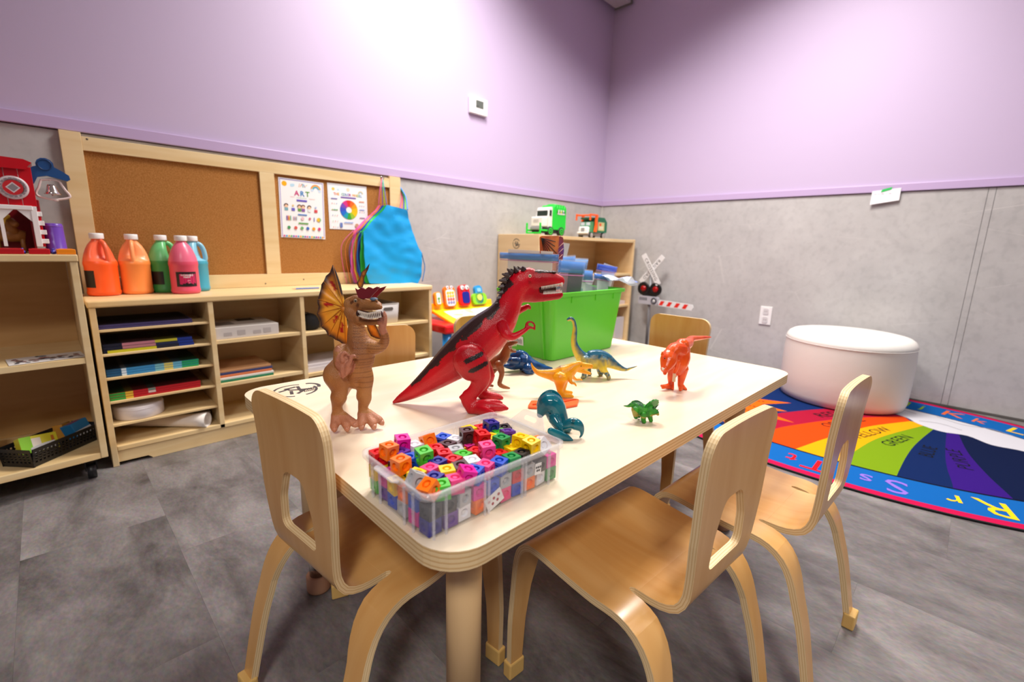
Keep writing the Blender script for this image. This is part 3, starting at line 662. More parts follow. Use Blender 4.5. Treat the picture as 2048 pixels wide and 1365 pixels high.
# ------------------------------------------------------------ tall shelf at the left
t = thing('bookshelf', 'tall maple bookshelf on casters at the left edge, barn toy on top', 'shelf', (-3.9, -.4, 0))
SXR, SXL, SY, SZ = -3.4605, -4.36, -.40, .768
g = G(); g.box((SXL, SY-.004, SZ-.022), (SXR, -.02, SZ), 0, .003); obj('top_board', g, MAPLE_X, t)
for x in (SXL+.003, SXR-.021):
    g = G(); g.box((x, SY, .0785), (x+.018, -.022, SZ-.0225), 0, .0015); obj('side_panel', g, MAPLE, t)
g = G(); g.box((SXL+.0215, -.03, .0985), (SXR-.0215, -.022, SZ-.0225)); obj('back_panel', g, wood('maple_back', 'bd9358', 'caa068', .55, (1, 1, 9), 2), t)
def bow(z0, z1, x0, x1, d_=.035):
    pts = [(x1, -.0305), (x0, -.0305)]+[(x0+(x1-x0)*k/16, SY+.002-d_*sin(pi*k/16)**.8) for k in range(17)]
    g = G(); g.prism(pts, z0, z1); return g
obj('shelf_board', bow(.415, .433, SXL+.0213, SXR-.0213, .018), MAPLE_X, t)
obj('bottom_board', bow(.078, .098, SXL+.0212, SXR-.0212, .03), MAPLE_X, t)
g = G(); g.box((SXR-.021, SY-.012, .0585), (SXR, -.022, .078), 0, .001)
for x, y in ((-3.51, -.355), (-3.51, -.07), (-4.3, -.355), (-4.3, -.07)):
    g = G(); g.cyl((x-.012, y, .0265), (x+.012, y, .0265), .026, 18); w = obj('caster', g, BLACK, t)
    g = G(); g.box((x-.016, y-.012, .03), (x-.013, y+.014, .0775)); g.box((x+.013, y-.012, .03), (x+.016, y+.014, .0775)); g.box((x-.016, y-.014, .068), (x+.016, y+.016, .0775)); obj('caster_fork', g, mat('dark_metal', '2a2a2c', .35, .8), w)
# flyer, basket, bin
t = thing('flyer', 'printed white flyer lying on the tall bookshelf middle shelf', 'flyer', (-3.57, -.34, .434))
t.rotation_euler = (0, 0, radians(6))
g = G(); g.box((-.088, -.05, .0004), (.088, .06, .0012)); obj('sheet', g, mat('paper', 'dcd8d8', .6), t, world=False)
d = Decal((0, 0, .0012), (1, 0, 0), (0, 1, 0), lift=.0001)
for i in range(34): d.disc(random.uniform(-.08, .08), random.uniform(-.042, .052), random.uniform(.004, .011), random.choice(('8a6a62', '4a4a52', 'b8a4a0', 'a06a6a', '9aa0b0')), 7)
d.build('print', t, world=False)
t = thing('wire_basket', 'black perforated plastic basket of snack boxes on the bottom shelf', 'basket', (-3.592, -.288, .0985)); t.rotation_euler = (0, 0, radians(43))
BL, BW, BH = .112, .048, .062
def wallrects(g, p0, p1, h, n, rows, th=.0025, flare=.008):
    # a wall of bars with gaps between p0 and p1
    p0 = Vector(p0); p1 = Vector(p1); d_ = (p1-p0); L_ = d_.length; d_.normalize(); nn = Vector((d_.y, -d_.x, 0))
    def q(u, z, o): return p0+d_*u*L_+nn*(flare*z/h+o)+Vector((0, 0, z))
    def bar(u0, u1, z0, z1):
        u0 = -.045*.1/L_ if u0 <= 0 else u0; u1 = 1+.0045/L_ if u1 >= 1 else u1
        vs = [q(u, z, o) for z in (z0, z1) for o in (0, th) for u in (u0, u1)]
        g.add(vs, [(0, 2, 3, 1), (4, 5, 7, 6), (0, 1, 5, 4), (2, 6, 7, 3), (0, 4, 6, 2), (1, 3, 7, 5)])
    bar(0, 1, 0, h*.22); bar(0, 1, h*.80, h)
    for k in range(n+1): bar(max(0, k/n-.18/n*1.2), min(1, k/n+.18/n*1.2), h*.2, h*.82)
    for r in range(1, rows): z = h*(.22+.58*r/rows); bar(0, 1, z-h*.035, z+h*.035)
g = G(); g.box((-BL, -BW, .0006), (BL, BW, .003))
c4 = [(-BL, -BW, 0), (BL, -BW, 0), (BL, BW, 0), (-BL, BW, 0)]
for i, n in enumerate((18, 7, 18, 7)): wallrects(g, c4[i], c4[(i+1) % 4], BH, n, 4)
obj('body', g, BLACK, t, world=False)
def carton(label, loc, rot, size, c1, c2, deco):
    t = thing('snack_box', label, 'box', loc); t.rotation_euler = rot
    sx, sy, sz = size
    g = G(); g.box((-sx/2, -sy/2, 0), (sx/2, sy/2, sz), 0, .0015); obj('carton', g, mat('carton_'+c1, c1, .4), t, world=False)
    d = Decal((0, -sy/2, 0), (1, 0, 0), (0, 0, 1)); 
    for a in deco: d.rect(*a)
    d.build('print', t, world=False)
    d = Decal((0, 0, sz), (1, 0, 0), (0, 1, 0)); d.rect(-sx*.35, -sy*.2, sx*.35, sy*.2, c2); d.build('print', t, world=False)
    return t
carton('yellow and green snack carton leaning in the black basket', (-3.625, -.335, .125), (radians(-25), radians(8), radians(30)), (.10, .025, .055), 'd8cc30', 'e8e060', [(-.05, 0, -.02, .055, '88c820'), (-.02, .012, .004, .046, 'e8dcd0'), (.032, .01, .04, .045, 'c06a20')])
carton('blue and white snack carton at the right end of the black basket', (-3.522, -.232, .122), (radians(-18), radians(-6), radians(45)), (.06, .045, .052), '2a7ab0', 'a03060', [(-.03, 0, .03, .022, 'd8d4d8')])
carton('small orange snack carton half hidden at the basket back', (-3.562, -.205, .115), (radians(-12), radians(10), radians(60)), (.05, .03, .05), 'c88a30', '5a90b0', [(-.02, .01, .02, .03, 'a05a20')])
t = thing('paper_label', 'curled white paper strip in front of the yellow snack carton', 'paper', (-3.618, -.352, .135), radians(38))
sheet('sheet', [(-.035, 0), (.035, 0), (.035, .022), (-.035, .022)], [], lambda a, s: (Vector((a, -6*a*a, s)), Vector((12*a, 1, 0)).normalized()), .0008, [mat('paper', 'dcd8d8', .6)]*2, t, .008)
t = thing('storage_bin', 'white storage bin with a clear bag in it, at the left picture edge', 'bin', (-3.80, -.25, .0985))
g = G()
def tub_rings(cx, cy, sx, sy, z0, z1, fl, th, n=5, r=.02):
    def rr(px_, py_, z): return [(cx+a, cy+b, z) for a, b in round_poly([(-px_, -py_), (px_, -py_), (px_, py_), (-px_, py_)], r, n)]
    return [rr(sx, sy, z0), rr(sx+fl, sy+fl, z1), rr(sx+fl-th, sy+fl-th, z1), rr(sx-th, sy-th, z0+th)]
g.loft(tub_rings(-3.80, -.25, .055, .10, .099, .175, .01, .003)); obj('body', g, mat('bin_white', 'c4c0c2', .45), t)
FILM = mat('clear_film', 'e8ecf2', .18, alpha=.35)
t = thing('plastic_bag', 'crumpled clear plastic bag with green clip in the white bin', 'bag', (-3.785, -.25, .16))
g = G(); rings = []
for i in range(7):
    z = .125+.018*i; r = (.03, .042, .046, .044, .036, .024, .012)[i]; rings.append([(-3.785+r*cos(2*pi*j/14)*(1+.18*sin(5*j+i)), -.25+r*1.3*sin(2*pi*j/14)*(1+.15*cos(3*j+2*i)), z) for j in range(14)])
g.loft(rings); obj('film', g, FILM, t)
g = G(); g.tube([(-3.755, -.27, .17), (-3.748, -.265, .20), (-3.738, -.262, .235)], [.006, .009, .005], 8, flat=.5); obj('clip', g, mat('green_clip', '1c7a3c', .4), t)

# ------------------------------------------------------------ things on the tall shelf
t = thing('toy_barn', 'red toy barn with white fence and blue bell arm on the tall shelf', 'toy', (-3.62, -.22, SZ))
BR = mat('barn_red', 'c40a1a', .3)
yb = -.30
# front wall with arched opening: white frame pieces and dark interior shell
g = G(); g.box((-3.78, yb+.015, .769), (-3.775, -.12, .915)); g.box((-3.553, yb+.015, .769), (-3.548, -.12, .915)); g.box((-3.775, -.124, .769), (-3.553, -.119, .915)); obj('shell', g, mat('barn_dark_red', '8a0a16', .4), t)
g = G()
for i in range(8): x = -3.776+i*.0306; g.box((x+.0006, yb-.004+.0005*(i % 2), .913), (x+.0300, yb+.016, 1.03), 0, .001)
obj('upper_board', g, BR, t)
g = G(); g.prism([(-3.80, 0), (-3.545, 0), (-3.528, .022), (-3.545, .030), (-3.80, .040)], 0, .19, T=Matrix.Translation((0, -.125, 1.022)) @ Matrix(((1, 0, 0, 0), (0, 0, -1, 0), (0, 1, 0, 0), (0, 0, 0, 1)))); obj('roof', g, BR, t)
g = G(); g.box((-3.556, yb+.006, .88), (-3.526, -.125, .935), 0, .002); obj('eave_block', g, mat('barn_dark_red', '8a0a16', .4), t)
g = G(); g.box((-3.78, yb-.012, .901), (-3.543, yb+.010, .914), 0, .0015); g.box((-3.548, yb-.010, .79), (-3.534, yb+.004, .913), 0, .001); g.box((-3.618, yb-.008, .79), (-3.610, yb+.002, .901))
g.prism([(-3.61, .901), (-3.585, .901), (-3.61, .872)], 0, .008, T=Matrix.Translation((0, yb, 0)) @ Matrix(((1, 0, 0, 0), (0, 0, -1, 0), (0, 1, 0, 0), (0, 0, 0, 1))))
g.prism([(-3.548, .901), (-3.578, .901), (-3.548, .866)], 0, .008, T=Matrix.Translation((0, yb, 0)) @ Matrix(((1, 0, 0, 0), (0, 0, -1, 0), (0, 1, 0, 0), (0, 0, 0, 1)))); obj('white_frame', g, WHITE, t)
for k in range(4):
    z = .80+.028*k; g = G(); g.box((-3.538, yb-.006, z), (-3.524+.002*(3-k), yb+.012, z+.014), 0, .001); obj('fence_rail', g, WHITE, t)
g = G(); g.box((-3.535, yb, .79), (-3.527, -.2, .90)); obj('red_post', g, BR, t)
g = G(); g.lathe([(.0345, 0), (.0345, .004), (.030, .006), (.024, .004), (.023, .001)], 32, (0, 0, 0), sx=1, sy=1, T=Matrix.Translation((-3.577, yb-.004, .966)) @ Matrix(((1, 0, 0, 0), (0, 0, -1, 0), (0, 1, 0, 0), (0, 0, 0, 1)))); dial = obj('round_vent', g, mat('pale_plastic', 'd8c8cc', .4), t)
d = Decal((-3.577, yb-.0105, .966), (1, 0, 0), (0, 0, 1))
for k in range(16): a = 2*pi*k/16; d.ring(0, 0, .024, .029, a, a+.25, '8a7a80', 3)
d.disc(0, 0, .022, 'c41420', 24); d.poly([(.016, 0), (0, .016), (-.016, 0), (0, -.016)], 'd8c8cc'); d.poly([(.012, 0), (0, .012), (-.012, 0), (0, -.012)], '8a8084'); d.build('grille', dial)
# bell arm
pts = [(-3.546, .995), (-3.536, .975), (-3.525, 1.00), (-3.512, 1.022), (-3.503, 1.028)]
g = G(); T_ = Matrix.Translation((0, -.268, 0)) @ Matrix(((1, 0, 0, 0), (0, 0, -1, 0), (0, 1, 0, 0), (0, 0, 0, 1)))
arm = [(-3.556, .985), (-3.545, .979), (-3.530, .985), (-3.520, 1.006), (-3.498, 1.012), (-3.470, 1.005), (-3.452, 1.000), (-3.444, 1.006), (-3.446, 1.018), (-3.462, 1.030), (-3.478, 1.040)]+[(-3.499+.021*cos(radians(a)), 1.045+.021*sin(radians(a))) for a in (-10, 20, 50, 80, 110, 140, 170, 195)]+[(-3.528, 1.036), (-3.546, 1.020)]
g.prism(arm, 0, .014, T=T_); a_ = obj('bell_arm', g, mat('navy_plastic', '154a86', .45), t)
g = G(); g.tube([(-3.499+.016*cos(2*pi*k/20), -.2835, 1.045+.016*sin(2*pi*k/20)) for k in range(20)], .0012, 6, closed=True); obj('arm_button', g, mat('navy_plastic_dark', '103a6c', .4), a_)
bell = [(-.022, .0), (-.026, -.012), (-.030, -.024), (-.038, -.040), (-.034, -.050), (-.016, -.056), (0, -.058), (.016, -.056), (.036, -.050), (.040, -.042), (.030, -.024), (.024, -.010), (.018, .002), (0, .004)]
g = G(); g.tube([(-3.491+x, -.274, .998+z) for x, z in catmull(bell+[bell[0]], 3)[:-1]], .0032, 8, closed=True); g.cyl((-3.493, -.274, .997), (-3.493, -.274, 1.006), .003, 8); g.sphere((-3.486, -.274, .939), .008, 10, 6, sc=(1, .5, .6)); obj('bell_outline', g, mat('pale_pink_plastic', 'e8d4d2', .4), t)
g = G(); g.lathe([(.004, .030), (.010, .028), (.013, .018), (.016, .006), (.021, 0), (.020, -.0015), (.001, -.002)], 28, (-3.491, -.274, .957)); obj('bell', g, mat('silver', 'd8d4d0', .12, 1), t)
g = G(); g.sphere((-3.491, -.274, .953), .0035, 10, 6); obj('bell_clapper', g, CHROME, t)
# horse and base tiles
t = thing('toy_horse', 'brown toy horse with yellow mane inside the red barn', 'toy', (-3.585, -.24, SZ))
g = G(); g.tube([(-3.64, -.24, .82), (-3.60, -.24, .825), (-3.57, -.24, .82)], [.018, .022, .017], 12); g.tube([(-3.595, -.245, .83), (-3.60, -.25, .85), (-3.596, -.255, .868)], [.017, .013, .011], 10); g.tube([(-3.597, -.253, .866), (-3.585, -.268, .855)], [.012, .008], 10)
for x, y in ((-3.632, -.232), (-3.632, -.25), (-3.578, -.232), (-3.578, -.25)): g.cyl((x, y, .7688), (x, y, .82), .006, 8)
obj('body', g, mat('horse_brown', '8a5a28', .5), t)
g = G(); g.tube([(-3.60, -.257, .884), (-3.608, -.25, .872), (-3.612, -.245, .85)], [.006, .008, .004], 8); obj('mane', g, mat('mane_yellow', 'd8b038', .5), t)
for x0, x1, c, lb in ((-3.665, -3.577, 'b80c16', 'left red base tile in front of the toy barn'), (-3.567, -3.521, 'c00c16', 'middle red base tile in front of the toy barn'), (-3.507, -3.463, 'f08a10', 'orange base tile at the corner of the tall shelf')):
    t = thing('base_tile', lb, 'toy', ((x0+x1)/2, -.385, SZ), group='coloured base tiles before the barn')
    g = G(); g.box((x0, -.396, SZ+.0006), (x1, -.345, SZ+.016), 0, .0015); obj('block', g, mat('tile_'+c, c, .35), t)
    g = G(); g.box((x0+.006, -.389, SZ+.0161), (x1-.006, -.352, SZ+.0175), 0, .0005); obj('inset', g, mat('tile_'+c, c, .35), t)
for x, c, lb in ((-3.514, '4048b8', 'small shiny blue toy piece between the red and orange tiles'), (-3.58, '3a44b0', 'small blue toy plate between the two red base tiles')):
    t = thing('toy_piece', lb, 'toy', (x, -.375, SZ))
    g = G(); g.lathe([(.003, .0006), (.007, .002), (.0062, .009), (.003, .011), (.002, .014)], 12, (x, -.37, SZ)); obj('body', g, mat('blue_shiny', c, .2), t)
    g = G(); g.sphere((x, -.37, SZ+.0155), .003, 10, 6); obj('knob', g, mat('blue_shiny', c, .2), t)
t = thing('cup', 'upturned purple plastic cup beside the barn on the tall shelf', 'cup', (-3.503, -.25, SZ))
g = G(); g.lathe([(.0275, .0006), (.0275, .004), (.026, .006), (.0235, .09), (.0225, .0945), (.020, .0965), (.018, .0955), (.001, .0955)], 32, (-3.503, -.25, SZ)); obj('body', g, mat('purple_plastic', '6a3fae', .3), t)
g = G(); g.tube([(-3.503+.0235*cos(2*pi*k/32), -.25+.0235*sin(2*pi*k/32), SZ+.088) for k in range(32)], .0012, 6, closed=True); obj('rim_band', g, mat('purple_plastic_l', '8458c4', .3), t)

# ------------------------------------------------------------ paint jugs
def jug(label, x, y, rz, col, coltop, fill=.15, labelart=None):
    t = thing('paint_jug', label, 'bottle', (x, y, CZ), rz, group='paint jugs on the cubby shelf')
    body = mat('paint_'+col, col, .35, spec=.6, sss=.1); top = mat('jug_top_'+coltop, coltop, .3)
    n = 36
    def sec(r, z, hn=0):    # handle notch pinch on +x side
        ring = []
        for j in range(n):
            a = 2*pi*j/n; rr = r
            if hn: 
                c = cos(a); 
                if c > .3: rr = r*(1-hn*((c-.3)/.7)**.7)
            ring.append((.87*rr*cos(a), .87*rr*sin(a), z))
        return ring
    g = G(); g.loft([sec(.050, .0008), sec(.055, .003), sec(.0575, .010), sec(.0575, .016), sec(.0555, .020), sec(.0555, .108), sec(.057, .112), sec(.0575, .120), sec(.056, .128, .05)], caps=False); g.f.append(tuple(range(n))[::-1]); g.m.append(0); g.s.append(False)
    obj('body', g, body, t, world=False)
    g = G(); g.loft([sec(.056, .128, .05), sec(.054, .138, .45), sec(.050, .152, .55), sec(.043, .170, .55), sec(.034, .186, .45), sec(.024, .198, .2), sec(.019, .203), sec(.0185, .210)], caps=False); obj('shoulder', g, top, t, world=False)
    g = G(); hp = catmull([(.017, 0, .199), (.029, 0, .192), (.037, 0, .176), (.041, 0, .155), (.042, 0, .138), (.039, 0, .126)], 4); g.tube(hp, .0075, 12, flat=1.2); obj('handle', g, top, t, world=False)
    g = G(); g.lathe([(.0205, .208), (.0212, .210), (.0212, .225), (.020, .2285), (.001, .2288)], 30); cp = obj('cap', g, WHITE, t, world=False)
    a0, a1, z0, z1 = labelart if labelart else (radians(185), radians(275), .030, .092)
    g = G(); m_ = 16; g.loft([[(.0487*cos(a0+(a1-a0)*k/m_), .0487*sin(a0+(a1-a0)*k/m_), z) for k in range(m_+1)] for z in (z0, z1)], caps=False, closed=False)
    lb = obj('front_label', g, mat('label_black', '121014', .4), t, world=False, fix=False)
    return t, lb, (a0, a1, z0, z1)
jug('orange paint jug with white cap, leftmost on the low shelf', -3.391, -.115, radians(-60), 'ff5f1e', 'ff7048', labelart=(radians(230), radians(300), .032, .094))
jug('pale orange paint jug, second from the left on the low shelf', -3.290, -.098, radians(-100), 'ff9448', 'ffa468', labelart=(radians(190), radians(250), .032, .094))
jug('green paint jug behind the pink one on the low shelf', -3.196, -.078, radians(-10), '3a9a4c', '6cc07a', labelart=(radians(200), radians(268), .034, .086))
pj, lb, (a0, a1, z0, z1) = jug('pink paint jug with a black and magenta label on the low shelf', -3.144, -.168, radians(95), 'e0506c', 'e86a88', labelart=(radians(130), radians(215), .030, .088))
def wrap_text(txt, amid, z, size, c, parent):
    v, f = glyphs(txt, size, True); g = G(); r = .0491
    g.add([(r*cos(amid+a/r), r*sin(amid+a/r), z+b) for a, b, _ in v], f); obj('lettering', g, mat('print_'+c, c, .5), parent, world=False, fix=False)
def wrap_poly(pts, amid, c, parent, r=.0489):
    g = G(); g.add([(r*cos(amid+a/r), r*sin(amid+a/r), z) for a, z in pts], [tuple(range(len(pts)))]); obj('splash', g, mat('print_'+c, c, .5), parent, world=False, fix=False)
am = radians(174)
for k in range(6):
    xs_ = -.026+.0095*k; wrap_poly([(xs_, .040+.003*((k*7) % 3)), (xs_+.0095, .038+.003*((k*5) % 4)), (xs_+.0095, .081-.003*((k*3) % 3)), (xs_, .079-.002*((k*5) % 4))], am, 'c8145a', lb)
wrap_text('WASHABLE', am, .075, .0085, 'f6f0f4', lb); wrap_text('PAINT', am, .067, .0085, 'f6f0f4', lb); wrap_text('pink', am+.1, .054, .006, 'f6c0d4', lb); wrap_text('2 L', am+.15, .045, .005, 'f6c0d4', lb)
jug('light blue paint jug, rightmost and behind the pink one', -3.090, -.078, radians(-20), '3f9fb8', '86c4dc', labelart=(radians(100), radians(160), .034, .086))
t = thing('pencil', 'blue pencil with bare wooden end lying on the low shelf', 'pencil', (-2.69, -.226, CZ))
g = G(); g.cyl((-2.735, -.2225, CZ+.0045), (-2.63, -.2285, CZ+.0045), .0038, 6, sm=False); obj('barrel', g, mat('pencil_blue', '4a6ab4', .4), t)
g = G(); g.cyl((-2.735, -.2225, CZ+.0045), (-2.752, -.2215, CZ+.0045), .0036, 6, r2=.0008); obj('tip', g, mat('pencil_wood', 'c8a080', .6), t)

# ------------------------------------------------------------ contents of the cubbies
def shaded(c): return ''.join('%02x' % int(int(c[i:i+2], 16)*(.35 if tops_shaded else 1)) for i in (0, 2, 4))  # darkens the book tops' print, painting in the shade inside the cubbies
tops_shaded = True
def book(label, x0, x1, z, h, y0, y1, col, grp, bands=(), page='e8e4dc', rz=0, name='book', cat='book'):
    t = thing(name, label, cat, ((x0+x1)/2, (y0+y1)/2, z), rz, group=grp)
    w, dp = (x1-x0)/2, (y1-y0)/2
    g = G(); g.box((-w, -dp, .0002), (w, dp, h-.0001), 0, min(.001, h*.2)); obj('cover', g, mat('cover_'+col, col, .35), t, world=False)
    g = G(); g.box((-w+.002, -dp+.003, h*.22), (w+.0006, dp+.0006, h*.78)); obj('pages', g, mat('pages_'+page, page, .7), t, world=False)
    if bands:
        d = Decal((0, -dp, 0), (1, 0, 0), (0, 0, 1), lift=.0001); d2 = Decal((0, 0, h), (1, 0, 0), (0, 1, 0), lift=.00002, step=.00001)
        for a, b, c in bands: d.rect(-w+2*w*a, .0004, -w+2*w*b, h-.0004, c); d2.rect(-w+2*w*a, -dp+.002, -w+2*w*b, dp-.002, shaded(c))
        d.build('spine_print', t, world=False); d2.build('cover_print', t, world=False)
    return t
b0 = xd[0]+P_
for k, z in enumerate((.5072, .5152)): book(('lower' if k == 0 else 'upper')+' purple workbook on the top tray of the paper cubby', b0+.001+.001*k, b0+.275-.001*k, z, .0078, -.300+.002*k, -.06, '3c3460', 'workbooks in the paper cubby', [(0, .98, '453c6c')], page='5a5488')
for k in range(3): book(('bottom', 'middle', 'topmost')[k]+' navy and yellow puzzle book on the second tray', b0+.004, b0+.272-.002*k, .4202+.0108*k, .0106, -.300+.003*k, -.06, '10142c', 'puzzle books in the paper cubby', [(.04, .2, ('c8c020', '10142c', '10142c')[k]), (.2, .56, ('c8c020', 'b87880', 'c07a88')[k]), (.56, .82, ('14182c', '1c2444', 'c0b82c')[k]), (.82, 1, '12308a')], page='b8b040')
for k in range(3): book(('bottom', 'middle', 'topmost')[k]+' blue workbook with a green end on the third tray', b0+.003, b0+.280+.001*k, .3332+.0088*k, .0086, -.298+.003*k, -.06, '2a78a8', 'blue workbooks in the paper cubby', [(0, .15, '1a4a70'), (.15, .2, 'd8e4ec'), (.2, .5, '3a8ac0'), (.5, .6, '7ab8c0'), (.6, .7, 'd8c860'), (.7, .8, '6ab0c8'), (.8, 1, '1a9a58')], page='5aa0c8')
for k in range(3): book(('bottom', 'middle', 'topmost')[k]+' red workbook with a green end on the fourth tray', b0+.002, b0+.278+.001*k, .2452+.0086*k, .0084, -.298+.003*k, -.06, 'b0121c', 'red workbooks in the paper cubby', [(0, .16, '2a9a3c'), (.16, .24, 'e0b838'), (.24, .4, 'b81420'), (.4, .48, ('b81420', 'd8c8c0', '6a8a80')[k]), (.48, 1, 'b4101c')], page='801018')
t = thing('round_container', 'flat round white container on the fifth tray', 'container', (-3.350, -.215, .158))
g = G(); g.lathe([(.076, .0006), (.0785, .003), (.0785, .046), (.077, .0485), (.07, .0495), (.001, .0495)], 56, (-3.350, -.222, .158)); obj('body', g, mat('container_white', 'dcd4d8', .35), t)
g = G(); g.tube([(-3.350+.0788*cos(2*pi*k/56), -.222+.0788*sin(2*pi*k/56), .158+.038) for k in range(56)], .0009, 6, closed=True); obj('lid_edge', g, MATS['container_white'], t)
t = thing('paper_roll', 'loosely rolled white printed paper in the bottom paper cubby', 'paper roll', (-3.2, -.2, .0765))
A_, B_ = Vector((-3.40, -.10, .0985)), Vector((-3.145, -.300, .1035)); dd = (B_-A_).normalized(); q_ = dd.to_track_quat('Z', 'Y').to_matrix()
g = G(); rows = []
for i in range(12):
    u = i/11; p = A_.lerp(B_, u); r0 = .010+.017*u**1.3; rows.append([tuple(p+q_ @ Vector(((r0+.0012*k/8)*cos(2*pi*k/20+.4), (r0+.0012*k/8)*sin(2*pi*k/20+.4), 0))) for k in range(34)])
    rows[-1] = [(a, b, max(c, .0768)) for a, b, c in rows[-1]]
g.loft(rows, caps=False, closed=False); roll_ = obj('sheet', g, mat('roll_paper', 'ece4de', .6), t, fix=False)
md = roll_.modifiers.new('s', 'SOLIDIFY'); md.thickness = .0006
g = G()
for s_ in range(14):
    u = random.uniform(.25, .9); a = random.uniform(1.2, 2.6); p = A_.lerp(B_, u); r0 = .0112+.017*u**1.3+.0016
    ca = [tuple(p+dd*(du)+q_ @ Vector((r0*cos(a+da), r0*sin(a+da), 0))) for du, da in ((0, 0), (.012, .1), (.0125, .14), (.0005, .04))]; g.add(ca, [(0, 1, 2, 3)])
obj('print', g, mat('ink_grey', '7a7674', .7), t, fix=False)
t = thing('folded_papers', 'stack of green printed papers behind the rolled paper', 'papers', (-3.16, -.16, .0765))
g = G()
for k in range(4): g.box((-3.215+.002*k, -.20+.003*k, .0768+.007*k), (-3.115+.001*k, -.09, .0832+.007*k))
obj('sheets', g, mat('paper', 'dcd8d8', .6), t)
d = Decal((-3.165, -.1995, .0768), (1, 0, 0), (0, 0, 1)); [d.rect(-.045+.01*k, .002+.006*(k % 3), -.038+.01*k, .007+.006*(k % 3), '4a6a58') for k in range(8)]; d.build('print', t)
b1 = xd[1]+P_
t = thing('flat_box', 'flat off-white cardboard box in the second bay upper shelf', 'box', (-2.96, -.2, .427))
g = G(); g.box((b1+.002, -.298, .4275), (b1+.242, -.07, .4755), 0, .0015); bx = obj('carton', g, mat('carton_white', 'cfc7c2', .55), t)
d = Decal((b1+.12, -.298, .4275), (1, 0, 0), (0, 0, 1)); [d.rect(x, .012, x+.03, .014+.006*(k % 2)+.012, 'b4aba8') for k, x in enumerate((-.09, -.04, .02, .06))]; d.build('print', bx)
d = Decal((b1+.12, -.18, .4755), (1, 0, 0), (0, 1, 0)); d.rect(-.10, -.05, -.03, .03, '8a8280'); d.rect(0, .02, .07, .09, '3a3a3c'); d.build('print', bx)
for k, (c, dx) in enumerate((('2a7a58', 0), ('e6dfd8', .001), ('d87a4c', -.002), ('3c4470', .0005), ('c89468', -.002))):
    book(('green cover book at the bottom', 'white cover book second from the bottom', 'coral cover book in the middle', 'navy cover book second from the top', 'tan cover book on top')[k]+' of the second bay stack', b1+.002, b1+.208+dx*2, .2452+.0096*k, .0094, -.296+.004*k, -.07, c, 'picture books in the second bay')
b2 = xd[2]+P_
t = thing('pouch', 'black drawstring pouch in the third bay upper shelf', 'bag', (-2.69, -.2, .42))
g = G(); rings = []
for i, (r, z) in enumerate(((.030, .0006), (.040, .008), (.043, .03), (.040, .05), (.032, .065), (.020, .074), (.010, .078))): rings.append([(-2.686+r*cos(2*pi*j/20)*(1+.06*sin(4*j+i)), -.235+r*.9*sin(2*pi*j/20)*(1+.05*cos(3*j)), .42+z) for j in range(20)])
g.loft(rings); obj('body', g, mat('black_fabric', '08080a', .8), t)
g = G(); g.tube(catmull([(-2.72, -.25, .488), (-2.715, -.255, .502), (-2.70, -.255, .504), (-2.69, -.25, .492)], 4), .0025, 6); obj('strap', g, MATS['black_fabric'], t)
for k in range(2): book(('lower', 'upper')[k]+' ream of white paper in the third bay', b2+.004+.004*k, b2+.23, .2252+.026*k, .0255 if k == 0 else .012, -.295+.004*k, -.07, 'cfc6c8' if k else 'd8d0d0', 'paper reams in the third bay', name='paper_ream', cat='paper')
b3 = xd[3]+P_
t = thing('storage_basket', 'white plastic basket with a slot handle in the rightmost bay', 'basket', (-2.30, -.2, .417))
g = G(); g.loft(tub_rings(-2.305, -.175, .068, .108, .4176, .520, .006, .003, r=.015)); obj('body', g, mat('basket_white', 'e4dfdc', .4), t)
g = G(); g.prism(round_poly([(-.028, -.008), (.028, -.008), (.028, .008), (-.028, .008)], .0075), 0, .0012, T=Matrix.Translation((-2.300, -.2885, .495)) @ Matrix(((1, 0, 0, 0), (0, 0, -1, 0), (0, 1, 0, 0), (0, 0, 0, 1)))); obj('handle_slot', g, mat('slot_dark', '6a6460', .6), t)
g = G(); g.tube([(-2.305+a, -.175+b, .5205) for a, b in resample(round_poly([(-.074, -.114), (.074, -.114), (.074, .114), (-.074, .114)], .02), .03)], .0025, 6, closed=True); obj('rim', g, MATS['basket_white'], t)

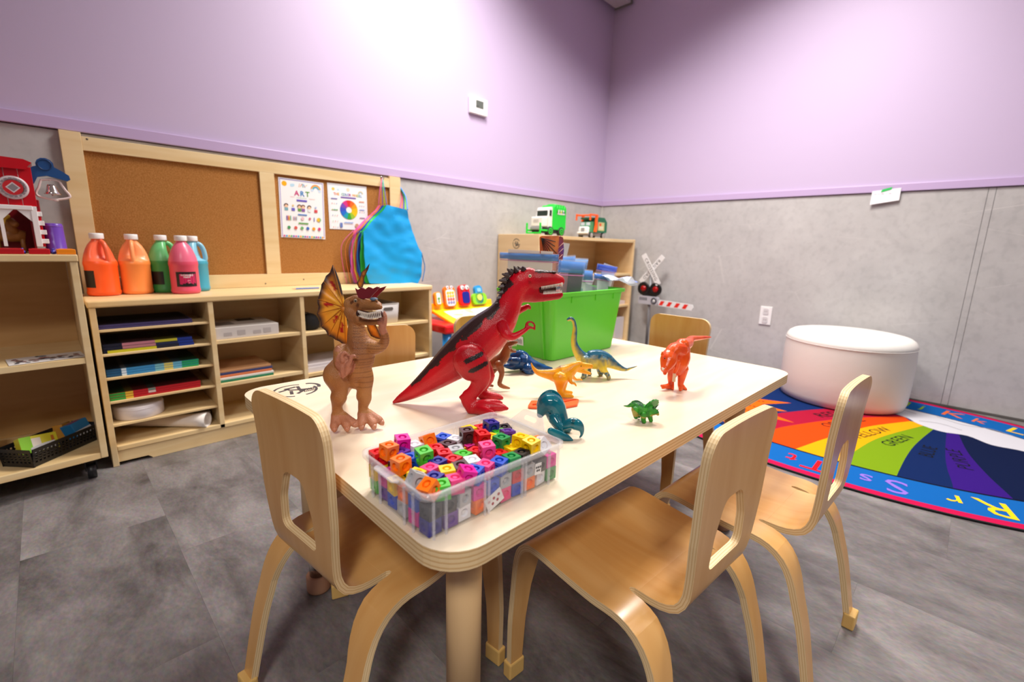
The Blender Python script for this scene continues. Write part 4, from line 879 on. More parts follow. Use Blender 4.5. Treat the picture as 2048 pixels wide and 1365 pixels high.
# ------------------------------------------------------------ aprons on the right board post
def apron(label, dx, y, col, zoff=0, lean=0, shade=None, front=False):
    t = thing('apron', label, 'apron', (-2.16+dx, y, .62), group='art aprons hanging on the board post')
    cx = -2.16+dx
    o = [(-.035, .415), (.095, .395), (.115, .325), (.160, .20), (.185, .165), (.178, .02), (.150, -.022), (-.150, -.005), (-.175, .06), (-.180, .14), (-.172, .27), (-.12, .325), (-.055, .385)]
    def fn(a, s):
        w = .016*noise.noise(Vector((a*7+dx*50, s*5, 1)))+.009*noise.noise(Vector((a*14+s*9, s*22-a*8, 4)))
        return Vector((cx+a-dx*.75*min(1, s/.415), y-.012+w-.05*(a*a), .62+zoff+s)), Vector((0, -1, 0))
    m = mat('apron_'+col, col, .42, bump=(16, .5))
    sheet('panel', round_poly(o, .012, 3), [], fn, .0012, [m, m], t, .016, world=False).location = -Vector((-2.16+dx, y, .62))
    sc = shade or col
    ms = mat('strap_'+sc, sc, .5)
    hook = Vector((-2.165+dx*.1, -.035, 1.178))
    for a0, b0_ in ((-.035, .415), (.095, .395)):
        s0 = Vector((cx+a0-dx*.75, y-.014, .62+zoff+b0_)); hk = hook if a0 < 0 else Vector((-2.044, -.012, 1.150+dx*.3)); midp = s0.lerp(hk, .5)+Vector((.010 if a0 > 0 else -.004, -.004, .01))
        g = G(); g.tube(catmull([tuple(s0), tuple(midp), tuple(hk)], 6), .0035, 6, flat=.4); obj('neck_strap', g, ms, t)
    for sx, a0, b0_, x2, zz in ((-1, -.172, .27, -.20, .0), (1, .185, .165, .205, .01)):
        s0 = Vector((cx+a0-dx*.75*min(1, b0_/.415), y-.010, .62+zoff+b0_)); g = G()
        g.tube(catmull([tuple(s0), (cx+x2-lean*.2, y+.002, .62+b0_*.75), (cx+x2+sx*.008-lean*.1, y-.002, .62+b0_*.45), (cx+x2-sx*.012, y-.004, .6135)], 6), .003, 6, flat=.4); obj('tie_strap', g, ms, t)
    return t
apron('pink apron, hindmost of the hanging aprons, its left edge showing', -.058, -.045, 'f06ab4')
apron('orange apron hanging between the pink and blue aprons', -.042, -.060, 'f08a40')
apron('navy apron hanging behind the green one', -.028, -.075, '2a4ab8')
apron('green apron hanging behind the light blue apron', -.014, -.090, '38c850', shade='66dd30')
apron('bright blue apron in front of the other aprons', 0, -.106, '109ce0', front=True, shade='2a80d0')
t = thing('wall_hook', 'small metal hook on the maple post holding the aprons', 'hook', (-2.165, -.03, 1.18))
g = G(); g.tube(catmull([(-2.165, -.021, 1.188), (-2.165, -.030, 1.180), (-2.165, -.042, 1.176), (-2.165, -.048, 1.186)], 5), .0025, 8); obj('hook', g, CHROME, t)
g = G(); g.cyl((-2.165, -.0225, 1.187), (-2.165, -.0255, 1.187), .007, 12); obj('plate', g, CHROME, t)

# ------------------------------------------------------------ red and yellow play desk
t = thing('play_desk', 'red toddler play desk with yellow phone-button top by the wall', 'toy desk', (-1.72, -.3, 0))
YEL = mat('toy_yellow', 'f8c010', .3)
g = G(); g.box((-2.03, -.42, .345), (-1.45, -.10, .395), 0, .012); g.box((-2.0, -.16, .39), (-1.93, -.11, .445), 0, .01); obj('desk_body', g, mat('toy_red', 'e0141c', .3), t)
for x, y in ((-1.99, -.38), (-1.99, -.14), (-1.50, -.38), (-1.50, -.14)):
    g = G(); g.cyl((x, y, .0008), (x, y, .345), .020, 16, r2=.026); obj('leg', g, mat('toy_blue', '1c8ad8', .35), t)
T1 = Matrix.Translation((-1.70, -.28, .40)) @ Matrix.Rotation(radians(14), 4, 'X')
g = G(); g.box((-.245, -.13, 0), (.245, .13, .022), 0, .008, T=T1); top_ = obj('tray', g, YEL, t)
g = G(); g.box((-.19, -.105, .0222), (.21, .075, .0245), 0, .001, T=T1); obj('map_page', g, mat('map_page', 'd8e4e8', .4, var=(22, 'c8b890', .45, .6)), top_)
T2 = Matrix.Translation((-1.70, -.165, .445)) @ Matrix.Rotation(radians(-12), 4, 'X')
g = G(); g.box((-.24, -.012, -.02), (.24, .012, .04), 0, .006, T=T2); obj('back_rail', g, YEL, t)
def face(name, x, w, h, c, z0=.0, r=.03):
    g = G(); Tm = T2 @ Matrix.Translation((x, -.012, z0)) @ Matrix(((1, 0, 0, 0), (0, 0, -1, 0), (0, 1, 0, 0), (0, 0, 0, 1)))
    g.prism(round_poly([(-w, 0), (w, 0), (w*.92, h), (-w*.92, h)], r, 5), 0, .022, T=Tm); return obj(name, g, mat('face_'+c, c, .3), t), Tm
def puck(par, Tm, name, x, z, r, c, h=.004, base=.022, sq=None):
    g = G(); pl = round_poly([(x-sq[0], z-sq[1]), (x+sq[0], z-sq[1]), (x+sq[0], z+sq[1]), (x-sq[0], z+sq[1])], min(sq)*.6, 4) if sq else [(x+r*cos(2*pi*k/14), z+r*sin(2*pi*k/14)) for k in range(14)]
    g.prism(pl, base, base+h, T=Tm); return obj(name, g, mat('face_'+c, c, .3), par)
f, Tm = face('orange_paddle', -.205, .026, .085, 'f89a10', .02, .022); puck(f, Tm, 'white_panel', 0, .045, 0, 'ecefe8', sq=(.014, .034)); puck(f, Tm, 'green_mark', 0, .045, .007, '58a858', base=.026); puck(f, Tm, 'green_mark', 0, .028, .006, '8ab890', base=.026)
f, Tm = face('orange_phone', -.115, .044, .125, 'f47c14', .01, .025); puck(f, Tm, 'phone_pad', 0, .055, 0, 'f6e8e8', sq=(.034, .050))
for r_ in range(4):
    for c_ in range(3): puck(f, Tm, 'key', -.019+.019*c_, .085-.020*r_, .0075, ('f4c020', 'f4c820', 'e05a50', '8a88b8')[r_], base=.026, h=.003)
for sx in (-1, 1): e = puck(f, Tm, 'eye', sx*.015, .118, .010, 'f4f2f4'); puck(e, Tm, 'pupil', sx*.015, .118, .004, '8a5a80', base=.026, h=.002)
f, Tm = face('red_monster', 0.0, .044, .130, 'e81418', .01, .028); puck(f, Tm, 'mouth', .006, .050, 0, '14208a', sq=(.028, .036))
for sx in (-1, 1): e = puck(f, Tm, 'eye', sx*.018, .112, .0135, 'f6f6f6', h=.008); puck(e, Tm, 'pupil', sx*.018+.003, .109, .005, '2a3a40', base=.03, h=.002)
f, Tm = face('green_wings', .120, .062, .072, '8fd820', .01, .03)
f2, Tm2 = face('blue_phone', .118, .032, .118, '2a9ad8', .014, .025); puck(f2, Tm2, 'dial', 0, .040, .020, 'f0e070', base=.022); puck(f2, Tm2, 'screen', 0, .088, 0, '8ac8ec', sq=(.016, .012))

# ------------------------------------------------------------ corner shelf with the trucks
EX0, EX1, EY, EZ = -1.262, -.066, -.395, .915
t = thing('corner_bookcase', 'tall maple bookcase in the corner with toy trucks on top', 'shelf', (-.66, -.2, 0))
g = G(); g.box((EX0+.0205, EY+.002, EZ-.026), (EX1-.0205, -.012, EZ-.004), 0, .002); obj('top_board', g, MAPLE_X, t)
for x in (EX0, EX1-.02):
    g = G(); g.box((x, EY, .0008), (x+.02, -.010, EZ), 0, .003); sp_ = obj('side_panel', g, wood('maple_panel', 'd9b88a', 'e4c698', .5, (1, 1, 9), 2), t)
    if x == EX0:
        d = Decal((EX0, -.192, .852), (0, -1, 0), (0, 0, 1), lift=.0003); INK2 = '4a4640'
        d.ring(0, 0, .029, .034, radians(30), radians(150), INK2, 10); d.ring(0, 0, .029, .034, radians(160), radians(330), INK2, 14)
        for x_, y_, a in ((-.01, .006, 70), (-.004, -.006, 110), (.006, .004, 75), (.002, -.012, 30), (.014, -.004, 90)):
            c_, s_ = cos(radians(a)), sin(radians(a)); d.poly([(x_+c_*u-s_*v, y_+s_*u+c_*v) for u, v in ((-.012, -.003), (.012, -.003), (.012, .003), (-.012, .003))], INK2)
        d.rect(.018, -.008, .034, -.003, INK2); d.rect(.020, -.016, .032, -.012, INK2); d.build('logo', sp_)
g = G(); g.box((EX0+.0205, -.018, .05), (EX1-.0205, -.011, EZ-.0265)); obj('back_panel', g, MAPLE, t)
for z in (.07, .38, .64):
    g = G(); g.box((EX0+.0203, EY+.01, z-.018), (EX1-.0203, -.0185, z), 0, .002); obj('shelf_board', g, MAPLE_X, t)
g = G(); g.box((EX0+.0203, EY+.02, .0008), (EX1-.0203, EY+.036, .0515)); obj('kick_board', g, MAPLE_X, t)
book('pale book lying on the corner bookcase lower shelf', -.25, -.10, .3802, .03, -.36, -.15, 'd8c8c8', None)
book('white box standing on the corner bookcase bottom shelf', -.22, -.095, .0702, .20, -.36, -.2, 'd8d0d4', None, name='white_box', cat='box')

# ------------------------------------------------------------ toy trucks
def wheel(par, x, y, r, w, hub, side, n=22):
    g = G(); g.lathe([(r*.6, -w/2), (r*.94, -w/2), (r, -w*.35), (r, w*.35), (r*.94, w/2), (r*.6, w/2)], n, T=Matrix.Translation((x, y, r+.0008)) @ Matrix.Rotation(pi/2, 4, 'X')); wl_ = obj('wheel', g, mat('tyre', '1a1a1c', .7), par, world=False)
    g = G(); g.lathe([(r*.68, -w*.52), (r*.6, -w*.56), (r*.25, -w*.42), (r*.12, -w*.62), (.001, -w*.62)] if side > 0 else [(r*.68, w*.52), (r*.6, w*.56), (r*.25, w*.42), (r*.12, w*.62), (.001, w*.62)], n, caps=False, T=Matrix.Translation((x, y, r+.0008)) @ Matrix.Rotation(pi/2, 4, 'X')); obj('hub', g, hub, wl_, world=False)
LG = mat('lime_plastic', '16c832', .3); CR = mat('cream_plastic', 'e8e4de', .4)
# long axis local +x = front
t = thing('toy_truck', 'bright green and white toy garbage truck on the corner bookcase', 'toy truck', (-.985, -.225, EZ-.004), radians(180))
L2, W2 = .118, .062
g = G(); prof = [(-.125, .045), (.020, .045), (.020, .150), (.004, .196), (-.015, .214), (-.105, .214), (-.125, .196)]
def xz_prism(g, prof, y0, y1, bev=0): g.prism(prof, 0, y1-y0, T=Matrix.Translation((0, y1, 0)) @ Matrix(((1, 0, 0, 0), (0, 0, -1, 0), (0, 1, 0, 0), (0, 0, 0, 1)))); return g
xz_prism(g, round_poly(prof, .012, 4), -W2, W2); obj('hopper', g, LG, t, world=False)
for k in range(4): 
    g = G(); x = -.105+.026*k; g.tube([(x, -W2-.001, .16), (x, -W2+.004, .206), (x, -.02, .216), (x, .02, .216), (x, W2-.004, .206), (x, W2+.001, .16)], .006, 8); obj('rib', g, LG, t, world=False)
g = G(); xz_prism(g, round_poly([(.021, .045), (.062, .045), (.062, .135), (.048, .190), (.021, .200)], .008, 3), -W2+.004, W2-.004); obj('cab', g, CR, t, world=False)
g = G(); g.box((.058, -W2+.014, .135), (.064, W2-.014, .172), 0, .003); obj('windscreen', g, mat('tinted_glass', '1c2a20', .1), t, world=False)
for s in (-1, 1): g = G(); g.box((.03, s*(W2-.003)-.001, .135), (.052, s*(W2-.003)+.001, .175), 0, .0008); obj('side_window', g, mat('tinted_glass', '1c2a20', .1), t, world=False)
g = G(); g.box((.0625, -W2+.008, .060), (.118, W2-.008, .128), 0, .008); obj('bonnet', g, CR, t, world=False)
g = G(); g.box((.112, -W2+.010, .040), (.126, W2-.010, .060), 0, .004); obj('bumper', g, GREY, t, world=False)
g = G(); g.box((-.125, -W2+.006, .022), (.105, W2-.006, .046), 0, .004); obj('chassis', g, mat('truck_black', '18181a', .5), t, world=False)
for s in (-1, 1):
    g = G(); g.box((.045, s*W2-.005, .030), (.150, s*W2+.005, .042), 0, .003); g.box((.142, s*W2-.006, .012), (.152, s*W2+.006, .085), 0, .003); obj('lift_arm', g, LG, t, world=False)
    g = G(); g.box((-.03, s*(W2+.001)-.001, .150), (-.11, s*(W2+.001)+.001, .180), 0, .0006); st = obj('sticker', g, CR, t, world=False)
    d = Decal((-.07, s*(W2+.0021), .165), (1 if s < 0 else -1, 0, 0), (0, 0, 1)); d.poly([(-.03, -.008), (-.024, .008), (-.018, -.008)], '9a9890'); d.disc(-.002, 0, .008, 'e0cc60'); d.disc(.022, 0, .007, '8a98a8'); d.build('print', st, world=False)
    for x in (.045, -.075): wheel(t, x, s*(W2-.006), .032, .026, LG, 1 if s > 0 else -1)
g = G(); g.box((.140, -W2, .012), (.150, W2, .022), 0, .002); obj('fork_bar', g, LG, t, world=False)
d = Decal((.119, 0, .095), (0, 1, 0), (0, 0, 1)); [d.rect(-.03, .010-.008*k, .02, .013-.008*k, 'bcb6b0') for k in range(3)]; d.build('bonnet_print', t, world=False)

t = thing('toy_truck', 'dark green toy truck with an orange lift arm on the corner bookcase', 'toy truck', (-.43, -.20, EZ-.004), radians(-178))
DG = mat('dark_green', '0c6a4c', .3); OR = mat('toy_orange', 'f8601a', .3)
g = G(); xz_prism(g, round_poly([(-.15, .048), (.02, .048), (.02, .145), (-.02, .165), (-.11, .165), (-.15, .130)], .008, 3), -.055, .055); hp_ = obj('hopper', g, DG, t, world=False)
for s in (-1, 1):
    d = Decal((-.065, s*.055, .098), (1 if s < 0 else -1, 0, 0), (0, 0, 1)); d.rect(-.045, -.035, .045, .03, 'c8c48a'); d.rect(-.03, .0, .0, .022, 'e05020'); d.rect(-.03, -.01, .03, -.004, 'e8e8e0'); d.rect(-.03, -.022, .03, -.017, 'e8e8e0'); d.build('decal', hp_, world=False)
g = G(); g.box((.021, -.05, .145), (.075, .05, .160), 0, .005); obj('roof_guard', g, DG, t, world=False)
g = G(); xz_prism(g, round_poly([(.025, .04), (.075, .04), (.078, .095), (.070, .128), (.025, .130)], .006, 3), -.048, .048); obj('cab', g, mat('cab_green', '4aa070', .35), t, world=False)
for s in (-1, 1): g = G(); g.box((.074, s*.024-.018, .098), (.0795, s*.024+.018, .122), 0, .002); obj('windscreen', g, mat('pale_glass', 'c8d4dc', .15), t, world=False)
g = G(); g.box((.076, -.045, .04), (.108, .045, .090), 0, .012); g.box((.10, -.05, .036), (.114, .05, .050), 0, .004); obj('bonnet', g, WHITE, t, world=False)
g = G(); g.box((.108, -.016, .048), (.112, .016, .080), 0, .001); obj('grille', g, GREY, t, world=False)
for s in (-1, 1): g = G(); g.sphere((.110, s*.034, .060), .007, 10, 6, sc=(.5, 1, 1)); obj('headlamp', g, mat('lamp_glass', 'd8d8dc', .1), t, world=False)
g = G(); g.box((-.145, -.045, .022), (.10, .045, .042), 0, .003); obj('chassis', g, mat('chassis_grey', '8a8488', .5), t, world=False)
for s in (-1, 1):
    g = G(); xz_prism(g, round_poly([(.02, .05), (.045, .05), (.034, .10), (.036, .155), (.022, .185), (.006, .178), (.016, .14), (.010, .10)], .004, 3), s*.064-.007, s*.064+.007); g.box((.016, s*.064-.006, .170), (.115, s*.064+.006, .184), 0, .003); g.box((.104, s*.064-.006, .135), (.115, s*.064+.006, .172), 0, .003); obj('lift_arm', g, OR, t, world=False)
    for x in (.065, -.105): wheel(t, x, s*.046, .024, .018, mat('hub_white', 'd8d4d8', .4), 1 if s > 0 else -1)
g = G(); g.box((.085, -.062, .168), (.108, .062, .180), 0, .004); obj('cross_bar', g, OR, t, world=False)

# ------------------------------------------------------------ toy level crossing sign
t = thing('crossing_sign', 'toy railroad crossing sign with red lights and striped barrier arm', 'toy sign', (-.12, -.595, 0))
MX = Matrix(((0, 0, -1, 0), (-1, 0, 0, 0), (0, 1, 0, 0), (0, 0, 0, 1)))    # plane x-right = -y, y-up = z, out = -x
def plate(name, poly, x, th, m, par=t, T=None):
    g = G(); g.prism(poly, 0, th, T=Matrix.Translation((x, -.595, 0)) @ MX @ (T or Matrix.Identity(4))); return obj(name, g, m, par)
g = G(); g.cyl((-.12, -.603, .02), (-.12, -.590, .68), .0115, 14); obj('pole', g, GREY, t)
g = G(); g.lathe([(.085, .0008), (.085, .012), (.05, .02), (.012, .026), (.012, .05)], 30, (-.12, -.603, 0)); obj('foot', g, BLACK, t)
WB = mat('sign_white', 'e4e2e2', .4)
for ang, txt, z_ in ((-57, 'CROSSING', .0), (50, 'RAILROAD', -.005)):
    Tm = Matrix.Translation((.0, .683, 0)) @ Matrix.Rotation(radians(ang), 4, 'Z')
    b_ = plate('crossbuck_board', round_poly([(-.138, -.021), (.138, -.021), (.138, .021), (-.138, .021)], .003, 2), -.128+z_*-1 if ang == 50 else -.134, .005, WB, T=Tm)
    x = -.1335 if ang == 50 else -.1392
    x = (-.123-.005 if ang == 50 else -.134-.005)
    an_ = ang+(180 if ang == 50 else 0); ca, sa = cos(radians(an_)), sin(radians(an_))
    d = Decal((x-.0001, -.595, .683), (0, -ca, sa), (0, sa, ca)); d.text(txt, 0, 0, .036, '3a3a40', 0, spacing=1.2); d.build('lettering', b_)
for s in (-1, 1):
    y = -.595-s*.052
    g = G(); g.lathe([(.052, 0), (.054, .004), (.050, .010), (.034, .008), (.030, .006), (.001, .006)], 30, T=Matrix.Translation((-.130, y, .528)) @ Matrix.Rotation(-pi/2, 4, 'Y')); hd = obj('lamp_hood', g, BLACK, t)
    g = G(); g.sphere((-.138, y, .528), .024, 18, 10, sc=(.5, 1, 1)); obj('red_lens', g, mat('red_lens', 'a01010', .15), hd)
plate('lamp_bracket', [(-.06, .47), (.06, .47), (.045, .52), (-.045, .52)], -.118, .014, BLACK)
pb = plate('speaker_box', round_poly([(-.085, .405), (.085, .405), (.085, .470), (-.085, .470)], .015, 4), -.115, .03, mat('box_grey', 'b4b2bc', .4))
g = G(); g.tube([(-.146, -.595-.052+.020*cos(2*pi*k/20), .438+.020*sin(2*pi*k/20)) for k in range(20)], .006, 8, closed=True); obj('speaker_ring', g, mat('speaker_dark', '4a4a52', .5), pb)
g = G(); g.sphere((-.145, -.595-.052, .438), .011, 12, 8, sc=(.4, 1, 1)); obj('button', g, WHITE, pb)
d = Decal((-.1452, -.565, .447), (0, -1, 0), (0, 0, 1)); [d.rect(-.045+.014*k, -.012, -.036+.014*k, .012, '5a5a60') for k in range(5)]; d.build('vent_print', pb)
Ta = Matrix.Translation((.085, .425, 0)) @ Matrix.Rotation(radians(-2), 4, 'Z')
ar = plate('barrier_arm', round_poly([(0, -.024), (.275, -.022), (.285, 0), (.275, .022), (0, .024)], .008, 3), -.122, .010, WB, T=Ta)
d = Decal((-.1322, -.595-.085, .425), (0, -cos(radians(-2)), sin(radians(-2))), (0, sin(radians(-2)), cos(radians(-2))))
for k in range(4): x = .004+.064*k; d.poly([(x, -.017), (x+.030, -.017), (x+.048, .018), (x+.018, .018)], 'e0281c')
d.build('stripe', ar)

# ------------------------------------------------------------ green tote and its zip bags
t = thing('storage_tote', 'lime green plastic tote full of zip bags on the table far end', 'bin', (-2.36, -1.47, TH))
GM = mat('lime_tote', '68d838', .3, alpha=.84)
cx_, cy_, ww, dw = -2.357, -1.485, .162, .100
def tr(dx, z, r=.016): return [(cx_+a, cy_+b, z) for a, b in round_poly([(-ww-dx, -dw-dx*.7), (ww+dx, -dw-dx*.7), (ww+dx, dw+dx*.7), (-ww-dx, dw+dx*.7)], r, 4)]
g = G(); g.loft([tr(-.004, TH+.0008), tr(0, TH+.004), tr(.020, .690), tr(.029, .692), tr(.030, .702), tr(.022, .7035), tr(.017, .690), tr(-.004, TH+.006)], sm=False); obj('tub', g, GM, t)
g = G()
for x in (cx_-.10, cx_+.02, cx_+.12): g.box((x, cy_-dw-.016, .672), (x+.003, cy_-dw-.008, .690))
obj('rim_rib', g, GM, t)
for x_, y_, r_ in ((cx_-ww-.006, cy_-dw+.030, -7), (cx_-ww-.006, cy_+dw-.030, -7)):
    g = G(); g.box((-.003, -.004, 0), (.004, .004, .185), 0, .001, T=Matrix.Translation((x_+.004, y_, TH+.003)) @ Matrix.Rotation(radians(r_), 4, 'Y')); obj('corner_rib', g, GM, t)
g = G(); Tt_ = Matrix.Translation((cx_-ww-.0065, cy_+.035, TH+.045)) @ Matrix.Rotation(radians(-6), 4, 'Y'); g.box((-.0006, -.024, -.014), (.0, .024, .014), 0, 0, T=Tt_); stx = obj('price_sticker', g, WHITE, t)
d = Decal((cx_-ww-.0078, cy_+.035, TH+.045), (0, -1, 0), (0, 0, 1), lift=.0008); [d.rect(-.018+.005*k, -.009, -.016+.005*k, .007-(k % 3)*.002, '5a5a58') for k in range(8)]; d.build('barcode', stx)
ZB = mat('zip_blue', '4a90e0', .25, alpha=.85); ZP = mat('zip_pink', 'd88ac8', .3, alpha=.9); BAG = mat('bag_film', 'dfe6f0', .12, alpha=.16)
def zipbag(label, x0, x1, y, z0, z1, tilt_, lean, content=(), yaw_=0, band='4a90e0', film=BAG):
    t = thing('zip_bag', label, 'bag', ((x0+x1)/2, y, z0), 0, group='zip bags in the green tote'); t.rotation_euler = (radians(lean), radians(tilt_), radians(yaw_))
    w, h = (x1-x0)/2, z1-z0
    def ring(z, th, wv): 
        pts = []; n = 10
        for k in range(n+1): a = -w+2*w*k/n; pts.append((a, -th*sin(pi*k/n)-.0022+.0006*wv*sin(k*1.3), z))
        for k in range(n, -1, -1): a = -w+2*w*k/n; pts.append((a, th*sin(pi*k/n)+.0022+.0006*wv*sin(k*1.3), z))
        return pts
    g = G(); g.loft([ring(0, .004, 0), ring(h*.3, .009, .5), ring(h*.6, .008, 1), ring(h*.85, .003, 1), ring(h, .0008, 1.2)]); obj('film', g, film, t, world=False)
    g = G(); g.loft([ring(h*.865, .0035, 1), ring(h*.985, .002, 1.2)]); obj('zip_band', g, mat('band_'+band, band, .25, alpha=.7), t, world=False)
    g = G(); g.loft([ring(h*.835, .0038, 1), ring(h*.845, .0036, 1)]); obj('zip_line', g, ZP, t, world=False)
    for k, (a0, b0_, a1, b1_, c, rot) in enumerate(content):
        zo = max(0, .60-z0); b0_ += zo; b1_ += zo
        g = G(); Tm = Matrix.Translation((0, -.0016+.0014*k, 0)) @ Matrix.Rotation(radians(rot), 4, 'Y'); g.box((a0, 0, b0_), (a1, .0012, b1_), T=Tm); obj('card', g, mat('card_'+c, c, .4), t, world=False)
    return t
zipbag('large clear zip bag of white papers, leftmost in the green tote', -2.621, -2.381, -1.457, .66, .812, 0, 0, [(-.085, .0, .098, .160, 'f6f2ee', 1), (-.06, .0, .09, .11, 'f0eae6', -3)], yaw_=-90)
zipbag('clear zip bag with black and blue cards behind the red dinosaur', -2.500, -2.375, -1.560, .515, .795, 3, 2, [(-.015, .03, .055, .17, '1c1a24', 0), (-.05, .06, -.01, .12, '9ab8d8', 22), (-.045, .08, .0, .12, 'c8d4dc', -20)], band='5a9aec')
zipbag('clear zip bag with white discs in the middle of the green tote', -2.375, -2.250, -1.535, .515, .765, 4, -6, [(-.045, .07, .02, .155, 'ece8ec', 0), (-.02, .05, .05, .12, 'd8d4e4', 12)])
zipbag('clear zip bag with a bright blue band at the tote right front', -2.265, -2.175, -1.550, .62, .748, 8, -10, [(-.04, .05, .04, .12, 'e4e2ea', 5)], band='3a80e8')
zipbag('tall zip bag with a vivid blue band at the tote right rear', -2.235, -2.115, -1.50, .63, .778, 6, 8, [(-.04, .04, .04, .15, 'd4d8e8', 5)], band='1a5ae0')
zipbag('zip bag with red and white cards at the back of the tote', -2.41, -2.26, -1.44, .515, .805, -3, 5, [(-.05, .05, .04, .18, 'c03038', 10), (-.01, .06, .06, .165, 'e4e0e0', -12)], band='6aa0e8')
zipbag('zip bag with dark and brown cards at the rear of the tote', -2.33, -2.19, -1.42, .515, .800, 2, 6, [(-.07, .05, .02, .18, '3a2a30', 6), (.0, .04, .07, .165, 'b06a50', -8), (-.03, .05, .03, .17, 'dcdce4', 25)], band='88b4e8')
# flopped-over bag on the right rim
t = thing('zip_bag', 'crinkled clear bag flopped over the right rim of the green tote', 'bag', (-2.15, -1.56, .70), group='zip bags in the green tote')
fn = lambda a, s: (Vector((-2.215+s, -1.56+a, .735-.9*s*s-.010*s+.006*sin(a*70+s*60)+.005*sin(s*110))), Vector((0, 0, 1)))
sheet('film', [(-.05, 0), (.05, 0), (.04, .12), (-.01, .175), (-.045, .12)], [], fn, .0015, [mat('bag_shiny', 'd4dcf0', .12, alpha=.55)]*2, t, .009, world=False).location = -Vector((-2.15, -1.56, .70))
sheet('zip_band', [(-.048, .118), (.038, .118), (-.008, .172)], [], lambda a, s: (fn(a, s)[0]+Vector((0, 0, .0015)), Vector((0, 0, 1))), .001, [mat('band_5a7ae0', '7a98e4', .25, alpha=.8)]*2, t, .012, world=False).location = -Vector((-2.15, -1.56, .70))
# loose papers and the patterned wing pouch
t = thing('paper_sheet', 'large cream paper sheet standing at the back of the green tote', 'paper', (-2.36, -1.40, .60)); t.rotation_euler = (radians(3), 0, 0)
g = G(); g.prism([(-.01, 0), (.06, 0), (.118, .245), (.03, .252)], 0, .001, T=Matrix(((1, 0, 0, 0), (0, 0, -1, 0), (0, 1, 0, 0), (0, 0, 0, 1)))); obj('sheet', g, mat('cream_paper', 'e8dcc8', .6), t, world=False)
t = thing('wing_pouch', 'orange and purple fabric pouch with black wing veins in the tote', 'pouch', (-2.44, -1.50, .60))
def fw_(a, s): return Vector((-2.430+a, -1.50+.010*sin(a*20), .60+s)), Vector((0, -1, 0))
o1 = [(-.078, .262), (.028, .266), (.026, .22), (.008, .10), (.0, 0), (-.05, 0)]; o2 = [(.0, 0), (.008, .10), (.026, .22), (.028, .266), (.052, .262), (.060, .22), (.046, .15), (.050, 0)]
OW = mat('wing_orange', 'e07818', .5, var=(14, 'b84a10', .45, .6)); PW = mat('wing_purple', '5a2a90', .5, var=(9, '8a1c28', .5, .62))
LL = -Vector((-2.44, -1.50, .60))
a_ = sheet('orange_wing', round_poly(o1, .006, 2), [], fw_, .003, [OW, OW], t, .015, world=False); a_.location = LL
b_ = sheet('purple_wing', round_poly(o2, .006, 2), [], fw_, .003, [PW, PW], t, .015, world=False); b_.location = LL
g = G()
for k in range(7):
    a = radians(-6-10*k); p0 = Vector((-.074, .256)); L_ = .10
    pts = []
    for q in range(6):
        r_ = L_*q/5; x_, z_ = p0.x+r_*cos(a), p0.y+r_*sin(a)
        if x_ < .02 and x_ > -.078+.03*(.262-z_)/.1: pts.append(tuple(fw_(x_, z_)[0]+Vector((0, -.002, 0))))
    if len(pts) > 1: g.tube(pts, .0012, 4)
obj('wing_veins', g, mat('vein_black', '1a0c0c', .6), t)
g = G()
for k in range(10): z_ = .245-.018*k; g.tube([tuple(fw_(.024-.001*k, z_-.016)[0]+Vector((0, -.002, 0))), tuple(fw_(.054-.001*k, z_)[0]+Vector((0, -.002, 0)))], .001, 4)
obj('pale_stripes', g, mat('stripe_pale', 'e8a890', .6), t)
